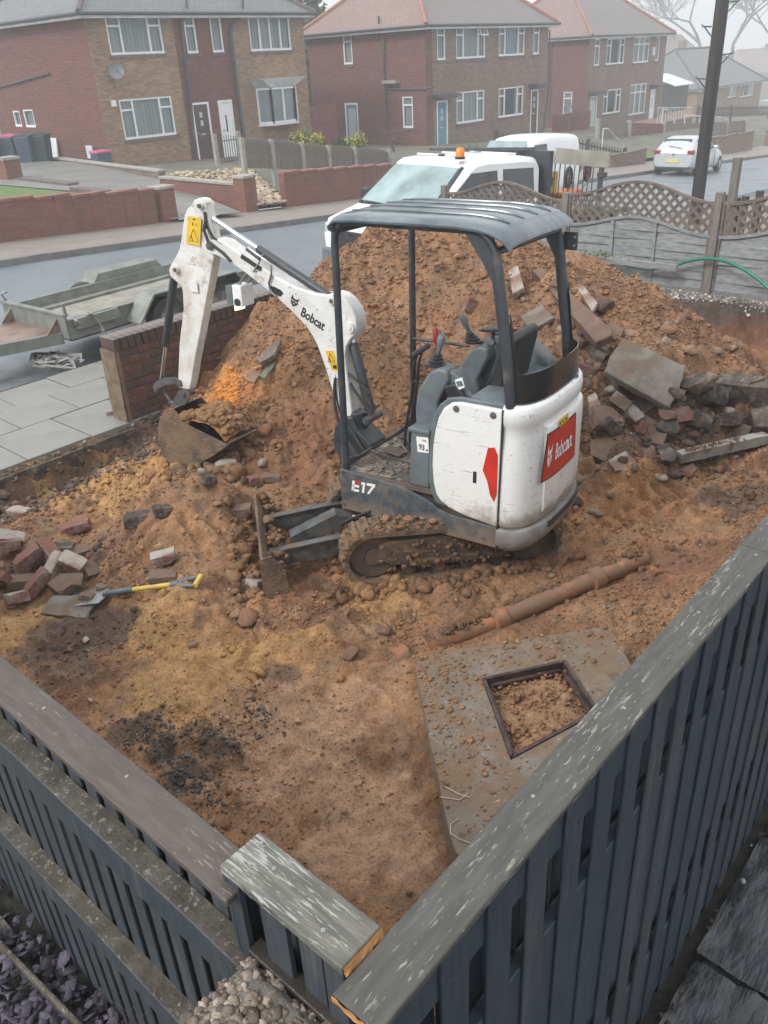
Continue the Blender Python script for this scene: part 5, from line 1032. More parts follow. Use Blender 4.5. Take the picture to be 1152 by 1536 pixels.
b = MB(); G = [[(1.98+.56*t, y, .44+.13*sin(pi*t**.8)+.03*(1-(y/WB)**2)+.02*float(fbm(t*3, y*6, 1, 3))) for t in np.linspace(0, 1, 14)] for y in np.linspace(-WB+.01, WB-.01, 12)]; b.grid(np.array(G)); o = b.build('bucket_load', 'soil', EX, smooth=True)
a_ = o.data.color_attributes.new('soil', 'FLOAT_COLOR', 'POINT'); a_.data.foreach_set('color', np.tile(np.array([.36, .19, .075, 1.], np.float32), len(o.data.vertices)))

# mud squeezed up along the tracks and before the blade
P = []
for i in range(760):
    sy = q.choice((1, 1, -1)); x = q.uniform(-.85, .85); y = sy*(.375+q.choice((-1, 1, 1))*q.uniform(.105, .20)) ; w_ = fromL(T(x, y, 0)); P.append((w_[0], w_[1]))
for i in range(260): w_ = fromL(T(1.30+q.uniform(-.02, .14), q.uniform(-.5, .5), 0)); P.append((w_[0], w_[1]))
P = np.array(P); Z = zg(P[:, 0], P[:, 1]); P = np.stack([P[:, 0], P[:, 1], Z], -1); n = len(P)
o = scatter('churned_mud', P, np.clip(r_.lognormal(-3.7, .4, n), .012, .06), soilcol(P[:, 0], P[:, 1], Z)*r_.uniform(.7, 1.15, (n, 1)), 'clod', ICO2, 20, flat=.8, seed=81); tag(o, 'lumps of mud pushed up round the tracks and blade of the excavator', 'mud')

P = []
for i in range(230):
    sy = q.choice((1, 1, 1, -1)); x = q.uniform(-.62, .60); P.append(T(x, sy*.375+q.uniform(-.11, .115), .395+q.uniform(0, .015)))
for i in range(70): a = q.uniform(.3, 2.6); P.append(T(HL+.20*sin(a), .375+q.uniform(-.11, .115), .2-.20*cos(a)))
P = np.array(P); n = len(P); scatter('caked_mud', P, np.clip(r_.lognormal(-4.1, .4, n), .008, .035), BR*r_.uniform(.7, 1.2, (n, 1)), 'clod', ICO2, 16, flat=.6, seed=82, parent=EX)
P = []
for i in range(220): P.append(T(q.uniform(-.5, .5), .375+.098+q.uniform(0, .01), q.uniform(.10, .30)))
P = np.array(P); n = len(P); scatter('caked_mud', P, np.clip(r_.lognormal(-4.6, .5, n), .004, .022), BR*r_.uniform(.6, 1.0, (n, 1)), 'clod', ICO2, 12, flat=.8, seed=83, parent=EX)
for k, (y0, y1, zz) in enumerate(((-.05, -.08, .62), (.0, -.02, .60), (.05, .06, .64), (.08, .09, .58))):
    b = MB(); b.tube(bend((.60, y0*3, .52), (.78, y0*2.4, zz+.12), (.90, y1, zz+.16), 9)+bend((.90, y1, zz+.16), (.97, y1, zz+.34), (.93, y1*.9, zz+.52), 8)[1:], .0105, 8); b.build('hydraulic_hose', 'rubber', EX, smooth=True)

n = 320; bc_ = fromL((2.35, 0, 0)); a = r_.uniform(0, 2*pi, n); rr0 = r_.normal(.33, .09, n); P = np.stack([bc_[0]+np.cos(a)*rr0, bc_[1]+np.sin(a)*rr0, a*0], -1); P[:, 2] = zg(P[:, 0], P[:, 1]); C = soilcol(P[:, 0], P[:, 1], P[:, 2])*r_.uniform(.8, 1.2, (n, 1))
o = scatter('banked_soil', P, np.clip(r_.lognormal(-3.5, .4, n), .015, .075), C, 'clod', ICO2, 20, seed=84); tag(o, 'lumps of sandy soil banked round the excavator bucket', 'soil')

# ------------------------------------------------------------------ houses across the street
def frame_of(axis, c):
    """local wall frame: axis 'Y' = wall facing the street at Y=c, 'X' = side wall at X=c facing left"""
    if axis == 'Y': return lambda u, z, d: (u, c-d, z)
    return lambda u, z, d: (c-d, u, z)
def rect_of(axis, c, quad):
    """survey four corners of an opening onto the wall plane -> u0,u1,z0,z1"""
    f = atY if axis == 'Y' else atX; P_ = [f(px, py, c) for px, py in quad]; u = sorted(p[0] if axis == 'Y' else p[1] for p in P_); z = sorted(p[2] for p in P_)
    return ((u[0]+u[1])/2, (u[2]+u[3])/2, (z[0]+z[1])/2, (z[2]+z[3])/2)
def wbox(b, fr_, u0, u1, z0, z1, d0, d1, mi=0):
    v = [fr_(u, z, d) for d in (d0, d1) for (u, z) in ((u0, z0), (u1, z0), (u1, z1), (u0, z1))]
    b.add(v, [(0, 1, 2, 3), (7, 6, 5, 4), (0, 4, 5, 1), (1, 5, 6, 2), (2, 6, 7, 3), (3, 7, 4, 0)], mi)
def wall_open(b, fr_, u0, u1, z0, z1, holes, th=.10):
    us = sorted({u0, u1, *[min(max(h[i], u0), u1) for h in holes for i in (0, 1)]}); zs = sorted({z0, z1, *[min(max(h[i], z0), z1) for h in holes for i in (2, 3)]})
    for i in range(len(us)-1):
        for j in range(len(zs)-1):
            uc, zc_ = (us[i]+us[i+1])/2, (zs[j]+zs[j+1])/2
            if any(h[0] < uc < h[1] and h[2] < zc_ < h[3] for h in holes): continue
            b.add([fr_(us[i], zs[j], 0), fr_(us[i+1], zs[j], 0), fr_(us[i+1], zs[j+1], 0), fr_(us[i], zs[j+1], 0)], [(0, 1, 2, 3)])
    for h in holes:
        a, c, e, g = max(h[0], u0), min(h[1], u1), max(h[2], z0), min(h[3], z1)
        if a >= c or e >= g: continue
        for (p, q_) in (((a, e), (a, g)), ((a, g), (c, g)), ((c, g), (c, e)), ((c, e), (a, e))): b.add([fr_(*p, 0), fr_(*q_, 0), fr_(*q_, -th), fr_(*p, -th)], [(0, 1, 2, 3)])
def window(H_, fr_, r, cols, trans=(), pane='window_glass', blind=True, sill=True, tz=.27, open_=None, mat='upvc'):
    u0, u1, z0, z1 = r; fw = .065; b = MB(); d0, d1 = -.09, -.02
    wbox(b, fr_, u0, u1, z1-fw, z1, d0, d1); wbox(b, fr_, u0, u1, z0, z0+fw*1.3, d0, d1+.01); wbox(b, fr_, u0, u0+fw, z0+fw*1.3, z1-fw, d0, d1); wbox(b, fr_, u1-fw, u1, z0+fw*1.3, z1-fw, d0, d1)
    tot = sum(cols); x = u0; edges = [u0]
    for i, c_ in enumerate(cols):
        x += (u1-u0)*c_/tot; edges.append(x)
        if i < len(cols)-1: wbox(b, fr_, x-fw*.55, x+fw*.55, z0+fw*1.3, z1-fw, d0, d1-.003)
    for i in trans: zt = z1-(z1-z0)*tz; wbox(b, fr_, edges[i]+fw*.5, edges[i+1]-fw*.5, zt-fw*.5, zt+fw*.5, d0, d1-.006)
    w = b.build('window', mat, H_)
    b = MB()
    if blind:
        n = max(2, int((u1-u0)/.16)); 
        for k in range(n): uu = u0+fw+(u1-u0-2*fw)*k/n; vv = u0+fw+(u1-u0-2*fw)*(k+1)/n; b.add([fr_(uu, z0+fw, -.115), fr_(vv, z0+fw, -.13), fr_(vv, z1-fw, -.13), fr_(uu, z1-fw, -.115)], [(0, 1, 2, 3)])
        b.build('blind', 'blind', w)
    else:
        wbox(b, fr_, u0+.02, u1-.02, z0+.02, z1-.02, -.6, -.55); b.build('dark_room', 'black_print', w); b = MB()
        k = (u1-u0)*.2
        for s0 in (u0+fw, u1-fw-k): b.add([fr_(s0, z0+fw, -.2), fr_(s0+k, z0+fw, -.2), fr_(s0+k, z1-fw, -.2), fr_(s0, z1-fw, -.2)], [(0, 1, 2, 3)])
        b.build('curtain', 'blind', w)
    gl = MB(); gl.add([fr_(u0+fw*.5, z0+fw, -.07), fr_(u1-fw*.5, z0+fw, -.07), fr_(u1-fw*.5, z1-fw*.5, -.07), fr_(u0+fw*.5, z1-fw*.5, -.07)], [(0, 1, 2, 3)]); gl.build('pane', PANE, w)
    if open_ is not None:
        i = open_; zt = z1-(z1-z0)*tz; b = MB(); a, c_ = edges[i]+.02, edges[i+1]-.0; p = [fr_(a, z1, .0), fr_(c_, z1, .0), fr_(c_, zt-.03, .16), fr_(a, zt-.03, .16)]
        for k in range(4): b.beam(p[k], p[(k+1) % 4], .05, .05)
        b.build('open_vent', mat, w)
    if sill:
        b = MB(); wbox(b, fr_, u0-.06, u1+.06, z0-.11, z0-.002, -.09, .045); b.build('sill', 'sill_stone', w)
    return w
m, n, b = nodes('clear_pane'); b.inputs['Base Color'].default_value = (.10, .13, .14, 1); b.inputs['Roughness'].default_value = .03; b.inputs['Alpha'].default_value = .30; b.inputs['Specular IOR Level'].default_value = .9; PANE = m
def door(H_, fr_, r, mat, light=None, frame='upvc', canopy=None):
    u0, u1, z0, z1 = r; b = MB(); fw = .08; wbox(b, fr_, u0, u0+fw, z0, z1, -.09, .0); wbox(b, fr_, u1-fw, u1, z0, z1, -.09, .0); wbox(b, fr_, u0+fw, u1-fw, z1-fw, z1, -.09, .0)
    d = MB(); wbox(d, fr_, u0+fw, u1-fw, z0, z1-fw, -.08, -.035); o = d.build('door', mat, H_); b.build('door_frame', frame, o)
    k = MB(); um, w = (u0+u1)/2, (u1-u0-2*fw)
    if light == 'glass': wbox(k, fr_, um-w*.36, um+w*.36, z0+.35, z1-.25, -.034, -.030); k.build('door_glass', 'pane_frosted', o)
    elif light == 'slot': wbox(k, fr_, um-.05, um+.03, z0+.95, z1-.55, -.034, -.030); k.build('door_glass', 'car_glass', o)
    elif light == 'small':
        for zz in (z1-.45, z1-.75): wbox(k, fr_, um-.07, um+.07, zz-.1, zz+.1, -.034, -.030)
        wbox(k, fr_, um-.12, um+.12, z0+.95, z0+.99, -.034, -.028); k.build('door_glass', 'pane_frosted', o)
    k = MB(); wbox(k, fr_, u0+fw+.04, u0+fw+.16, z0+1.0, z0+1.03, -.034, .01); k.build('handle', 'steel', o)
    s = MB(); wbox(s, fr_, u0-.1, u1+.1, z0-.15, z0-.002, -.05, .35); s.build('doorstep', 'conc_post', o)
    if canopy:
        c_ = MB(); wbox(c_, fr_, u0-.3, u1+.3, z1+.16, z1+.27, .002, .55); wbox(c_, fr_, u0-.2, u1+.2, z1+.08, z1+.16, .002, .45); c_.build('door_canopy', 'gutter', H_)
def hip_roof(H_, x0, x1, y0, y1, ze, h, mats, ov=.38, ridge='ridge_red'):
    X0, X1, Y0, Y1 = x0-ov, x1+ov, y0-ov, y1+ov; w = (Y1-Y0)/2; rx0, rx1 = X0+w*.95, X1-w*.95; ym = (Y0+Y1)/2; z = ze+.02; zt = ze+h
    b = MB(); b.add([(X0, Y0, z), (X1, Y0, z), (rx1, ym, zt), (rx0, ym, zt)], [(0, 1, 2, 3)], 0); b.add([(X0, Y1, z), (X0, Y0, z), (rx0, ym, zt)], [(0, 1, 2)], 1); b.add([(X1, Y0, z), (X1, Y1, z), (rx1, ym, zt)], [(0, 1, 2)], 1); b.add([(X1, Y1, z), (X0, Y1, z), (rx0, ym, zt), (rx1, ym, zt)], [(0, 1, 2, 3)], 0)
    rf = b.build('roof', mats, H_, recalc=False)
    b = MB()
    for a, c_ in (((X0, Y0, z), (rx0, ym, zt)), ((X1, Y0, z), (rx1, ym, zt)), ((X0, Y1, z), (rx0, ym, zt)), ((rx0, ym, zt), (rx1, ym, zt))): b.tube([Vector(a)+Vector((0, 0, .03)), Vector(c_)+Vector((0, 0, .03))], .10, 7)
    b.build('ridge_tiles', ridge, rf)
    b = MB(); t = .05; b.box(X0, X1, Y0-t*0, Y0+.04, ze-.14, ze+.02); b.box(X0, X0+.04, Y0+.04, Y1, ze-.14, ze+.02); b.box(X1-.04, X1, Y0+.04, Y1, ze-.14, ze+.02); b.build('fascia', 'fascia', H_)
    b = MB(); b.box(X0+.04, X1-.04, Y0+.04, Y1, ze-.135, ze-.10); b.build('soffit', 'fascia', H_)
    b = MB(); b.tube([(X0-.06, Y0-.06, ze+.0), (X1+.06, Y0-.06, ze+.0)], .062, 8); b.tube([(X0-.06, Y0-.06, ze+.0), (X0-.06, Y1, ze+.0)], .062, 8); b.build('gutter', 'gutter', H_)
    return rf
def house(name, label, x0, x1, y0, depth, zb_, ze, sections, side_mat, fronts, sides, doors, roofm, roofh=2.9, ridge='ridge_red'):
    H_ = thing(name, label, 'house', (x0, y0, zb_)); A = frame_of('Y', y0); Bf = frame_of('X', x0)
    fr_r = [rect_of('Y', y0, f['q']) for f in fronts]; sd_r = [rect_of('X', x0, f['q']) for f in sides]; dr_r = []
    for d in doors: r = rect_of(d.get('ax', 'Y'), x0 if d.get('ax') == 'X' else y0, d['q']); r = (r[0], r[1], r[3]-2.12, r[3]); dr_r.append(r)
    hf = fr_r+[r for r, d in zip(dr_r, doors) if d.get('ax', 'Y') == 'Y']; hs_ = sd_r+[r for r, d in zip(dr_r, doors) if d.get('ax') == 'X']
    for (a, c_, mt) in sections: b = MB(); wall_open(b, A, a, c_, zb_-1.2, ze-.05, hf); b.build('front_wall', mt, H_, recalc=False)
    b = MB(); wall_open(b, Bf, y0, y0+depth, zb_-1.2, ze-.05, hs_); b.build('side_wall', side_mat, H_, recalc=False)
    b = MB(); b.add([(x1, y0, zb_-1.2), (x1, y0+depth, zb_-1.2), (x1, y0+depth, ze-.05), (x1, y0, ze-.05)], [(0, 1, 2, 3)]); b.add([(x0, y0+depth, zb_-1.2), (x1, y0+depth, zb_-1.2), (x1, y0+depth, ze-.05), (x0, y0+depth, ze-.05)], [(0, 1, 2, 3)]); b.build('rear_wall', side_mat, H_, recalc=False)
    for f, r in zip(fronts, fr_r): window(H_, A, r, **{k: v for k, v in f.items() if k != 'q'})
    for f, r in zip(sides, sd_r): window(H_, Bf, r, **{k: v for k, v in f.items() if k != 'q'})
    for d, r in zip(doors, dr_r): door(H_, A if d.get('ax', 'Y') == 'Y' else Bf, r, **{k: v for k, v in d.items() if k not in ('q', 'ax')})
    hip_roof(H_, x0, x1, y0, y0+depth, ze, roofh, roofm, ridge=ridge)
    for o in H_.children: o.location = Vector(o.location)-Vector((x0, y0, zb_))
    return H_, A, Bf
Y1_ = 29.5
c0 = atY(124, 20, Y1_); c1 = atY(166, 247, Y1_); x0 = (c0[0]+c1[0])/2; xr_ = (atY(453, 20, Y1_)[0]+atY(468, 205, Y1_)[0])/2; ze1 = c0[2]-.02; zb1 = c1[2]; print('H1', x0, xr_, zb1, ze1)
s1 = atY(262, 60, Y1_)[0]; s2 = atY(350, 60, Y1_)[0]
aba = dict(cols=(1, 2.1, 1), trans=(0, 2))
H1, A1, B1 = house('semi_detached_house', 'yellowish brick house pair with a red brick centre strip, two doors and a satellite dish', x0, xr_, Y1_, 8., zb1, ze1, ((x0, s1, 'h_buff'), (s1, s2, 'h_red'), (s2, xr_, 'h_buff')), 'h_red',
    [dict(q=((157, 23), (239, 22), (166, 84), (247, 79)), **aba), dict(q=((276, 23), (291, 23), (280, 80), (298, 80)), cols=(1,), trans=(0,)), dict(q=((313, 22), (330, 22), (320, 79), (337, 78)), cols=(1,)), dict(q=((371, 22), (433, 22), (377, 77), (438, 75)), cols=(1, 1, 1, 1)),
     dict(q=((178, 150), (257, 143), (188, 210), (265, 202)), **aba)], [dict(q=((17, 165), (29, 167), (24, 190), (33, 190)), cols=(1,), sill=False), dict(q=((34, 163), (50, 165), (38, 192), (52, 190)), cols=(1,), sill=False)],
    [dict(q=((286, 155), (313, 152), (299, 240), (323, 236)), mat='door_brown', light='small'), dict(q=((325, 151), (349, 149), (338, 236), (356, 232)), mat='upvc', light='slot')], ['tile_grey', 'tile_grey'], 3.0, 'sill_stone')
def hpart(H_, b, name, mat, **k): o = b.build(name, mat, H_, **k); o.location = -Vector(H_.location); return o
# bay window with its little roof
r = rect_of('Y', Y1_, ((384, 133), (442, 128), (390, 187), (447, 180))); u0, u1, z0, z1 = r; um = (u0+u1)/2
bay = [(u0, Y1_), (u0+.45, Y1_-.38), (u1-.45, Y1_-.38), (u1, Y1_)]
b = MB()
for i in range(3):
    a, c_ = Vector((*bay[i], 0)), Vector((*bay[i+1], 0)); n_ = 1 if i != 1 else 2
    for zz, hh in ((z0+.04, .09), (z1-.04, .08)): b.beam(a+Vector((0, 0, zz)), c_+Vector((0, 0, zz)), .07, hh)
    for k in range(n_+1): p = a.lerp(c_, k/n_); b.beam(p+Vector((0, 0, z0)), p+Vector((0, 0, z1)), .07, .08, up=(0, 1, 0))
w = hpart(H1, b, 'bay_window', 'upvc'); b = MB(); b.prism([(u0-.08, Y1_), (u0+.4, Y1_-.48), (u1-.4, Y1_-.48), (u1+.08, Y1_)], z0-.08, z0-.01, axis='z'); b.build('bay_sill', 'upvc', w)
b = MB(); b.grid(np.array([[(p[0], p[1]+.02, z) for p in bay] for z in (z0+.05, z1-.05)])); b.build('pane', PANE, w, recalc=False); b = MB(); b.prism([(u0+.05, Y1_), (u0+.47, Y1_-.34), (u1-.47, Y1_-.34), (u1-.05, Y1_)], z0+.03, z1-.03, axis='z'); b.build('curtain', 'blind', w)
b = MB(); lo_ = [(u0-.05, Y1_), (u0+.42, Y1_-.44), (u1-.42, Y1_-.44), (u1+.05, Y1_)]; hi_ = [(u0-.35, Y1_-.003), (u0-.15, Y1_-.62), (u1+.15, Y1_-.62), (u1+.35, Y1_-.003)]
b.add([(*p, z1+.01) for p in lo_]+[(*p, z1+.34) for p in hi_], [(0, 1, 2, 3), (7, 6, 5, 4), (0, 4, 5, 1), (1, 5, 6, 2), (2, 6, 7, 3)]); hpart(H1, b, 'bay_roof', 'fascia')
def pipe(H_, pxs, axis, c, r=.055, off=.08, name='downpipe'):
    f = atY if axis == 'Y' else atX; b = MB(); P_ = []
    for px, py in pxs: p = f(px, py, c); P_.append((p[0], p[1]-off, p[2]) if axis == 'Y' else (p[0]-off, p[1], p[2]))
    b.tube(P_, r, 8); return hpart(H_, b, name, 'gutter', smooth=True)
pipe(H1, ((275, -22), (277, 12), (276, 22), (270, 33), (270, 45), (283, 150), (291, 236)), 'Y', Y1_, off=.12); pipe(H1, ((360, -22), (361, 15), (359, 24), (346, 38), (343, 48), (352, 120), (364, 205)), 'Y', Y1_, .065, .12)
p = atY(166, 107, Y1_); b = MB(); dd = Vector((-.5, -.75, .3)).normalized(); c_ = Vector((p[0], p[1]-.35, p[2])); n = 20; G = []
ux = dd.orthogonal().normalized(); uy = dd.cross(ux)
for rr0, k in ((0.001, -.06), (.12, -.05), (.22, -.02), (.27, .01), (.27, .0)): G.append([tuple(c_+dd*k+(ux*cos(t)+uy*sin(t))*rr0) for t in np.linspace(0, 2*pi, n, endpoint=False)])
b.grid(np.array(G), close=True); b.tube([tuple(c_-dd*.05), (p[0]+.05, p[1]-.02, p[2]-.25), (p[0]+.07, p[1]-.02, p[2]-.55)], .02, 6); b.tube([tuple(c_-dd*.02+uy*.2), tuple(c_+dd*.3)], .012, 6); hpart(H1, b, 'satellite_dish', 'dish', smooth=True)
b = MB(); p = atY(169, 155, Y1_); b.box(p[0]-.09, p[0]+.09, p[1]-.1, p[1]-.003, p[2]-.1, p[2]+.1); hpart(H1, b, 'alarm_box', 'upvc')
b = MB(); p0 = atX(0, 131, x0); p1 = atX(76, 110, x0); b.tube([(p0[0]-.05, p0[1]+.6, p0[2]-.1), (p0[0]-.05, p0[1], p0[2]), (p1[0]-.05, p1[1], p1[2])], .035, 6); hpart(H1, b, 'cable_run', 'gutter')
# second house
Y2_ = 26.16; c0 = atY(637, 38, Y2_); c1 = atY(641, 224, Y2_); x0 = (c0[0]+c1[0])/2; xr_ = atY(819.5, 120, Y2_)[0]; print('H2', x0, xr_, c1[2], c0[2])
def q4(x0_, y0_, x1_, y1_, s=0, lean=0): return ((x0_, y0_), (x1_, y0_-s), (x0_+lean, y1_), (x1_+lean, y1_-s))
H2, A2, B2 = house('semi_detached_house', 'red and brown brick house pair with one blue front door and a blue side door', x0, xr_, Y2_, 7.4, c1[2], c0[2]-.02, ((x0, x0+.5, 'h_red'), (x0+.5, xr_, 'h_brown')), 'h_red',
    [dict(q=((655.5, 39), (668, 39), (656, 90), (668.5, 90)), cols=(1,), trans=(0,)), dict(q=((684.5, 39), (728, 38), (684.6, 89), (728, 86)), open_=2, **aba), dict(q=((749, 38), (788, 37.5), (748, 85), (786.5, 82)), **aba), dict(q=((801, 37), (810, 37), (799.5, 82), (809, 81)), cols=(1,), trans=(0,)),
     dict(q=((685, 139), (727, 134), (685, 187), (726.5, 180)), **aba), dict(q=((749, 133), (786, 128), (747, 177), (784, 172)), blind=False, **aba)],
    [dict(q=((513.5, 50), (526, 49.5), (515.5, 97), (530, 96)), cols=(1,), trans=(0,)), dict(q=((603, 145), (618.5, 144.5), (604.5, 192), (620, 192)), cols=(1,), trans=(0,))],
    [dict(q=((655, 151), (671.5, 150), (656, 224), (672, 222)), mat='door_blue', light='small', canopy=True), dict(q=((796.5, 135), (808, 133.5), (795, 205), (806, 202)), mat='door_brown', light='small', canopy=True), dict(q=((517, 155), (537, 154), (520, 215), (539, 213)), mat='door_blue', light='glass', ax='X')], ['tile_mid', 'tile_pink'], 3.1)
pipe(H2, ((570, 24), (571, 40), (577, 62), (577.5, 100), (582, 198)), 'X', x0, .05, .1); pipe(H2, ((580, 133), (600, 134), (640, 133), (651, 129)), 'X', x0, .035, .05, 'waste_pipe'); pipe(H2, ((824, 45), (823, 120), (815, 195)), 'Y', Y2_, .045, .03)
b = MB(); p = atX(587, 122, x0); b.box(p[0]-.30, p[0]-.002, p[1]-.5, p[1]+.35, p[2]-.08, p[2]+.05); hpart(H2, b, 'flue_shelf', 'conc_post')
# third house
Y3_ = 28.3; c0 = atY(884, 54, Y3_); c1 = atY(877, 189, Y3_); x0 = (c0[0]+c1[0])/2; xr_ = atY(996, 100, Y3_)[0]; print('H3', x0, xr_, c1[2], c0[2])
H3, A3, B3 = house('semi_detached_house', 'brown brick house pair with a pale green door and tall five pane window', x0, xr_, Y3_, 7.6, c1[2], c0[2]-.02, ((x0, xr_, 'h_brown'),), 'h_red',
    [dict(q=((893, 58), (900.5, 58), (891, 99), (899, 98)), cols=(1,), trans=(0,)), dict(q=((911, 57.5), (938, 57), (909, 97), (936, 95.5)), blind=False, **aba), dict(q=((952, 56), (975, 55.5), (949.5, 95), (973, 93)), cols=(1, 1, 1), trans=(0, 1, 2)), dict(q=((985, 56), (990, 56), (983, 92), (988, 91)), cols=(1,)),
     dict(q=((906, 136), (932, 132), (904, 172), (930, 168)), blind=False, **aba), dict(q=((946, 127.5), (970, 124), (943, 173), (967, 170)), cols=(1, 1, 1), trans=(0, 1, 2))],
    [dict(q=((845, 138), (858.5, 137.5), (844, 174), (857, 175)), cols=(1,), trans=(0,))],
    [dict(q=((885, 145), (896, 143), (884, 188), (894, 187)), mat='door_green', light='glass', canopy=True), dict(q=((976, 134), (983, 133), (973, 182), (980, 181)), mat='upvc', light='slot', canopy=True)], ['tile_mid', 'tile_pink'], 3.2)
b = MB(); p = atY(979, 77, Y3_); b.box(p[0]-.1, p[0]+.1, p[1]-.12, p[1]-.003, p[2]-.25, p[2]+.25); hpart(H3, b, 'alarm_box', 'upvc'); pipe(H3, ((829, 60), (826, 120), (824, 170)), 'X', x0, .04, .03)
# bungalows lower down the street
def bungalow(label, x0, x1, y0, depth, zb_, ze, wm, roofm, rh, wins, chim=None, ridge='sill_stone'):
    H_ = thing('bungalow', label, 'house', (x0, y0, zb_)); A = frame_of('Y', y0)
    b = MB(); wall_open(b, A, x0, x1, zb_-1, ze-.05, wins); b.build('front_wall', wm, H_, recalc=False)
    b = MB(); b.add([(x0, y0, zb_-1), (x0, y0+depth, zb_-1), (x0, y0+depth, ze), (x0, y0, ze)], [(0, 1, 2, 3)]); b.build('side_wall', wm, H_, recalc=False)
    for w_ in wins: window(H_, A, w_, (1, 1.6, 1), blind=False)
    rf = hip_roof(H_, x0, x1, y0, y0+depth, ze, rh, roofm, ridge=ridge)
    if chim: b = MB(); cx, cy = chim; b.box(cx-.45, cx+.45, cy-.3, cy+.3, ze, ze+rh+.9); b.build('chimney', 'h_brown', rf); b = MB(); 
    for o in H_.children: o.location = -Vector((x0, y0, zb_))
    return H_
a = atZ(1048, 129, -.7); c_ = atZ(1143, 123.5, -.7); bx0, by = a[0]-5, (a[1]+c_[1])/2-.5; sc_b = by/c_[1]; bx1 = atY(1143, 123.5, by)[0]; bx0 = atY(1048, 128, by)[0]; ez = atY(1095, 127, by)[2]; print('bung', bx0, bx1, by, ez)
wn = []
for (xa, xb2, ya, yb) in ((1093, 1103, 129, 145), (1112, 1129, 127, 143), (1049, 1054, 131, 138)): u = atY(xa, ya, by); v = atY(xb2, yb, by); wn.append((u[0], v[0], v[2], u[2]))
bungalow('pale brick bungalow with grey hipped roof behind the far gardens', bx0, bx1, by, 9., ez-2.9, ez, 'h_buff', ['tile_grey', 'tile_grey'], 3.3, wn, None)
a = atY(990, 127, 42.); c_ = atY(1056, 122.5, 42.); bungalow('dark brick bungalow with grey roof half hidden by the third house', a[0]-4, c_[0], 42., 8., c_[2]-2.9, c_[2]+.1, 'h_brown', ['tile_grey', 'tile_grey'], 3.2, [], ((a[0]+c_[0])/2+8, 46.))
for (pxl, pxr, pyt, D, lab, rm) in ((985, 1062, 100, 75., 'pink roofed house fading into the mist beyond the bungalows', 'tile_pink'), (1120, 1200, 112, 78., 'misty pink roofed house at the right beyond the pale bungalow', 'tile_pink')):
    a = atY(pxl, pyt, D); c_ = atY(pxr, pyt-4, D); bungalow(lab, a[0], c_[0], D, 9., a[2]-5, a[2], 'h_brown', [rm, rm], 5.0, [], ((a[0]+c_[0])/2+3, D+4), 'ridge_red')

# ------------------------------------------------------------------ garden walls, fences and things before the houses
def zpave(x): return float(zroad(x))+.13
def garden_wall(label, x0, x1, hs, y=18.1, th=.22, step=None, mat='garden_brick', cop='coping_red', zf=zpave):
    W_ = thing('garden_wall', label, 'wall', (x0, y, zf(x0))); n = len(hs); 
    b = MB(); tops = []
    for i, h_ in enumerate(hs):
        a, c2 = x0+(x1-x0)*i/n, x0+(x1-x0)*(i+1)/n; zt = h_; b.box(a+.0008*i, c2, y, y+th, zf(a)-.8, zt); tops.append((a, c2, zt))
    b.build('brickwork', mat, W_); k = rr
    for a, c2, zt in tops:
        m_ = max(1, int((c2-a)/.45))
        for j in range(m_):
            d = MB(); u0_, u1_ = a+(c2-a)*j/m_+.008, a+(c2-a)*(j+1)/m_-.008; d.box(u0_, u1_, y-.02, y+th+.02, zt+.001, zt+.075); d.build('coping_tile', cop, W_, bevel=.01, seg=1)
    for o in W_.children: o.location = -Vector(W_.location)
    return W_
# wall left of the drive, stepping down to the right
hs = []; 
for i in range(13): xm = 1.+i*.84+.42; hs.append(atY(*[(0, 302), (30, 300), (60, 298), (85, 297), (105, 296), (125, 294), (148, 292), (170, 290), (190, 289), (205, 288), (218, 286), (228, 285), (236, 285)][i], 18.1)[2])
xe = atY(246, 330, 18.1)[0]; xs0 = atY(-60, 350, 18.1)[0]; pxs = [-60, -20, 30, 65, 92, 120, 150, 176, 200, 220, 236]; 
zz = [atY(p, 302-.068*p-(2 if i % 2 else 0), 18.1)[2] for i, p in enumerate(pxs)]
garden_wall('long red brick wall with stepped coping before the lawn at the left', xs0, xe-.15, zz)
def pillar(label, px, pyt, pyb, w=.42, y=18.1):
    p = atY(px, pyt, y); P_ = thing('brick_pillar', label, 'pillar', (p[0], y+.15, zpave(p[0]))); h_ = p[2]-zpave(p[0]); b = MB(); b.box(-w/2, w/2, -w/2, w/2, -.4, h_-.05); b.build('shaft', 'garden_brick', P_); b = MB(); b.box(-w/2-.03, w/2+.03, -w/2-.03, w/2+.03, h_-.049, h_+.02); b.build('cap', 'conc_post', P_, bevel=.01); return P_
pillar('brick pillar ending the long wall left of the driveway', 247, 280, 330); pillar('brick pillar between the driveway and the gravel garden', 371, 264, 318); 
pq = thing('brick_pillar', 'short brick pillar standing on the lawn near the bins', 'pillar', tuple(atZ(18, 268, .4))); b = MB(); b.box(-.25, .25, -.25, .25, -.4, .55); b.build('shaft', 'garden_brick', pq); b = MB(); b.box(-.28, .28, -.28, .28, .551, .63); b.build('cap', 'conc_post', pq)
xa = atY(430, 312, 18.1)[0]; xb_ = atY(600, 285, 18.1)[0]; zz = [atY(430+17*i, 262-.9*i*.7, 18.1)[2] for i in range(10)]; garden_wall('red brick retaining wall below the slatted timber fence', xa, xb_+1.5, [z+.0 for z in zz])
xa = atY(915, 258, 18.1)[0]; xb_ = atY(968, 248, 18.1)[0]; garden_wall('dark brick wall behind the truck tail beside the grassy bank', xa, xb_, [atY(916, 236, 18.1)[2], atY(935, 233, 18.1)[2], atY(955, 228, 18.1)[2]], mat='h_brown', cop='sill_stone')
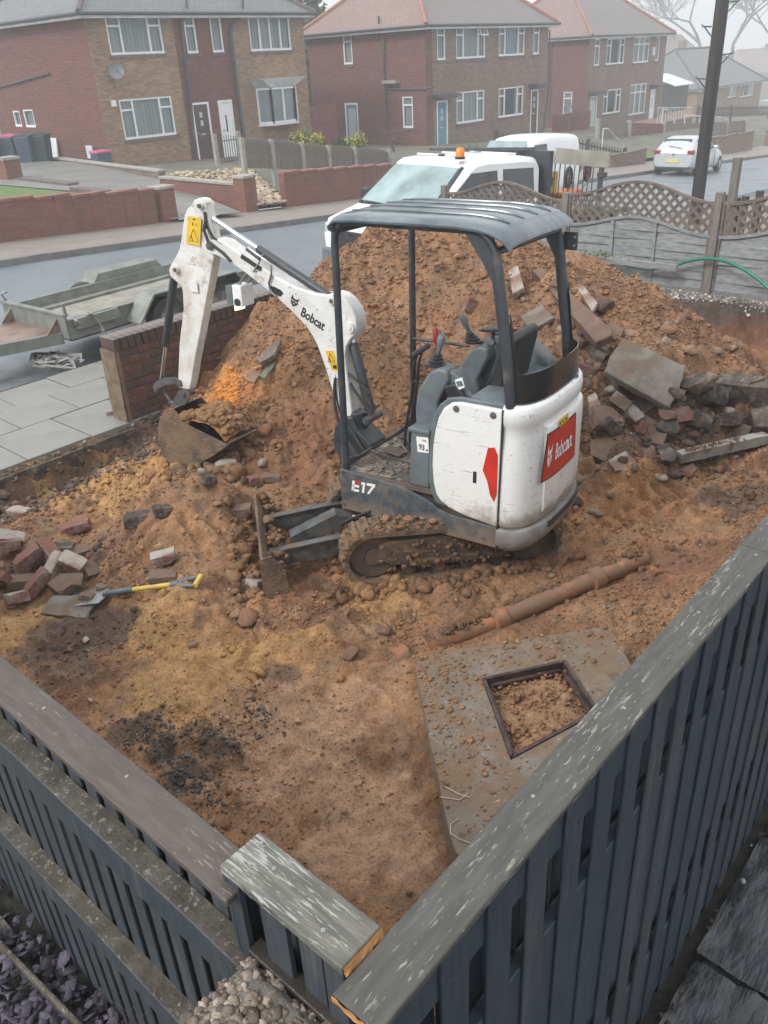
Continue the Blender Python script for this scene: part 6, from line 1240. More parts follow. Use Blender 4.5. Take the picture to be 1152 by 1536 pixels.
xa = atY(1052, 235, 18.1)[0]; xb_ = atY(1128, 222, 18.1)[0]; garden_wall('brown brick wall along the pavement beyond the silver car', xa, xb_, [atY(1060, 211, 18.1)[2], atY(1085, 207, 18.1)[2], atY(1110, 203, 18.1)[2]], mat='h_brown', cop='sill_stone')
garden_wall('short brown brick wall farthest down the street at the right', xb_+2.5, xb_+12, [atY(1145, 200, 18.1)[2]]*2, mat='h_brown', cop='sill_stone')
# low walls beside the drive
def lowwall(label, A_, B_, h_, mat='garden_brick', cop='conc_post', hb=.8):
    A_, B_ = Vector(A_), Vector(B_); W_ = thing('low_wall', label, 'wall', tuple(A_)); L = (B_-A_).length; b = MB(); b.beam(A_+Vector((0, 0, h_-hb/2)), B_+Vector((0, 0, h_-hb/2)), .2, hb); b.build('brickwork', mat, W_).location = -A_; b = MB(); b.beam(A_+Vector((0, 0, h_+.03)), B_+Vector((0, 0, h_+.03)), .27, .055); b.build('coping', cop, W_).location = -A_; return W_
p2 = atY(362, 275, 18.3); lowwall('low brick wall between the driveway and the gravel garden', (p2[0], 18.4, p2[2]-.05), atZ(243, 267, .42), 0.)
lowwall('low brown wall along the house side of the driveway', atZ(243, 258, .42), atZ(85, 238, .42), 0., 'h_brown')
b = MB(); P_ = [atZ(372, 312, -.22), atZ(428, 306, -.25), atZ(375, 254, .0), atZ(250, 264, .15)]; b.add([(*p[:2], p[2]+.02) for p in P_], [(0, 1, 2, 3)]); o = b.build('gravel_garden', 'cobble'); o['kind'] = 'structure'
x_ = []; 
for i in range(900): s_, t_ = r_.uniform(0, 1, 2); p = (P_[0]*(1-s_)+P_[1]*s_)*(1-t_)+(P_[3]*(1-s_)+P_[2]*s_)*t_; x_.append(p)
x_ = np.array(x_); o = scatter('garden_stones', x_+[0, 0, .03], r_.uniform(.05, .14, len(x_)), np.array([.50, .42, .32])*r_.uniform(.6, 1.25, (len(x_), 1)), 'grav_stone', ICO1, 6, flat=.4, seed=51); tag(o, 'pale stones covering the small front garden by the brown door', 'stones')
b = MB(); P_ = [atZ(257, 331, -.13), atZ(362, 320, -.2), atZ(246, 272, .2), atZ(150, 245, .36), atZ(-40, 240, .40), atZ(-40, 275, .40), atZ(150, 292, .28)]; b.add([(*p[:2], p[2]+.03) for p in P_], [(0, 1, 2), (0, 2, 6), (2, 3, 6), (3, 4, 5, 6)]); o = b.build('driveway', 'drive'); o['kind'] = 'structure'
b = MB(); P_ = [(xs0, 18.34, .32), (xe-.2, 18.34, .05), (atZ(140, 291, .30)), (atZ(-60, 272, .42))]; b.add([tuple(p) for p in P_], [(0, 1, 2, 3)]); o = b.build('lawn', 'grass'); o['kind'] = 'structure'
for (q0, q1, lab) in (((35, 268), (110, 277), 'stone edging slab on the lawn beside the driveway'), ((112, 283), (160, 289), 'smaller stone edging slab at the lawn corner')):
    p = atZ(*q0, .42); p_ = atZ(*q1, .36); b = MB(); b.beam(p, p_, .35, .10); o = b.build('edging_slab', 'sill_stone'); tag(o, lab, 'slab')
# wheelie bins
def wheelie(px, pyb, mat, lid, label, h=1.05, z=.22):
    p = atZ(px, pyb, z); B_ = thing('wheelie_bin', label, 'bin', tuple(p), rz=radians(-50)); b = MB(); b.add([(-.22, -.24, 0), (.22, -.24, 0), (.22, .24, 0), (-.22, .24, 0), (-.29, -.33, h), (.29, -.33, h), (.29, .33, h), (-.29, .33, h)], [(0, 1, 2, 3), (4, 5, 6, 7), (0, 1, 5, 4), (1, 2, 6, 5), (2, 3, 7, 6), (3, 0, 4, 7)]); b.build('bin_body', mat, B_, bevel=.03)
    b = MB(); b.prism([(-.33, h), (-.33, h+.05), (0, h+.10), (.36, h+.03), (.36, h)], -.31, .31, axis='y'); b.build('bin_lid', lid, B_, bevel=.015)
    
    for y_ in (-.26, .20): b = MB(); b.cyl((.24, y_, .1), (.24, y_+.06, .1), .1, 14); b.build('wheel', 'rubber', B_)
    return B_
wheelie(22, 252, 'bin_blue', 'bin_pink', 'blue wheelie bin with a pink lid, leftmost of the row'); wheelie(46, 251, 'bin_blue', 'bin_blue', 'dark blue wheelie bin between the pink lidded and the green one'); wheelie(69, 249, 'bin_green', 'bin_green', 'dark green wheelie bin nearest the house wall'); wheelie(-2, 254, 'door_brown', 'door_brown', 'maroon wheelie bin half cut off at the left edge of the photo')
p = atZ(154, 246, .3); t_ = thing('recycling_tub', 'small dark tub with a pink lid by the house corner', 'bin', tuple(p)); b = MB(); b.box(-.28, .28, -.25, .25, 0, .36); b.build('tub', 'bin_blue', t_, bevel=.03); b = MB(); b.box(-.31, .31, -.28, .28, .361, .45); b.build('tub_lid', 'bin_pink', t_, bevel=.03)
for (q_, w_, h_, lab) in (((83, 236), .5, .7, 'pale board leaning on the house wall beside the bins'), ((137, 238), .42, .45, 'white meter box low on the red side wall')): 
    p = atX(*q_, H1.location[0]-.15); b = MB(); b.box(-.03, .03, -w_/2, w_/2, 0, h_); o = b.build('leaning_board' if w_ > .45 else 'meter_box', 'fascia', bevel=.01); o.location = tuple(p); o.rotation_euler = (0, .12 if w_ > .45 else 0, 0); tag(o, lab, 'board' if w_ > .45 else 'meter box')
b = MB(); p = atZ(20, 200, .3); F_ = thing('side_fence', 'dark timber fence panels at the far left behind the bins', 'fence', (p[0]-2, 35.5, .3))
for i in range(26): b = MB(); b.box(i*.17, i*.17+.15, 0, .03, 0, 1.9); b.build('fence_board', 'dark_timber', F_)
# slatted timber fence with posts
def picket(label, P_, h_, mat, sp=.11, w_=.085, post='conc_post', round_=0, posts=True, gap=0., rail=True, pz=0.):
    P_ = [Vector(p) for p in P_]; F_ = thing('picket_fence', label, 'fence', tuple(P_[0])); O = P_[0]; n = 0; me_ = None
    for a, c2 in zip(P_[:-1], P_[1:]):
        L = (c2-a).length; d = (c2-a).normalized(); k = int(L/sp); ang = atan2(d[1], d[0]); s_ = .12+random.random()*0
        if me_ is None: b = MB(); b.prism([(-w_/2, 0), (w_/2, 0), (w_/2, h_-.05), (0, h_), (-w_/2, h_-.05)], -.011, .011); o = b.build('picket', mat); me_ = o.data; bpy.data.objects.remove(o)
        for i in range(k):
            p = a.lerp(c2, (i+.5)/k); t = (i+.5)/k; hz = round_*sin(pi*t); inst(me_, 'picket', F_, tuple(p-O), (0, 0, ang), (1, 1, 1+hz)); n += 1
        if rail:
            for z in (.22*h_, .75*h_):
                b = MB(); nrm = Vector((-d[1], d[0], 0))*.03; b.beam(a-O+nrm+Vector((0, 0, z)), c2-O+nrm+Vector((0, 0, z)), .03, .07); b.build('rail', mat, F_)
        if posts:
            for p in (a, c2) if c2 == P_[-1] else (a,): b = MB(); q_ = p-O; b.box(q_[0]-.06, q_[0]+.06, q_[1]-.09, q_[1]+.03, q_[2]-.5, q_[2]+h_+.05+pz); b.build('post', post, F_)
    return F_
Yf = 20.6; F1 = []
for px, pyb in ((366, 252), (410, 253), (455, 256), (494, 259), (533, 260), (584, 262)): F1.append(tuple(atY(px, pyb, Yf)))
picket('weathered slatted timber fence on the red retaining wall', F1, .78, 'old_timber', .10, .082, round_=.10)
F2 = [tuple(atY(px, py, 21.)) for px, py in ((742, 228), (790, 229), (835, 230))]+[tuple(atY(880, 238, 20.2)), tuple(atY(935, 250, 19.4))]
picket('dark picket fence before the brown house pair above the white van', F2, .78, 'dark_timber', .17, .05, post='dark_timber')
p = [tuple(atY(x_1, y_1, 24.5)) for x_1, y_1 in ((1045, 178), (1095, 176), (1152, 174))]; picket('dark picket fence beyond the silver car before the bungalows', p, .75, 'dark_timber', .3, .12, post='dark_timber')
# garden gate by the white door
g0 = atY(331, 250, 26.4); G_ = thing('garden_gate', 'dark metal garden gate before the white front door', 'gate', tuple(g0)); 
for i in range(9): b = MB(); b.cyl((i*.11, 0, .1), (i*.11, 0, .95+.08*sin(pi*i/8)), .014, 6); b.build('gate_bar', 'gutter', G_)
for z_ in (.15, .85): b = MB(); b.beam((0, 0, z_), (.88, 0, z_), .03, .03); b.build('gate_rail', 'gutter', G_)
for dx in (-.12, 1.0): b = MB(); b.box(dx-.07, dx+.07, -.07, .07, -.3, 1.12); b.build('gate_post', 'conc_post', G_)
# shrubs with yellow flowers
def leafball(C_, R3_, n, s_, seed, up=.3):
    q = np.random.default_rng(seed); d = q.normal(size=(n, 3)); d /= np.linalg.norm(d, axis=1)[:, None]; rad = q.uniform(.35, 1., n)**.5*(1+.25*np.sin(d[:, 0]*5+seed)+.2*np.cos(d[:, 1]*6)); c = d*rad[:, None]*np.array(R3_)+np.array(C_)
    V = []; F = []
    for i in range(n):
        a = q.normal(size=3); a /= np.linalg.norm(a); e = np.cross(a, q.normal(size=3)); e /= np.linalg.norm(e); k = s_*q.uniform(.6, 1.3); V += [c[i]-a*k, c[i]+e*k*.5, c[i]+a*k, c[i]-e*k*.5]; F.append((4*i, 4*i+1, 4*i+2, 4*i+3))
    return V, F
def bush(px, py, Y, R3_, lab, leaf='weed', fl=None, n=700, name='shrub', s_=.045):
    p = atY(px, py, Y); S_ = thing(name, lab, 'shrub', (p[0], p[1], p[2]-R3_[2])); V, F = leafball((0, 0, R3_[2]), R3_, n, s_, int(px)); b = MB(); b.add(V, F); b.build('foliage', leaf, S_, recalc=False)['kind'] = 'stuff'
    b = MB(); q = random.Random(px); 
    for i in range(9): b.tube([(0, 0, 0), (q.uniform(-.3, .3)*R3_[0], q.uniform(-.3, .3)*R3_[1], R3_[2]*.8), (q.uniform(-.9, .9)*R3_[0], q.uniform(-.9, .9)*R3_[1], R3_[2]*1.7)], [.02, .012, .004], 5)
    b.build('stems', 'twig', S_)
    if fl: V, F = leafball((.0, 0, R3_[2]*1.15), [r*1.02 for r in R3_], int(n*.6), .035, int(px)+5); b = MB(); b.add(V, F); b.build('flowers', fl, S_, recalc=False)['kind'] = 'stuff'
bush(452, 213, 22.5, (.45, .35, .30), 'low green shrub with yellow flowers behind the slatted fence', 'leaf_dark', 'flower'); bush(477, 211, 22.8, (.22, .2, .2), 'small tuft of yellow blossom right of the green shrub', 'weed', 'flower', 300); bush(535, 214, 22.5, (.5, .3, .26), 'yellow flowering shrub near the blue side door', 'weed', 'flower'); bush(510, 217, 22.3, (.25, .25, .24), 'dark green shrub left of the yellow flowering one', 'leaf_dark')
bush(590, 205, 24.2, (.95, .5, .6), 'bare reddish brown shrub against the red side wall', 'twig', None, 260, s_=.02); bush(860, 170, 26.5, (1.6, .6, .9), 'bare dark red shrub by the third house corner', 'twig', None, 900, s_=.03); bush(700, 226, 23.5, (.8, .4, .2), 'low green weeds under the picket fence', 'weed', None, 400)
for (x_, y_, l_) in ((458, 70, 'dark green conifer in the gap between the first two houses'), (466, 110, 'green hedge in the gap beside the red side wall')): bush(x_, y_, 42., (1.6, 1.5, 3.4), l_, 'leaf_dark', None, 2600, 'conifer', .22)
# gates, panels, railings right
b = MB(); P_ = thing('timber_gate', 'tall maroon timber gate between the first two houses', 'gate', tuple(atY(472, 222, 27.5)))
u = atY(472, 222, 27.5); v = atY(508, 219, 27.5); h_ = atY(490, 158, 27.5)[2]-u[2]; n = 9
for i in range(n): b = MB(); w_ = (v[0]-u[0])/n; b.box(i*w_, (i+1)*w_-.012, 0, .03, 0, h_+.04*(i/n)); b.build('gate_board', 'red_panel', P_)
P_ = thing('board_fence', 'maroon timber fence beside the third house', 'fence', tuple(atY(828, 212, 27.5))); u = atY(828, 212, 27.5); v = atY(884, 205, 27.5); h_ = 1.35
for i in range(16): b = MB(); w_ = (v[0]-u[0])/16; b.box(i*w_, (i+1)*w_-.012, 0, .03, -.2, h_); b.build('gate_board', 'red_panel', P_)
def panels(label, pts_, Y, h_, mat):
    F_ = thing('panel_fence', label, 'fence', tuple(atY(*pts_[0], Y))); O = np.array(F_.location)
    for (a, c2) in zip(pts_[:-1], pts_[1:]):
        u = atY(*a, Y)-O; v = atY(*c2, Y)-O; 
        for k in range(6): b = MB(); z = h_*k/6; b.add([(u[0], 0, u[2]+z), (v[0], 0, v[2]+z), (v[0], 0, v[2]+z+h_/6-.01), (u[0], 0, u[2]+z+h_/6-.01), (u[0], .03, u[2]+z), (v[0], .03, v[2]+z), (v[0], .03, v[2]+z+h_/6-.01), (u[0], .03, u[2]+z+h_/6-.01)], [(0, 1, 2, 3), (7, 6, 5, 4), (0, 4, 5, 1), (2, 6, 7, 3)]); b.build('slat', mat, F_)
    for a in pts_: u = atY(*a, Y)-O; b = MB(); b.box(u[0]-.09, u[0]+.09, -.09, .08, u[2]-.4, u[2]+h_+.1); b.build('post', 'conc_post', F_)
panels('maroon panel fence with concrete posts right of the bank', [(895, 213), (940, 214)], 22.5, 1.0, 'mid_timber'); panels('red painted fence panel between two pale posts', [(942, 214), (993, 214)], 22.4, 1.0, 'red_panel'); panels('tan panel fence behind the silver car', [(993, 213), (1052, 209)], 22.6, .95, 'mid_timber'); panels('pale panel fence beyond the telegraph pole', [(1058, 205), (1088, 203), (1116, 200)], 20.5, .75, 'mid_timber')
b = MB(); G_ = [atY(890, 222, 22.2), atY(1000, 218, 22.2), atY(1000, 236, 18.4), atY(905, 240, 18.4)]; b.add([tuple(p) for p in G_], [(0, 1, 2, 3)]); o = b.build('grass_bank', 'grass'); o['kind'] = 'structure'
def railing(label, pxs, Y, r=.03, posts=2, h_=.9):
    P_ = [atY(*p, Y) for p in pxs]; O = P_[0]; R_ = thing('handrail', label, 'handrail', tuple(O)); b = MB(); b.tube([tuple(p-O) for p in P_], r, 6); b.build('rail', 'fascia', R_, smooth=True)
    for p in (P_[0], P_[-1])[:posts]: b = MB(); q_ = p-O; b.cyl((q_[0], q_[1], q_[2]-h_), tuple(q_), r, 6); b.build('upright', 'fascia', R_)
railing('pale handrail beside the steps on the grassy bank', ((905, 193), (912, 193), (938, 221)), 20.5); railing('white handrail sloping down near the third house', ((994, 164), (1003, 165), (1012, 178)), 24.); railing('white handrail across the far garden beyond the car', ((1028, 173), (1082, 176), (1095, 184)), 23.); railing('second white handrail beside the far garden steps', ((1110, 190), (1122, 196), (1128, 199)), 21.)
R_ = thing('balcony_railing', 'grey metal railing on the raised terrace by the third house', 'railing', tuple(atY(985, 185, 24.5))); O = atY(985, 185, 24.5); e = atY(1036, 183, 24.5)-O
for i in range(14): b = MB(); b.cyl((e[0]*i/13, 0, e[2]*i/13), (e[0]*i/13, 0, e[2]*i/13+.85), .015, 5); b.build('rail_bar', 'fascia', R_)
b = MB(); b.beam((0, 0, .87), (e[0], 0, e[2]+.87), .05, .05); b.build('rail', 'fascia', R_); b = MB(); b.box(0, e[0], -.1, 2., -.9, -.0); b.build('terrace', 'h_brown', R_)
Sh = thing('shed', 'small dark shed with a pale grey roof right of the third house', 'shed', tuple(atY(1000, 158, 33.))); O = atY(1000, 158, 33.); w_ = (atY(1035, 150, 33.)-O)[0]
b = MB(); b.box(-1, w_-.6, 0, 2.5, -.6, 1.6); b.build('shed_wall', 'dark_timber', Sh); b = MB(); b.add([(.2, -.4, 1.45), (w_-.3, -.4, 1.45), (w_-.3-.8, 1.8, 2.3), (-.6, 1.8, 2.3)], [(0, 1, 2, 3)]); b.box(.2, w_-.3, -.4, -.36, 1.38, 1.45); b.build('shed_roof', 'fascia', Sh)

# ------------------------------------------------------------------ telegraph pole
p = CC+ray(1047, 293)/hypot(*ray(1047, 293)[:2])*17.3; T_ = thing('telegraph_pole', 'dark wooden telegraph pole with step irons behind the lattice fence', 'pole', (p[0], p[1], -.6)); b = MB(); b.tube([(0, 0, -.5), (0, 0, 3), (0, 0, 9)], [.118, .114, .10], 20); b.build('shaft', 'pole_wood', T_, smooth=True)
for px, py, sd_ in ((1062, 118, -1), (1081, 82, 1), (1069, 40, -1), (1090, 3, 1)):
    d = ray(px, py); z = CAMH+d[2]/hypot(d[0], d[1])*17.3+.6; b = MB(); ax = np.array([sin(HEAD), -cos(HEAD)])*sd_; f0 = np.array([ax[0]*.13, ax[1]*.13]); b.tube([(f0[0], f0[1], z), (f0[0]+ax[0]*.16, f0[1]+ax[1]*.16, z+.01), (f0[0]+ax[0]*.17, f0[1]+ax[1]*.17, z+.05)], .011, 6); b.tube([(f0[0]+ax[0]*.12, f0[1]+ax[1]*.12, z), (f0[0]*.95, f0[1]*.95, z-.14)], .010, 6); b.build('step_iron', 'gutter', T_)
# ------------------------------------------------------------------ bare trees in the mist
def bare_tree(label, base, H_, spread, seed, lean=0., depth=7):
    q = random.Random(seed); T_ = thing('bare_tree', label, 'tree', base); tr, cr = MB(), MB()
    def grow(p, d, L, r, k):
        n = 3; pts_ = [p]; rs = [r]; dd = d.copy()
        for i in range(n): dd = (dd+Vector((q.uniform(-1, 1), q.uniform(-1, 1), q.uniform(-.6, 1.)))*.16).normalized(); p = p+dd*L/n; pts_.append(p); rs.append(r*(1-.3*(i+1)/n))
        (tr if k >= depth-1 else cr).tube(pts_, rs, 8 if k >= depth-2 else (5 if k > 2 else 3), caps=False)
        if k == 0: return
        m_ = 2 if k >= depth-1 else q.choice((2, 3, 3)) 
        for j in range(m_):
            ax = Vector((q.uniform(-1, 1), q.uniform(-1, 1), q.uniform(-.3, .5))).normalized(); nd = (dd+ax*q.uniform(.45, .95)*spread).normalized(); grow(p, nd, L*(q.uniform(.66, .88) if k < depth else 1.5), r*.66, k-1)
        if k < depth-1 and q.random() < .5: grow(pts_[2], (dd+Vector((q.uniform(-1, 1), q.uniform(-1, 1), 0))).normalized(), L*.6, r*.4, max(0, k-2))
    grow(Vector((0, 0, 0)), Vector((lean, 0, 1)).normalized(), H_*.13, H_*.017, depth); tr.build('trunk', 'bark', T_, smooth=True); cr.build('crown', 'bark', T_, recalc=False); return T_
def tb_(px, py, D, z=None): d = ray(px, py); p = CC+d/hypot(d[0], d[1])*D; return (p[0], p[1], p[2] if z is None else z)
bare_tree('large bare tree fading into the mist left of the telegraph pole', tb_(1050, 92, 195), 25, .9, 3, -.1, 9)
bare_tree('large bare tree with crooked limbs right of the telegraph pole', tb_(1096, 95, 175), 23, .95, 11, .12, 9)
bare_tree('fainter bare tree beyond the others at the right edge', tb_(1160, 90, 200), 23, 1., 21, 0, 9)
bare_tree('faint bare tree seen in the gap between the first two houses', tb_(470, 60, 100), 10, 1., 31, 0, 7)

# ------------------------------------------------------------------ vehicles
def rot_tree(root): pass
def loft(b, st, mi=0, close=True):
    """st: list of rings (equal length lists of points)"""
    G = np.array(st, float); b.grid(G, mi, close=True); n = len(st[0]); b.add(st[0], [tuple(range(n))], mi); b.add(st[-1], [tuple(range(n-1, -1, -1))], mi)
def carbody(name, mat, parent, stations, zmid):
    """stations: x, half width low, z bottom, z belt, half width at belt, z roof, half width roof"""
    b = MB(); S_ = []
    for x, wl, zb_, zbelt, wb, zr, wr in stations:
        ring = []
        for s_ in (1, -1):
            pr_ = [(wl*.9, zb_), (wl, zb_+.06), (max(wl, wb)+.01, (zb_+zbelt)/2), (wb, zbelt), (wb*.35+wr*.65, zbelt+(zr-zbelt)*.6), (wr, zr-.045*(zr > zbelt+.1)), (wr*.82, zr), (0.3*wr, zr+.012)]
            if s_ < 0: pr_ = pr_[::-1]
            ring += [(x, s_*y, z) for y, z in pr_]
        S_.append(ring)
    loft(b, S_); o = b.build(name, mat, parent, smooth='all'); sm = o.modifiers.new('sub', 'SUBSURF'); sm.levels = 1; sm.render_levels = 1; return o
def wheel(parent, x, y, r=.31, w_=.19, rim='silver'):
    b = MB(); b.tube([(x, y-w_/2, r), (x, y-w_/2+.02, r), (x, y+w_/2-.02, r), (x, y+w_/2, r)], [r*.93, r, r, r*.93], 28); t = b.build('wheel', 'rubber', parent, smooth=35)
    for s_ in (-1, 1):
        b = MB(); b.tube([(x, y+s_*(w_/2-.01), r), (x, y+s_*(w_/2+.006), r)], [r*.66, r*.62], 24); k = b.build('rim', 'dark_steel', t)
        for i in range(5): 
            a = 2*pi*i/5; b = MB(); b.beam((x, y+s_*(w_/2+.010), r), (x+cos(a)*r*.6, y+s_*(w_/2+.010), r+sin(a)*r*.6), .06, .012, up=(0, 1, 0)); b.build('spoke', rim, t)
    return t
CAR = thing('hatchback_car', 'silver hatchback parked by the far kerb beyond the telegraph pole', 'car', (34.35, 14.85, float(zroad(34.4))+.004), rot=(0, .0575, .07))
carbody('car_body', 'silver', CAR, [(0, .70, .32, .78, .72, .84, .66), (.05, .82, .26, .90, .80, .98, .70), (.25, .86, .22, .93, .83, 1.22, .62), (.55, .87, .2, .93, .84, 1.40, .60), (1.1, .87, .18, .92, .84, 1.45, .62), (1.9, .87, .18, .90, .84, 1.44, .62), (2.5, .87, .18, .89, .84, 1.25, .62), (2.95, .87, .18, .87, .83, .96, .70), (3.5, .86, .2, .82, .80, .86, .66), (3.9, .80, .24, .66, .74, .70, .6), (4.02, .66, .3, .5, .6, .54, .5)], .9)
def quad(parent, name, mat, P_, off=(0, 0, 0)):
    b = MB(); P_ = [tuple(np.array(p)+np.array(off)) for p in P_]; n = len(P_); b.add(P_, [tuple(range(n))]); return b.build(name, mat, parent, recalc=False)
def slabq(parent, name, mat, P_, th, **k):
    P_ = [Vector(p) for p in P_]; nrm = (P_[1]-P_[0]).cross(P_[2]-P_[0]).normalized()*th; n = len(P_); b = MB(); b.add([p for p in P_]+[p+nrm for p in P_], [tuple(range(n)), tuple(range(2*n-1, n-1, -1))]+[(i, (i+1) % n, n+(i+1) % n, n+i) for i in range(n)]); return b.build(name, mat, parent, **k)
slabq(CAR, 'rear_window', 'car_glass', [(.16, .60, 1.02), (.16, -.60, 1.02), (.40, -.54, 1.345), (.40, .54, 1.345)], -.03)
for s_ in (1, -1):
    for nm, q_ in (('side_window', [(.62, .99), (1.25, .97), (1.25, 1.36), (.78, 1.35)]), ('side_window', [(1.31, .97), (2.45, .95), (2.1, 1.33), (1.31, 1.36)])): slabq(CAR, nm, 'car_glass', [(x, s_*(.845-(z-.93)*.40), z) for x, z in q_], .02*s_)
    b = MB(); b.box(-.005, .16, s_*.66-.14, s_*.66+.14, .78, .96); b.build('tail_light', 'tail_red', CAR, bevel=.03, seg=2)
    for x in (.72, 3.28): wheel(CAR, x, s_*.78)
b = MB(); b.box(-.02, .0, -.26, .26, .50, .62); b.build('number_plate', 'plate_yellow', CAR); b = MB(); b.box(-.02, .1, -.7, .7, .24, .34); b.build('bumper_trim', 'black_plastic', CAR, bevel=.02)
b = MB(); b.box(2.2, 2.4, -1.0, -.86, .93, 1.06); b.build('door_mirror', 'silver', CAR, bevel=.03)
b = MB(); b.beam((.02, -.3, 1.02), (.10, .25, 1.10), .02, .015); b.build('rear_wiper', 'black_plastic', CAR)
for xx in (1.27, 2.42): b = MB(); b.box(xx, xx+.012, -.885, -.872, .30, .90); b.build('door_gap', 'black_print', CAR)
for xx in (1.40, 2.28): b = MB(); b.box(xx-.1, xx+.06, -.90, -.87, .84, .87); b.build('door_handle', 'silver', CAR); b = MB(); b.tube([(.9, 0, 1.46), (.75, 0, 1.6)], .006, 5); b.build('aerial', 'black_plastic', CAR); b = MB(); b.cyl((-.003, 0, .78), (.02, 0, .78), .045, 16); b.build('badge', 'chrome', CAR)
VAN = thing('panel_van', 'white panel van parked by the far kerb behind the tipper truck', 'van', (24.6, 14.4, float(zroad(24.6))+.004), rot=(0, -.0575, pi+.03))
carbody('van_body', 'van_white', VAN, [(0, .72, .35, .9, .76, 1.68, .66), (.06, .86, .3, .95, .85, 1.80, .72), (.4, .88, .24, .95, .86, 1.85, .74), (2.2, .88, .22, .95, .86, 1.86, .74), (2.9, .88, .22, .95, .85, 1.74, .70), (3.5, .88, .22, .95, .82, 1.12, .70), (4.1, .82, .25, .85, .72, .90, .6), (4.3, .66, .3, .6, .6, .66, .5)], 1)
for s_ in (1, -1):
    slabq(VAN, 'door_window', 'car_glass', [(x, s_*(.865-(z-1.)*.17), z) for x, z in ((2.1, 1.02), (3.15, 1.0), (2.75, 1.6), (2.1, 1.62))], .02*s_)
    for x in (.8, 3.4): wheel(VAN, x, s_*.79, .32)
    b = MB(); b.box(-.01, .08, s_*.78-.06, s_*.78+.06, .75, 1.15); b.build('tail_light', 'tail_red', VAN)
slabq(VAN, 'rear_window', 'car_glass', [(-.003, .60, 1.05), (-.003, .05, 1.05), (.03, .05, 1.55), (.03, .56, 1.55)], -.02)
slabq(VAN, 'windscreen', 'windscreen', [(3.42, -.66, 1.14), (3.42, .66, 1.14), (2.95, .62, 1.70), (2.95, -.62, 1.70)], .02)

# tipper truck with crew cab
TK = thing('tipper_truck', 'white crew cab tipper truck with an amber beacon parked behind the spoil heap', 'truck', (11.72, 8.48, -.36), rot=(0, .06, radians(-7)))
def lp_(px, py, **k):   # survey onto a plane of the truck
    Mx = TK.matrix_basis.inverted(); M3 = np.array(Mx.to_3x3()); o_ = np.array(Mx@Vector(CC)); d = M3@ray(px, py); ax, val = {'x': 0, 'y': 1, 'z': 2}[list(k)[0]], list(k.values())[0]; return o_+d*(val-o_[ax])/d[ax]
for nm, q_, k in (('roofF', (700, 250), 0), ('roofR', (786, 233), 0), ('headT', (797, 222), 0), ('board', (912, 228), 0), ('boardb', (800, 247), 0), ('posts', (905, 280), 0), ('wsb', (690, 275), 0)): print('TK', nm, lp_(*q_, y=0))
for nm, q_ in (('farF', (600, 236)), ('farWB', (556, 303)), ('farmir', (547, 290))): print('TK', nm, lp_(*q_, y=1.95))
prof = [(-1.55, .35), (-1.6, .75), (-1.5, 1.0), (-.80, 1.20), (-.02, 1.83), (.12, 1.90), (.5, 1.93), (1.5, 1.93), (1.78, 1.90), (1.86, 1.80), (1.86, .45)]
b = MB(); n = len(prof); rings = []
for y, ins_ in ((0.0, .10), (.05, .03), (.14, 0), (1.0, -.035), (1.86, 0), (1.95, .03), (2.0, .10)):
    rings.append([(x+(ins_*.8 if x < .3 else -ins_*.5), y, z-(ins_ if z > 1.3 else 0)*.9) for x, z in prof])
# tumblehome of the glasshouse
def tum(y, z): return y+(1-y)*.10*max(0, (z-1.1)/.8)
rings = [[(x, tum(y, z), z) for x, y, z in rg] for rg in rings]
loft(b, rings); b.build('cab', 'van_white', TK, smooth=30)
ws = [(-.775, .14, 1.235), (-.80, 1.0, 1.21), (-.775, 1.86, 1.235), (-.06, 1.76, 1.785), (-.085, 1.0, 1.80), (-.06, .24, 1.785)]
slabq(TK, 'windscreen', 'windscreen', [(x-.012, y, z+.012) for x, y, z in ws], -.012)
b = MB(); fr4 = [(-.80, .10, 1.215), (-.80, 1.9, 1.215), (-.035, 1.80, 1.81), (-.035, .20, 1.81)]; 
for i in (0, 1, 3): b.beam(fr4[i], fr4[(i+1) % 4], .06, .025)
b.build('windscreen_seal', 'black_plastic', TK)
for s_, y_ in ((1, 0.), (-1, 2.)):
    f = lambda z: (y_-.004 if s_ > 0 else y_+.004) + (1 if s_ > 0 else -1)*.10*max(0, (z-1.1)/.8)
    for pts_ in ([(-.62, 1.24), (.70, 1.24), (.70, 1.74), (.06, 1.72)], [(.86, 1.24), (1.66, 1.24), (1.66, 1.74), (.86, 1.75)]): slabq(TK, 'side_window', 'car_glass', [(x, f(z)+.0, z) for x, z in pts_], -.012 if s_ > 0 else .012)
    b = MB(); b.box(-.55, -.40, -.22 if s_ > 0 else 2.02, -.06 if s_ > 0 else 2.2, 1.10, 1.42); b.build('door_mirror', 'black_plastic', TK, bevel=.04, seg=2)
    wheel(TK, -.75, .2 if s_ > 0 else 1.8, .34, .22, 'steel'); wheel(TK, 3.1, .25 if s_ > 0 else 1.75, .34, .3, 'steel')
for s_, y_ in ((1, -.006), (-1, 2.0)):
    for xx in (-.68, .775, 1.74): b = MB(); b.box(xx, xx+.012, y_, y_+.006, .55, 1.22); b.build('door_gap', 'black_print', TK)
    for xx in (.55, 1.52): b = MB(); b.box(xx, xx+.16, y_-.02 if s_ > 0 else y_, y_+.004 if s_ > 0 else y_+.026, 1.08, 1.12); b.build('door_handle', 'black_plastic', TK)
    b = MB(); b.box(-.9, 1.8, y_-.01 if s_ > 0 else y_, y_+.004 if s_ > 0 else y_+.016, .62, .72); b.build('side_rubbing_strip', 'black_plastic', TK)
for xx, w_ in ((.32, 0), (.95, 0), (1.45, 0)): b = MB(); b.box(xx, xx+.05, .35, 1.65, 1.945, 1.972); b.build('roof_swage', 'van_white', TK, bevel=.01)
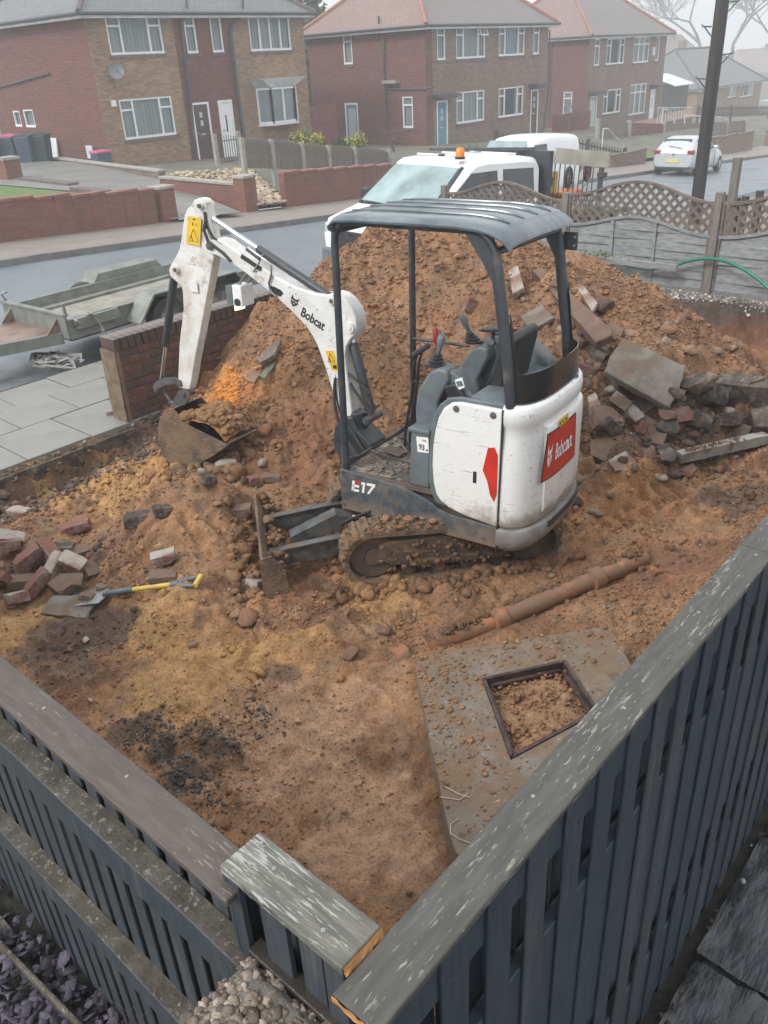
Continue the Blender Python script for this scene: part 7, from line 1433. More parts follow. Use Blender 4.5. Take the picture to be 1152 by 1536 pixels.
b = MB(); b.beam((-.80, .35, 1.235), (-.35, .95, 1.56), .02, .012); b.beam((-.81, 1.0, 1.23), (-.35, 1.6, 1.56), .02, .012); b.build('wiper', 'black_plastic', TK)
b = MB(); b.box(-1.63, -1.55, .3, 1.7, .55, .85); 
for k in range(4): b.box(-1.64, -1.60, .35, 1.65, .58+.07*k, .60+.07*k)
b.build('grille', 'black_plastic', TK); b = MB(); b.box(-1.66, -1.45, .05, 1.95, .30, .54); b.build('front_bumper', 'grey_plastic', TK, bevel=.04)
for y in (.18, 1.82): b = MB(); b.box(-1.58, -1.3, y-.14, y+.14, .68, .95); b.build('headlight', 'pane_frosted', TK, bevel=.05)
bc = lp_(690, 235, z=1.97); b = MB(); b.tube([(bc[0], bc[1], 1.93), (bc[0], bc[1], 1.97)], .085, 20); bb = b.build('beacon', 'black_plastic', TK); b = MB(); b.tube([(bc[0], bc[1], 1.97), (bc[0], bc[1], 2.08), (bc[0], bc[1], 2.105)], [.075, .072, .05], 20); b.build('beacon_lens', 'amber', bb, smooth=40)
b = MB(); b.box(.25, .36, .95, 1.05, 1.94, 1.975); b.build('roof_aerial', 'black_plastic', TK, bevel=.01); b = MB(); b.tube([(1.2, 1.45, 1.99), (1.86, 1.46, 1.99)], .03, 8); b.beam((.9, 1.9, 2.0), (2.05, .35, 2.02), .06, .05); b.build('roof_bar', 'gutter', TK)
b = MB(); b.box(1.95, 2.06, -.04, 2.04, .85, 2.0); b.build('headboard', 'charcoal', TK, bevel=.01); b = MB(); b.box(1.9, 4.75, .35, 1.65, .5, .72); b.build('chassis', 'black_plastic', TK); b = MB(); b.box(2.08, 4.75, -.02, 2.02, .78, .86); b.build('bed_floor', 'dark_steel', TK)
bl_ = lp_(801, 235, y=-.03); br_ = lp_(911, 240, y=-.03); zA, zB = lp_(801, 223, y=-.03)[2], lp_(912, 228, y=-.03)[2]; zA2, zB2 = lp_(800, 247, y=-.03)[2], lp_(906, 252, y=-.03)[2]; XB = br_[0]
slabq(TK, 'side_board', 'plank_pale', [(2.08, -.03, zA2), (XB, -.03, zB2), (XB, -.03, zB), (2.08, -.03, zA)], .035, bevel=.004)
b = MB(); b.box(XB-.10, XB-.02, .0, .07, .80, zB-.03); b.box(XB-.13, XB+.02, -.05, .08, zB2-.16, zB2-.08); b.build('rear_post', 'dark_steel', TK)
for i in range(9):
    x = 2.2+(XB-2.4)*i/9; b = MB(); b.cyl((x, .02, .84), (x, .02, zA2+(zB2-zA2)*i/9), .011, 6); b.build('side_bar', 'dark_steel', TK)
b = MB(); b.beam((2.1, .02, .9), (XB, .02, .88), .03, .10); b.build('lower_rail', 'dark_steel', TK); b = MB(); b.beam((2.1, 2.0, 1.2), (XB, 2.0, 1.2), .03, .65); b.build('far_side_board', 'dark_steel', TK)
# load on the truck
def on_truck(px, py, y): p = lp_(px, py, y=y); return TK.matrix_basis@Vector(p)
p = on_truck(813, 288, .35); o = thing('petrol_compactor', 'yellow machine on the truck bed behind the headboard', 'machine', tuple(p), rot=(0, .06, radians(-7))); b = MB(); b.box(-.22, .22, -.18, .18, 0, .36); b.build('machine_body', 'machine_yellow', o, bevel=.02); b = MB(); b.box(-.10, .06, -.184, -.181, .12, .26); b.build('machine_opening', 'black_print', o); b = MB(); b.tube([(-.2, 0, .36), (-.2, 0, .43), (.2, 0, .43), (.2, 0, .36)], .015, 6); b.build('carry_handle', 'black_plastic', o)
for px, py, lab, mt in ((852, 282, 'grey hubbed barrow wheel seen end on on the truck bed', 'steel'), (880, 272, 'red rimmed barrow wheel upright on the truck bed', 'tail_red')):  # only tyre and hub are built
    p = on_truck(px, py, .5); o = thing('barrow_wheel', lab, 'barrow_wheel', tuple(p), rz=radians(12)); b = MB(); n = 22; G = [[((.17+.035*cos(a))*cos(t), .035*sin(a), .19+(.17+.035*cos(a))*sin(t)) for a in np.linspace(0, 2*pi, 8, endpoint=False)] for t in np.linspace(0, 2*pi, n+1)]; b.grid(np.array(G), close=True); b.build('tyre', 'rubber', o, smooth='all')
    b = MB(); b.tube([(0, -.03, .19), (0, .03, .19)], .05, 12); 
    for i in range(4): a = pi*i/4; b.beam((cos(a)*.14, 0, .19+sin(a)*.14), (-cos(a)*.14, 0, .19-sin(a)*.14), .02, .02, up=(0, 1, 0))
    b.build('hub', mt, o)
p = on_truck(865, 290, .3); o = MB().beam((0, 0, 0), (1.1, .3, .16), .05, .05).build('scaffold_tube', 'steel', bevel=.01); o.location = p; tag(o, 'pale tube lying across the truck load', 'tube'); p = on_truck(850, 295, .4); o = MB().box(-.3, .3, -.2, .2, 0, .12).build('barrow_tray', surf('orange_paint', (.55, .17, .04), (.4, .13, .04), .5), bevel=.04); o.location = p; tag(o, 'orange tray among the tools on the truck bed', 'tray')

# ------------------------------------------------------------------ plant trailer behind the brick wall
TR = thing('plant_trailer', 'galvanised flatbed plant trailer with a rusty drawbar plate parked behind the brick wall', 'trailer', (4.50, 8.78, .16), rot=(0, .0, radians(3.0)))
def tl_(px, py, **k):
    Mx = TR.matrix_basis.inverted(); M3 = np.array(Mx.to_3x3()); o_ = np.array(Mx@Vector(CC)); d = M3@ray(px, py); ax, val = {'x': 0, 'y': 1, 'z': 2}[list(k)[0]], list(k.values())[0]; return o_+d*(val-o_[ax])/d[ax]
for nm, q_ in (('hbN', (97, 474)), ('hbF', (16, 448)), ('farR', (250, 411)), ('nearR', (190, 462)), ('wheel', (240, 470)), ('fendT', (208, 440)), ('hbNb', (110, 497))): print('TR', nm, tl_(*q_, z=.55), tl_(*q_, y=0))
TL_, TWd = 3.0, 1.27
b = MB(); b.box(0, TL_, 0, TWd, .36, .40); b.build('trailer_floor', 'trailer_floor', TR)
b = MB(); b.box(-.03, .0, -.02, TWd+.02, .30, .56); b.box(-.05, .02, -.03, TWd+.03, .56, .585); b.build('headboard', 'galv', TR, bevel=.004)
for y, nm in ((-.03, 'near_side_rail'), (TWd, 'far_side_rail')):
    b = MB(); b.box(.0, TL_, y, y+.03, .29, .50); b.box(0, TL_, y-.02 if y < 0 else y, y+.03 if y < 0 else y+.05, .50, .52); b.build(nm, 'galv', TR, bevel=.004)
b = MB(); b.box(0, TL_, .18, .24, .405, .43); b.box(0, TL_, TWd-.24, TWd-.18, .405, .43); b.build('floor_rib', 'galv', TR)
for s_, yw in ((1, -.20), (-1, TWd+.20)):
    y0_, y1_ = (-.33, -.04) if s_ > 0 else (TWd+.04, TWd+.33)
    dx = 0 if s_ > 0 else .38; fp = [(.72+dx, .33), (.98+dx, .62), (2.30, .62), (2.56, .33)]; b = MB(); fi = [(x, z-.02) for x, z in fp]
    b.prism(fp+[(2.52, .33), (2.28, .60), (1.0+dx, .60), (.76+dx, .33)], y0_, y1_); ytri = y1_ if s_ > 0 else y0_; b.prism([(.72+dx, .33), (.98+dx, .615), (2.30, .615), (2.56, .33)], ytri-.004, ytri+.004); b.build('mudguard', 'galv', TR, bevel=.004)
    for x in (1.2, 2.02): wheel(TR, x, yw, .26, .17, 'galv')
b = MB(); b.box(.1, 2.9, .15, TWd-.15, .22, .355); b.build('chassis', 'dark_steel', TR)
b = MB(); b.prism([(-.03, .15), (-1.1, .60), (-1.5, .65), (-1.5, .73), (-1.1, .78), (-.03, TWd-.15)], .33, .36, axis='z'); b.build('drawbar_plate', 'rust_plate', TR)
for a, c_ in (((-.02, .12, .30), (-1.55, .66, .30)), ((-.02, TWd-.12, .30), (-1.55, .72, .30))): b = MB(); b.beam(a, c_, .06, .13); b.build('drawbar', 'galv', TR, bevel=.006)
b = MB(); b.cyl((-.0, .0, .56), (.0, .0, .70), .02, 10); b.tube([(.02, TWd, .58), (-.02, TWd-.0, .66), (.05, TWd, .68)], .018, 8); b.tube([(.30, -.06, .50), (.05, -.06, .48)], .04, 10); b.build('ramp_latch', 'steel', TR)
b = MB(); b.box(.08, .62, -.10, -.02, .40, .52); b.build('tool_tray', 'galv', TR, bevel=.004)
for y in (.15, TWd-.15): b = MB(); b.prism([(-.03, .36), (-.20, .36), (-.03, .52)], y-.01, y+.01); b.build('corner_gusset', 'rust_plate', TR)
# ratchet strap lying in a heap and over the trailer side
def ribbon(path, w_, th=.003):
    b = MB(); P_ = [Vector(p) for p in path]; L_, R_ = [], []
    for i, p in enumerate(P_):
        d = (P_[min(i+1, len(P_)-1)]-P_[max(i-1, 0)]).normalized(); s_ = d.cross(Vector((.2*sin(i), .3*cos(i*.7), 1))).normalized()*w_/2; L_.append(p-s_); R_.append(p+s_)
    b.grid(np.array([[tuple(p) for p in L_], [tuple(p) for p in R_]])); b.grid(np.array([[tuple(p+Vector((0, 0, th))) for p in L_], [tuple(p+Vector((0, 0, th))) for p in R_]])); return b
c_ = atZ(85, 548, .2); q = random.Random(2); path = []
for i in range(70): a = i*.62; rr0 = .16+.09*sin(i*.9); path.append((c_[0]+cos(a)*rr0*1.0+q.uniform(-.04, .04), c_[1]+sin(a)*rr0*1.6+q.uniform(-.04, .04), .215+.05*abs(sin(i*1.3))+.001*i*.5))
o = ribbon(path, .05).build('ratchet_strap', 'strap', recalc=False); tag(o, 'grey webbing strap lying in a loose heap on the pavement', 'strap')
P_ = [tl_(130, 468, y=-.08), tl_(140, 472, y=-.12), tl_(150, 485, y=-.16), tl_(155, 497, y=-.2)]; P_ = [TR.matrix_basis@Vector(p) for p in P_]; o = ribbon(P_, .05).build('webbing_strap', 'strap', recalc=False); tag(o, 'grey strap hanging over the near side of the trailer', 'strap')

# ------------------------------------------------------------------ lattice topped fence on the right
XF = 9.62
LF = thing('lattice_fence', 'weathered grey panel fence with arched lattice tops beyond the gravel', 'fence', (XF, 3.5, .5))
LO = np.array([XF, 3.5, .5])
def zx(px, py): p = atX(px, py, XF); return p[1], p[2]
def arcfit(P_):
    A_ = np.array([[u*u, u, 1] for u, _ in P_]); return np.linalg.lstsq(A_, np.array([z for _, z in P_]), rcond=None)[0]
def ev(c_, u): return c_[0]*u*u+c_[1]*u+c_[2]
yA = zx(855, 292)[0]; yB = zx(1075, 305)[0]+.02; W1 = yA-yB
zt_end = .5*(zx(855, 292)[1]+zx(1075, 305)[1]); zt_mid = zx(963, 273)[1]; zb_end = .5*(zx(862, 336)[1]+zx(1070, 356)[1]); zb_mid = zx(950, 325)[1]; zbase = zx(1065, 437)[1]
PD = 0.
def top(t, k): a, m_ = (zt_end, zt_mid) if k else (zb_end, zb_mid); return a+PD+(m_-a)*(.5-.5*cos(2*pi*t))
panels_ = [(yA+.09, yA+.09+W1), (yB, yA), (yB-.10-W1, yB-.10), (yB-.2-2*W1, yB-.2-W1)]
def P3(y, z, x=XF): return Vector((x-LO[0], y-LO[1], z-LO[2]))
for pi_, (a, c_) in enumerate(panels_):
    PD = -.085 if pi_ == 0 else 0.
    W_p = c_-a
    for k, nm in ((1, 'arched_top_rail'), (0, 'arched_mid_rail')):
        b = MB(); pts_ = [P3(a+W_p*t, top(t, k)) for t in np.linspace(0, 1, 19)]
        for i in range(18): b.beam(pts_[i], pts_[i+1]+(pts_[i+1]-pts_[i])*.02, .05, .032)
        b.build(nm, 'lattice_wood' if k else 'panel_grey', LF)
    for yy in (a+.012, c_-.012): b = MB(); b.box(-.022, .022, yy-LO[1]-.014, yy-LO[1]+.014, zbase-LO[2], top(0, 1)-LO[2]); b.build('panel_stile', 'lattice_wood', LF)
    sp = .118; zlo, zhi = zb_end-.1, zt_mid+.1
    for sgn, xo in ((1, -.006), (-1, .006)):
        c0_ = a-(zhi-zlo) if sgn > 0 else a; c1_ = c_ if sgn > 0 else c_+(zhi-zlo); k = c0_
        while k < c1_:
            inside = []
            for s_ in np.linspace(0, 1, 90):
                z = zlo+(zhi-zlo)*s_; y = k+sgn*(z-zlo); 
                if a < y < c_ and top((y-a)/W_p, 0)+.005 < z < top((y-a)/W_p, 1)-.005: inside.append((y, z))
            if len(inside) > 4: b = MB(); b.beam(P3(*inside[0], XF+xo), P3(*inside[-1], XF+xo), .034, .010, up=(1, 0, 0)); o = b.build('lattice_strip', 'lattice_wood', LF)
            k += sp
    nsl = 8; zz0 = zbase+.02; hsl = (zb_end-zz0)/6
    for i in range(8):
        z0_ = zz0+i*hsl+PD*.5; b = MB(); n = 18; G = []
        for t in np.linspace(0, 1, n): lim = top(t, 0)-.016; w_ = .006*sin(9*t+i*2+pi_); G.append((a+.02+(W_p-.04)*t, min(z0_+w_*.3, lim), min(z0_+hsl+.018, lim), -.012+w_, .006+w_))
        if all(g[2]-g[1] < .005 for g in G): continue
        ro = [[(g[3], g[0]-LO[1], g[1]-LO[2]) for g in G], [(g[4]-.006, g[0]-LO[1], g[2]-LO[2]) for g in G], [(g[4]+.003, g[0]-LO[1], g[2]-LO[2]) for g in G], [(g[3]+.012, g[0]-LO[1], g[1]-LO[2]) for g in G]]
        b.grid(np.array(ro)); b.build('slat', 'panel_grey', LF)
    for t in (.36, .66): b = MB(); y = a+W_p*t-LO[1]; b.box(-.030, -.016, y-.02, y+.02, zbase-LO[2], top(t, 0)-LO[2]-.02); b.build('batten', 'panel_grey', LF)
for yy in (yA+.045, yB-.05, yB-.15-W1, yA+.13+W1): b = MB(); h_ = .1 if yy == yB-.05 else 0; b.box(-.045, .045, yy-LO[1]-.042, yy-LO[1]+.042, -.5, zt_end-LO[2]+.02+h_); b.build('fence_post', 'post_wood', LF, bevel=.004)
p = atZ(1100, 300, 1.2); p = atX(1098, 300, 10.3); T2 = thing('timber_post', 'plain brown timber post standing behind the lattice fence', 'post', (10.3, p[1], .4)); zt = atX(1105, 237, 10.3)[2]; b = MB(); b.box(-.05, .05, -.04, .04, 0, zt-.4); b.build('post_shaft', 'post_wood', T2, bevel=.004); b = MB(); b.box(-.052, .052, -.042, .042, zt-.4, zt-.396); b.build('post_top', 'post_wood', T2)
for px, py, sl_b in ((1090, 296, 'dark round stake just left of the plain timber post'), (1105, 300, 'dark round stake directly behind the plain timber post'), (1118, 298, 'dark round stake just right of the plain timber post'), (1076, 308, 'dark round stake behind the right post of the arched panel'), (1140, 290, 'dark round stake nearest the right edge of the photo')):
    p = atX(px, py, 11.5); S_ = MB(); S_.tube([(0, 0, -.9), (0, 0, .03)], .05, 8); o = S_.build('garden_stake', 'dark_timber'); o.location = tuple(p); tag(o, sl_b, 'stake', 'stakes behind the lattice fence')
# green hose over the fence foot
hp_ = [(935, 398, 9.52), (970, 405, 9.52), (1005, 400, 9.52), (1035, 391, 9.5), (1060, 388, 9.48), (1085, 391, 9.42), (1110, 401, 9.36), (1135, 417, 9.30), (1160, 440, 9.22), (1185, 470, 9.15)]
ctrl = [Vector(atX(a, c_, x_1)) for a, c_, x_1 in hp_]; sm_ = []
for i in range(len(ctrl)-1):
    p0, p1, p2, p3 = ctrl[max(i-1, 0)], ctrl[i], ctrl[i+1], ctrl[min(i+2, len(ctrl)-1)]
    for t in np.linspace(0, 1, 6)[:-1]: sm_.append(.5*((2*p1)+(-p0+p2)*t+(2*p0-5*p1+4*p2-p3)*t*t+(-p0+3*p1-3*p2+p3)*t**3))
b = MB(); b.tube(sm_, [.008 if i < 12 else .019 for i in range(len(sm_))], 10); o = b.build('garden_hose', 'hose', smooth=True); tag(o, 'green ribbed hose looping down in front of the lattice fence', 'hose')
Wd = thing('weed_clump', 'small green weeds on the ledge at the foot of the grey fence panel', 'weeds', tuple(atX(902, 386, 9.45))); V, F = leafball((0, 0, .02), (.05, .26, .05), 260, .014, 77); b = MB(); b.add(V, F); b.build('foliage', 'weed', Wd, recalc=False)['kind'] = 'stuff'
a = atX(925, 389, 9.57); o = MB().box(-.012, .012, -.16, .16, 0, .035).build('white_tray', 'conc_post', bevel=.004); o.location = tuple(a); tag(o, 'white plastic tray lying at the foot of the fence panel', 'tray'); 
o = MB().box(-.02, .02, -.62, .62, 0, .07).build('gravel_board', 'panel_grey', bevel=.004); o.location = tuple(atX(940, 398, 9.44)); tag(o, 'grey board edging the gravel below the lattice fence', 'board')

# ------------------------------------------------------------------ manhole, drain pipe
MZ = .115
A_, B_, D_ = atZ(620, 985, MZ), atZ(915, 938, MZ), atZ(680, 1290, MZ); C_ = B_+(D_-A_)
h4 = [atZ(*q_, MZ) for q_ in ((722, 1018), (848, 990), (900, 1068), (766, 1140))]
MH = thing('manhole_slab', 'square concrete manhole surround with an open iron frame full of soil', 'manhole', tuple(A_)); O = np.array(A_)
b = MB(); out = [A_, B_, C_, D_]; outp = []
q = random.Random(9)
for i in range(4):
    e0, e1 = out[i], out[(i+1) % 4]
    for t in np.linspace(0, 1, 13)[:-1]:
        p = e0*(1-t)+e1*t; nrm = np.array([-(e1-e0)[1], (e1-e0)[0], 0]); nrm /= np.linalg.norm(nrm); k = 0 if t == 0 else 1; p = p+nrm*q.uniform(-.006, .004)*k
        if t == 0: p = p*.97+np.mean(out, 0)*.03
        outp.append(p)
inp = []
for i in range(4):
    e0, e1 = h4[i], h4[(i+1) % 4]
    for t in np.linspace(0, 1, 13)[:-1]: inp.append(e0*(1-t)+e1*t)
n = 48; dn = np.array([0, 0, -.13]); m3 = [(a*.5+c_*.5)+np.array([0, 0, .0015*q.uniform(-1, 1)]) for a, c_ in zip(outp, inp)]
oe = [p*.985+c_*.015 for p, c_ in zip(outp, m3)]
rings = [[p+dn-O for p in outp], [p-np.array([0, 0, .012])-O for p in outp], [p-O for p in oe], [p-O for p in m3], [p-O for p in inp], [p+dn-O for p in inp]]
b.grid(np.array(rings), close=True); b.build('concrete_surround', 'concrete', MH, smooth=30, recalc=True)
for i in range(4):
    e0, e1 = Vector(h4[i]-O), Vector(h4[(i+1) % 4]-O); cen_ = Vector(np.mean(h4, 0)-O); i0, i1 = e0.lerp(cen_, .045), e1.lerp(cen_, .045)
    b = MB(); b.beam(i0+Vector((0, 0, -.006)), i1+Vector((0, 0, -.006)), .018, .03); i0, i1 = e0.lerp(cen_, .10), e1.lerp(cen_, .10); b.beam(i0+Vector((0, 0, -.035)), i1+Vector((0, 0, -.035)), .03, .012); b.build('iron_frame_bar', surf('rusty_iron', (.05, .035, .035), (.11, .07, .06), .6, .3, scale=16, bs=.6) if 'rusty_iron' not in MATS else MATS['rusty_iron'], MH)
def in_poly(x, y, P_):
    r = np.ones(np.shape(x), bool)
    for i in range(len(P_)): a, c_ = P_[i], P_[(i+1) % len(P_)]; r &= ((c_[0]-a[0])*(y-a[1])-(c_[1]-a[1])*(x-a[0])) <= 0
    return r
G = []; cen_ = np.mean(h4, 0)
for v in np.linspace(0.03, .97, 26):
    row = []
    for u in np.linspace(.03, .97, 26): p = (h4[0]*(1-u)+h4[1]*u)*(1-v)+(h4[3]*(1-u)+h4[2]*u)*v; e = 1-max(abs(u-.5), abs(v-.5))*2; row.append((p[0]-O[0], p[1]-O[1], -.085+.05*min(1, e*3)*(.7+.5*float(fbm(p[0], p[1], 5, 3)))))
    G.append(row)
b = MB(); b.grid(np.array(G)); o = b.build('soil_fill', 'soil', MH, smooth=True); a_ = o.data.color_attributes.new('soil', 'FLOAT_COLOR', 'POINT'); a_.data.foreach_set('color', np.tile(np.array([*(YE*.25+PC*.5), 1.], np.float32), len(o.data.vertices)))
n = 900; u, v = r_.uniform(.03, .97, (2, n)); P = np.array([(h4[0]*(1-a)+h4[1]*a)*(1-c_)+(h4[3]*(1-a)+h4[2]*a)*c_ for a, c_ in zip(u, v)])-O; P[:, 2] = -.06+.012*r_.normal(size=n); scatter('soil_lumps', P, np.clip(r_.lognormal(-4.6, .4, n), .005, .022), (OR*.4+PC*.3+RB*.2)*r_.uniform(.75, 1.3, (n, 1)), 'clod', ICO1, 8, seed=61, parent=MH)
# soil strewn over the slab, thickest at its left corner
n = 9000; u, v = r_.uniform(0, 1, (2, n)); P = np.array([(A_*(1-a)+B_*a)*(1-c_)+(D_*(1-a)+C_*a)*c_ for a, c_ in zip(u, v)]); w = np.clip(fbm(P[:, 0], P[:, 1], 3, 4)*1.2+.3, .03, 1)*0+np.exp(-((u-.0)/.22)**2-((v-.05)/.35)**2)+.5*np.exp(-((u-.55)/.35)**2-((v-.05)/.12)**2)+.35*np.exp(-((u-.2)/.2)**2-((v-.5)/.25)**2)+.25*(fbm(P[:, 0], P[:, 1], 5, 2) > .25)
k = (r_.uniform(size=n) < w) & ~in_poly(P[:, 0], P[:, 1], h4) & (P[:, 1] > .85); P = P[k]; P[:, 2] = MZ; n = len(P); o = scatter('slab_soil', P-O, np.clip(r_.lognormal(-5.6, .7, n), .0015, .02), (BR*.9+YE*.2)*r_.uniform(.7, 1.3, (n, 1)), 'clod', ICO1, 8, flat=.5, seed=62, parent=MH)
b = MB(); 
for pts_ in (((668, 1180), (690, 1192), (705, 1196)), ((660, 1195), (690, 1200), (702, 1190)), ((676, 1250), (688, 1258), (706, 1265)), ((688, 1228), (676, 1236), (676, 1252))): b.tube([tuple(atZ(x, y, MZ+.006)-O) for x, y in pts_], .0025, 5)
b.build('pale_roots', 'root', MH)
PZ = .055
DP = thing('drain_pipe', 'orange clay coloured drain pipe half buried along a shallow trench', 'pipe', tuple(atZ(745, 928, PZ))); O = np.array(DP.location)
def pp(px, py, z=PZ): return Vector(atZ(px, py, z)-O)
pcs = [((527, 1016), (600, 988), -.012, .012), ((640, 968), (742, 932), .028, .048), ((746, 930), (893, 868), .058, .07), ((893, 868), (965, 838), .075, .045)]
for (a, c_, za, zc_) in pcs: b = MB(); p0, p1 = pp(*a, za), pp(*c_, zc_); b.tube([p0, p0.lerp(p1, .5), p1], .058, 22); b.build('pipe_section', 'clay_pipe', DP, smooth=40)
for (a, za) in (((600, 986), .008), ((748, 929), .055), ((893, 868), .068)):
    p0 = pp(*a, za); d = (pp(893, 868)-pp(746, 930)).normalized(); d.z = 0; b = MB(); b.tube([p0-d*.055, p0-d*.05, p0+d*.035, p0+d*.05], [.066, .075, .075, .062], 22); b.build('pipe_socket', 'clay_pipe', DP, smooth=40)
n = 3800; t = r_.uniform(0, 1, n); ax0, ax1 = np.array(pp(640, 968)), np.array(pp(960, 838)); dirn = ax1-ax0; dirn /= np.linalg.norm(dirn); sd_ = np.array([-dirn[1], dirn[0], 0]); s_ = r_.normal(0, .35, n)*.053+.012; keep = (fbm(t*14, t*0, 1, 3)+r_.normal(0, .2, n) > -.02) & (abs(s_) < .05); t, s_ = t[keep], s_[keep]
P = ax0[None]+(ax1-ax0)[None]*t[:, None]+sd_[None]*s_[:, None]; P[:, 2] = -.004+.012*t+np.sqrt(np.maximum(.058**2-s_**2, 0)); scatter('soil_on_pipe', P, np.clip(r_.lognormal(-4.7, .4, len(P)), .005, .018), BR*.75*r_.uniform(.7, 1.2, (len(P), 1)), 'clod', ICO1, 8, seed=63, parent=DP)

# ------------------------------------------------------------------ spade
p0, p1 = gp(160, 903), gp(310, 882); SPD = thing('spade', 'yellow shafted spade with a grey D handle lying on the sandy ground', 'spade', (p0[0], p0[1], p0[2]+.01), rot=(0, -.03-.6*atan2(max(0., max(p1[2], gz((p0[0]+p1[0])/2, (p0[1]+p1[1])/2)*2-p0[2])-p0[2]), hypot(p1[0]-p0[0], p1[1]-p0[1])), atan2(p1[1]-p0[1], p1[0]-p0[0]))); L = hypot(p1[0]-p0[0], p1[1]-p0[1]); s_ = L/.62
b = MB(); b.tube([(0, 0, .05), (.04, 0, .055), (.19*s_, 0, .06)], [.018, .020, .021], 12); b.build('socket', 'spade_grey', SPD, smooth=40)
b = MB(); b.tube([(.19*s_, 0, .06), (.44*s_, 0, .065)], .0165, 12); b.build('shaft', 'spade_yellow', SPD, smooth=40)
b = MB(); b.tube([(.43*s_, 0, .065), (.48*s_, 0, .066)], [.022, .024], 12)
for k in (-1, 1): b.tube([(.475*s_, 0, .066), (.51*s_, k*.035, .067), (.59*s_, k*.052, .07)], [.018, .013, .012], 10)
b.build('handle_fork', 'spade_grey', SPD, smooth=40); b = MB(); b.tube([(.595*s_, -.058, .07), (.595*s_, .058, .07)], .0165, 12); b.build('grip', 'spade_yellow', SPD, smooth=40)
b = MB(); b.prism([(-.26, -.09), (0, -.09), (.02, -.03), (.02, .03), (0, .09), (-.26, .09)], .038, .044, axis='z'); b.build('blade', 'steel', SPD, bevel=.001)

# ------------------------------------------------------------------ rubble
def roughbox(l, w, h, seed, chip=.12, mat='brick_red', name='x'):
    """a brick or block with chipped corners and a broken end"""
    q = np.random.default_rng(seed); bm = bmesh.new(); bmesh.ops.create_cube(bm, size=1); bmesh.ops.subdivide_edges(bm, edges=bm.edges[:], cuts=4, use_grid_fill=True)
    for v in bm.verts:
        c_ = np.array(v.co[:])
        v.co = Vector((c_[0]*l, c_[1]*w, c_[2]*h))
    V = np.array([v.co[:] for v in bm.verts])
    for _ in range(7):
        cr = np.sign(q.normal(size=3))*np.array([l, w, h])/2; nn = np.sign(cr)*q.uniform(.3, 1, 3); nn /= np.linalg.norm(nn); dd = (cr*1.0)@nn-q.uniform(.02, chip)*min(l, w); t = V@nn-dd; V -= np.outer(np.maximum(t, 0), nn)*q.uniform(.75, 1)
    V += q.normal(size=V.shape)*min(l, w, h)*.014
    for v, c_ in zip(bm.verts, V): v.co = Vector(c_)
    me = bpy.data.meshes.new(name); bm.to_mesh(me); bm.free(); me.materials.append(M[mat]); return me
rubseed = [100]
def block(name, px, py, dims, yaw, tilt, mat, label, cat, lift=0., group=None, chip=.25, roll=0.):
    rubseed[0] += 1; p = gp(px, py); me = roughbox(*dims, rubseed[0], chip, mat, name); o = bpy.data.objects.new(name, me); COL.objects.link(o); o.location = (p[0], p[1], p[2]+dims[2]*.38+lift); o.rotation_euler = (radians(roll), radians(tilt), radians(yaw-47.5))
    return tag(o, label, cat, group)
def stone(px, py, r, label, col, mat='clod', flat=.8, seed=None, name='stone', group=None, lift=0.):
    rubseed[0] += 1; v, f = rockshape(ICO3, rubseed[0], .08, flat); p = gp(px, py); q = np.random.default_rng(rubseed[0]); v = v*r*q.uniform(.85, 1.15, 3); me = mesh_np(name, v, f, mat, np.tile(np.array(col), (len(v), 1)), True); o = link(me, name); o.location = (p[0], p[1], p[2]+r*flat*.45+lift); o.rotation_euler = (0, 0, q.uniform(0, 6)); return tag(o, label, 'stone', group)
def slabpx(name, pxs, cpx, nrm, th, mat, label, cat, lift=.05, bev=.004):
    c_ = gp(*cpx)+np.array([0, 0, lift]); nrm = np.array(nrm, float); a_ = -47.5*pi/180; nrm = np.array([cos(a_)*nrm[0]-sin(a_)*nrm[1], sin(a_)*nrm[0]+cos(a_)*nrm[1], nrm[2]]); nrm /= np.linalg.norm(nrm)
    P_ = []
    for q_ in pxs: d = ray(*q_); t = np.dot(c_-CC, nrm)/np.dot(d, nrm); P_.append(CC+d*t)
    dense = []; q = random.Random(int(cpx[0]))
    for i in range(len(P_)):
        e0, e1 = P_[i], P_[(i+1) % len(P_)]; k = 5
        for j in range(k): t = j/k; p = e0*(1-t)+e1*t; s_ = np.cross(nrm, e1-e0); s_ /= np.linalg.norm(s_); dense.append(p+s_*q.uniform(-.006, .004)*(j > 0))
    O = c_; b = MB(); n = len(dense); up = [p-O for p in dense]; mid = [p-nrm*.008-O-(O-O) for p in dense]; cc = np.mean(up, 0); upi = [p*.97+cc*.03 for p in up]; lo_ = [p-nrm*th-O+np.array([q.uniform(-.006, .006) for _ in range(3)]) for p in dense]
    b.grid(np.array([upi, mid, lo_]), close=True); b.add(upi+[cc+nrm*.001], [(i, (i+1) % n, n) for i in range(n)]); b.add(lo_, [tuple(range(n-1, -1, -1))]); o = b.build(name, mat); o.location = tuple(O); return tag(o, label, cat)
TO = (-.15, -.45, .88)   # towards the camera, in camera-facing axes
slabpx('paving_slab', [(936, 506), (1030, 549), (1020, 582), (1004, 611), (990, 604), (908, 557), (915, 535)], (968, 560), (.05, -.55, .83), .055, 'rubble_concrete', 'large grey concrete slab tipped up on the rubble right of the digger', 'slab', .12)
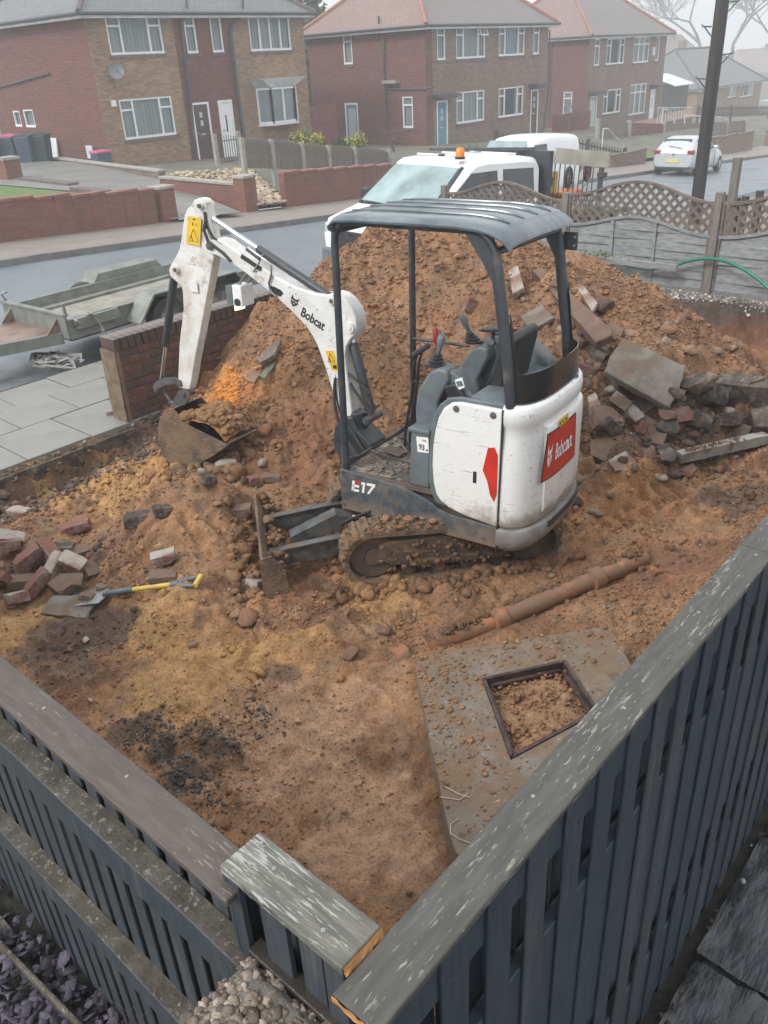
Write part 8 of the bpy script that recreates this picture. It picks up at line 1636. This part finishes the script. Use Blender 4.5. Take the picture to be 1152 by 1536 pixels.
RL = ['brown broken block just right of the tail sign', 'grey block between the large tipped slab and the tail', 'dark block right of the mortared brick pair', 'dark block in front of the big brickwork lump', 'large dark block below the big brickwork lump', 'dark block touching the right corner of the large tipped slab', 'small brown block low beside the counterweight', 'red block under the bright red brickwork lump', 'dark block under the right end of the big lump', 'dark block on the right shoulder of the big lump', 'small brown block under the left edge of the large tipped slab', 'brown block high beside the right canopy post', 'grey block between the large slab and the big lump', 'brown block between bright red lump and large slab', "small brown block above the big lump's left end", 'brown block beside the foot of the long kerb', 'dark flat block between the long kerb and the large slab', 'brown block near the upper end of the long kerb', 'dark block right of the grey brick behind the pale post', 'dark block on the brown broken brickwork', 'grey block leaning on the mortared brick pair', 'small dark block above the bright red brickwork lump']
for k_, (px, py, l_, w_, h_, yw, tl, mt, lf) in enumerate(((905, 640, .24, .18, .12, 20, 20, 'brick_brown', .02), (930, 612, .16, .12, .09, -30, 30, 'rubble_concrete', .02), (1000, 655, .20, .16, .12, 50, -20, 'dark_concrete', .02), (1045, 640, .22, .15, .12, -15, 15, 'dark_concrete', .02), (1060, 612, .26, .2, .15, 30, 25, 'dark_concrete', .05), (1038, 600, .2, .15, .1, 0, -25, 'dark_concrete', .08), (890, 645, .15, .12, .1, 60, 15, 'brick_brown', .0), (965, 655, .16, .12, .1, 10, 30, 'brick_red', .03), (1090, 605, .18, .14, .12, 40, 10, 'dark_concrete', .06), (1120, 600, .2, .15, .1, 10, -15, 'dark_concrete', .1), (925, 575, .15, .12, .08, 35, 15, 'brick_brown', .0), (880, 560, .16, .1, .08, -20, 20, 'brick_brown', .0), (1065, 580, .16, .12, .09, 25, 30, 'rubble_concrete', .03), (1000, 630, .15, .13, .1, 70, 35, 'brick_brown', .0), (1035, 575, .14, .1, .08, 20, 10, 'brick_brown', .02), (870, 520, .15, .1, .08, 50, 20, 'brick_brown', .0), (895, 535, .18, .1, .08, -40, 25, 'dark_concrete', .0), (840, 430, .16, .1, .07, 30, 20, 'brick_brown', .0), (1095, 640, .2, .13, .1, 30, 10, 'dark_concrete', .03), (915, 655, .14, .1, .1, 15, 40, 'dark_concrete', .05), (950, 640, .15, .1, .09, -60, 20, 'rubble_concrete', .05), (1010, 610, .12, .1, .08, 5, 20, 'dark_concrete', .08))):
    block('rubble_block', px, py, (l_, w_, h_), yw, tl, mt, RL[k_], 'block', lf, 'broken blocks in the rubble stack at the right', chip=.4, roll=random.Random(k_).uniform(-30, 30))
slabpx('concrete_kerb', [(797, 404), (812, 400), (916, 493), (918, 502), (893, 513)], (855, 455), (-.2, -.45, .85), .085, 'brick_brown', 'long muddy concrete kerb lying up the right flank of the heap', 'kerb', .07)
slabpx('paving_slab', [(780, 474), (813, 456), (832, 476), (796, 497)], (806, 478), TO, .05, 'rubble_concrete', 'small square slab on the heap seen behind the seat', 'slab', .05)
slabpx('red_brick', [(762, 404), (777, 398), (786, 432), (769, 440)], (774, 420), TO, .06, 'brick_pale', 'pinkish brick standing on the heap under the canopy', 'brick', .04)
slabpx('red_brick', [(864, 430), (873, 427), (897, 455), (888, 467)], (880, 447), TO, .06, 'brick_pale', 'white streaked brick beside the long kerb on the heap', 'brick', .04)
slabpx('red_brick', [(879, 428), (887, 423), (907, 448), (899, 457)], (893, 440), TO, .06, 'brick_brown', 'brown brick right of the white streaked one on the heap', 'brick', .04)
slabpx('broken_block', [(900, 484), (907, 475), (937, 494), (930, 507), (922, 510)], (918, 493), TO, .07, 'brick_brown', 'brown block just above the large tipped slab', 'block', .05)
slabpx('broken_block', [(968, 500), (975, 498), (998, 513), (992, 523)], (983, 511), TO, .06, 'brick_brown', 'brick half on the heap to the right above the large slab', 'brick', .03)
slabpx('broken_block', [(862, 372), (880, 370), (884, 386), (864, 388)], (873, 380), TO, .06, 'brick_brown', 'brown block near the heap top by the right canopy post', 'block', .04)
slabpx('broken_block', [(1080, 560), (1108, 556), (1165, 572), (1165, 585), (1072, 574)], (1115, 580), (-.1, -.3, .95), .20, 'dark_concrete', 'big dark brickwork lump at the right edge below the gravel', 'block', .26)
slabpx('broken_block', [(1125, 612), (1165, 606), (1165, 640), (1132, 640)], (1145, 630), TO, .20, 'dark_concrete', 'dark concrete lump at the right edge behind the pale post', 'block', .12)
slabpx('broken_brickwork', [(988, 628), (1008, 612), (1032, 608), (1041, 618), (1040, 630), (992, 640)], (1015, 628), (-.1, -.75, .65), .13, 'brick_red', 'bright red broken brickwork lump under the large slab', 'brickwork', .08)
slabpx('broken_brickwork', [(942, 625), (960, 618), (1003, 640), (996, 668), (962, 660)], (970, 642), TO, .11, 'brick_brown', 'brown mortared brick pair left of the bright red lump', 'brickwork', .07)
slabpx('broken_block', [(948, 600), (968, 594), (983, 610), (960, 626), (945, 618)], (962, 610), (-.2, -.7, .7), .08, 'rubble_concrete', 'pale grey stone under the lower corner of the large slab', 'stone', .06)
slabpx('broken_block', [(1006, 590), (1026, 584), (1032, 598), (1012, 606)], (1018, 596), TO, .05, 'rubble_concrete', 'small grey slab piece at the lower right corner of the large slab', 'slab', .06)
slabpx('broken_brickwork', [(884, 660), (935, 652), (943, 668), (930, 685), (905, 692), (885, 682)], (912, 672), TO, .11, 'brick_brown', 'brown broken brickwork beside the red tail sign', 'brickwork', .06)
slabpx('broken_brickwork', [(912, 690), (938, 676), (955, 690), (948, 706), (922, 706)], (932, 694), TO, .08, 'brick_pale', 'pink and white broken brick below the brown brickwork', 'brickwork', .04)
slabpx('broken_brickwork', [(948, 668), (975, 664), (992, 676), (985, 688), (955, 684)], (968, 676), TO, .06, 'brick_red', 'reddish brick fragment between the brown brickwork and the pale post', 'brick', .03)
slabpx('broken_block', [(984, 668), (1000, 664), (1018, 682), (1012, 692), (992, 690)], (1000, 680), TO, .07, 'dark_concrete', 'dark stained stone touching the end of the pale post', 'stone', .04)
slabpx('broken_block', [(1088, 648), (1112, 632), (1128, 640), (1124, 652), (1100, 664)], (1108, 650), TO, .07, 'dark_concrete', 'grey brick block lying behind the pale post', 'block', .06)
slabpx('red_brick', [(881, 594), (893, 588), (905, 615), (895, 628), (887, 620)], (892, 606), TO, .05, 'brick_pale', 'pinkish brick lying between the digger and the large slab', 'brick', .03)
slabpx('broken_block', [(914, 628), (932, 622), (938, 638), (920, 644)], (926, 634), TO, .07, 'dark_concrete', 'small dark block left of the mortared brick pair', 'block', .03)
p0, p1 = Vector(gp(1016, 696)+[0, 0, .05]), Vector(gp(1146, 668)+[0, 0, .06]); b = MB(); n_ = 10
for k in range(n_): a_, c_ = p0.lerp(p1, k/n_)-p0, p0.lerp(p1, (k+1)/n_)-p0; b.beam(a_, c_, .085, .085+.004*((k*7) % 3-1))
o = b.build('concrete_post', 'pale_concrete', bevel=.004); o.location = p0; tag(o, 'long pale concrete post lying across the ground at the right', 'post')
P = []; 
for k in range(150): t_ = random.Random(k).uniform(.05, .7); p = p0.lerp(p1, t_); P.append((p[0]+r_.normal(0, .018), p[1]+r_.normal(0, .018), p[2]+.042))
P = np.array(P)-np.array(p0); scatter('dirt_crumbs', P, np.clip(r_.lognormal(-4.9, .4, len(P)), .003, .014), RB*r_.uniform(.5, 1.2, (len(P), 1)), 'clod', ICO1, 8, seed=91, parent=o)
slabpx('plaster_lump', [(1018, 703), (1040, 694), (1046, 702), (1036, 715), (1022, 712)], (1032, 704), TO, .04, 'brick_pale', 'broken white lump beside the end of the pale post', 'rubble', .04)
slabpx('paving_slab', [(384, 538), (417, 506), (421, 511), (411, 532), (390, 544)], (402, 525), TO, .04, 'rubble_concrete', 'upper grey slab piece on the heap beside the boom', 'slab', .05)
slabpx('paving_slab', [(369, 560), (391, 545), (395, 553), (381, 574), (370, 571)], (381, 560), TO, .04, 'rubble_concrete', 'lower grey slab piece on the heap beside the orange lit soil', 'slab', .05)
slabpx('slate_piece', [(389, 563), (408, 540), (413, 545), (396, 568)], (401, 554), TO, .02, surf('green_slate', (.17, .2, .16), (.12, .13, .11), .6), 'greenish slate piece beside the lower grey slab on the heap', 'slate', .05)
slabpx('red_brick', [(1088, 515), (1098, 512), (1108, 520), (1098, 526)], (1098, 519), TO, .05, 'brick_brown', 'brown brick on the far right end of the heap', 'brick', .03)
# single bricks and stones over the dig
block('red_brick', 115, 796, (.215, .1, .065), 12, -8, 'brick_red', 'red brick with a white mortar face lying alone in the yellow sand', 'brick', .01)
block('mortar_lump', 30, 774, (.16, .11, .07), -20, 5, 'brick_pale', 'whitish mortar covered brick at the far left', 'brick')
block('half_brick', 248, 850, (.16, .10, .065), 15, -5, 'brick_pale', 'upper half brick with white mortar just above the spade', 'brick', .05)
block('half_brick', 246, 874, (.17, .11, .07), 8, 3, 'brick_brown', 'lower muddy half brick just above the spade', 'brick', .01)
block('muddy_block', 210, 784, (.22, .1, .08), 15, 0, 'dark_concrete', 'dark muddy block half sunk in the low mound', 'block'); block('muddy_block', 244, 772, (.12, .09, .07), 30, 10, 'dark_concrete', 'dark stone at the right end of the dark muddy block', 'stone')
block('muddy_brick', 358, 777, (.20, .10, .07), 5, 0, 'brick_brown', 'tan muddy brick at the upper corner of the blade', 'brick', .02)
block('half_brick', 385, 884, (.12, .10, .08), 60, 25, 'brick_pale', 'red and grey brick fragment below the dozer blade', 'brick', .0)
block('half_brick', 380, 728, (.09, .07, .06), 40, 10, 'brick_red', 'small bright red brick fragment in the soil left of the digger', 'brick', .02); block('mortar_lump', 340, 705, (.17, .12, .06), 20, 5, 'brick_pale', 'whitish mortar lump below the bucket', 'rubble', .02); block('mortar_lump', 318, 690, (.12, .09, .05), -10, 5, 'brick_red', 'reddish fragment just under the bucket lip', 'rubble', .02); block('muddy_block', 408, 722, (.14, .07, .05), 0, 5, 'brick_brown', 'flat brown stone right of the red brick fragment', 'stone', .01)
block('muddy_block', 315, 725, (.10, .08, .06), 40, 15, 'dark_concrete', 'grey stone below the whitish mortar lump', 'stone', .01); block('mortar_lump', 172, 624, (.14, .05, .04), 20, 5, 'brick_pale', 'pale sliver of stone at the foot of the brick wall end', 'stone', .02)
block('muddy_brick', 705, 466, (.09, .05, .12), 20, 25, 'brick_red', 'broken red pot piece on the heap behind the canopy post', 'brick', .0)
SC = [(.27, .15, .09), (.22, .13, .09), (.30, .20, .13), (.16, .09, .065)]
stone(372, 936, .085, 'large rounded brown sandstone lump below the blade', SC[0]); stone(528, 985, .062, 'brown stone near the buried end of the pipe', SC[1]); stone(326, 541, .062, 'round brown stone on the heap behind the dipper', SC[2]); stone(578, 950, .045, 'brown stone left of the orange pipe end', SC[1]); stone(290, 970, .035, 'small pinkish stone in the dark strip of soil', (.3, .2, .17)); stone(896, 771, .045, 'flat grey stone behind the counterweight', (.22, .18, .15), flat=.4)
stone(905, 465, .11, 'dark purplish stone beside the long kerb on the heap', (.12, .08, .075)); stone(945, 505, .06, 'brown stone on the right flank of the heap', SC[2]); stone(1100, 560, .07, 'sandy stone at the toe of the heap at the far right', SC[0]); stone(1000, 500, .08, 'large sandy stone on the right flank of the heap', SC[0]); stone(1035, 530, .07, 'pale sandy stone low on the right flank of the heap', SC[2]); stone(862, 755, .09, 'dark muddy stone sticking out behind the counterweight', (.08, .06, .05), flat=.5); stone(130, 962, .028, 'small white stone in dark soil near the left fence', (.5, .48, .44)); stone(136, 1052, .016, 'tiny white stone by the left fence capping', (.55, .52, .48)); stone(665, 1125, .018, 'small sandy stone on the concrete manhole slab', SC[2], lift=.09)
stone(240, 822, .04, 'tan stone on the low mound above the half bricks', (.38, .26, .15)); stone(420, 672, .035, 'brown angular stone above the blade', SC[0]); stone(150, 858, .035, 'tan stone right of the brick pile', (.36, .24, .14)); stone(700, 895, .05, 'brown stone behind the drain pipe', SC[1]); stone(915, 745, .04, 'brown stone in the track marks right of the digger', SC[2]); stone(895, 705, .035, 'brown pebble right of the tail', SC[0])
block('grey_rag', 155, 886, (.08, .05, .03), 10, 10, 'concrete', 'grey lump at the left tip of the spade', 'rubble', .01)
# the brick pile at the left fence
slabpx('roof_slate', [(60, 920), (78, 893), (118, 892), (146, 900), (128, 927)], (100, 910), (-.05, -.25, .97), .018, 'rubble_concrete', 'dark flat slate tile lying in front of the brick pile', 'slate', .04)
pile = [(20, 822, .19, 15, 20, 'brick_pale', 'white mortared brick at the top left of the brick pile', .06), (14, 838, .2, 25, 10, 'brick_red', 'pinkish orange brick at the left edge of the brick pile', .08), (50, 862, .2, 30, -25, 'brick_red', 'pale red brick sloping across the middle of the brick pile', .12), (80, 850, .2, -45, 25, 'brick_red', 'reddish brick leaning at the back of the brick pile', .10),
        (88, 872, .2, 60, -35, 'brick_pale', 'white faced brick tipped in the middle of the brick pile', .10), (115, 862, .18, -20, 20, 'brick_pale', 'white topped brick at the right of the brick pile', .07), (138, 866, .12, -50, 30, 'brick_brown', 'brown brick end at the right edge of the brick pile', .03), (10, 886, .18, 85, 60, 'brick_red', 'orange red brick standing on end at the left of the brick pile', .05),
        (34, 884, .17, 20, 10, 'brick_brown', 'brown brick low at the left of the brick pile', .03), (60, 888, .2, 40, -35, 'brick_red', 'red brick with a white top at the front of the brick pile', .05), (110, 884, .15, 10, 5, 'brick_brown', 'dark brick behind the dark slate', .03), (136, 906, .13, 80, 20, 'brick_brown', 'brown brick end resting on the dark slate', .02), (92, 836, .2, 5, 5, 'dark_concrete', 'dark sooty brick at the back of the brick pile', .04), (62, 836, .17, -25, -15, 'brick_brown', 'purplish brick at the back left of the pile', .07), (28, 905, .13, 50, 15, 'brick_pale', 'grey white fragment at the foot of the brick pile', .02), (-12, 868, .2, 30, 0, 'brick_red', 'red brick cut off by the left edge of the photo', .04), (118, 838, .16, 30, 0, 'brick_brown', 'brown brick half buried behind the pile', .02), (95, 893, .14, -40, 10, 'brick_brown', 'small brown brick piece in front of the white faced brick', .04)]
for (px, py, l, yw, tl, mt, lab, lf) in pile: block('loose_brick', px, py, (l, .10, .068), yw, tl, mt, lab, 'brick', lf, 'bricks thrown in a pile at the left', chip=.22, roll=random.Random(px).uniform(-25, 25))
# anonymous fragments lying about
x, y = [], []
for (px, py, n, s_) in ((930, 660, 26, .3), (990, 660, 24, .3), (1060, 640, 18, .35), (860, 470, 16, .3), (900, 520, 14, .3), (110, 860, 14, .2), (370, 715, 14, .2), (960, 600, 14, .3), (1110, 600, 12, .3)):
    p = gp(px, py); x += list(r_.normal(p[0], s_, n)); y += list(r_.normal(p[1], s_, n))
x, y = np.array(x), np.array(y); P = np.stack([x, y, zg(x, y)], -1); C = np.array([(.26, .19, .14), (.2, .09, .065), (.33, .3, .26), (.12, .09, .08)])[r_.integers(0, 4, len(x))]*r_.uniform(.7, 1.2, (len(x), 1))
o = scatter('rubble_bits', P, r_.uniform(.018, .06, len(x)), C, 'clod', ICO2, 10, seed=71); tag(o, 'small fragments of brick and concrete strewn among the rubble', 'rubble')
x, y = pts(1700, 1., 6.4, 6.02, 6.5, r_, lambda x, y: (x < 4.2)*1.); P = np.stack([x, y, zg(x, y)], -1); C = np.array([.13, .105, .09])*r_.uniform(.5, 1.6, (len(x), 1)); C[::14] = (.33, .3, .28)
o = scatter('hardcore', P, np.clip(r_.lognormal(-4.1, .45, len(x)), .008, .05), C, 'clod', ICO1, 10, seed=72); tag(o, 'dark hardcore stones along the broken edge of the paving', 'hardcore')

# ------------------------------------------------------------------ the mist
hz = MB().box(-45, 262, -14, 222, -14, 23).build('haze', 'concrete'); hz.data.materials.clear(); m = bpy.data.materials.new('mist'); m.use_nodes = True; nt = m.node_tree; nt.nodes.clear(); out = nt.nodes.new('ShaderNodeOutputMaterial'); v = nt.nodes.new('ShaderNodeVolumePrincipled')
v.inputs['Color'].default_value = (.90, .93, .96, 1); v.inputs['Density'].default_value = .0036; v.inputs['Anisotropy'].default_value = .2; nt.links.new(v.outputs[0], out.inputs['Volume']); hz.data.materials.append(m); tag(hz, 'pale mist lying over the street and thickening with distance', 'mist', kind='stuff')
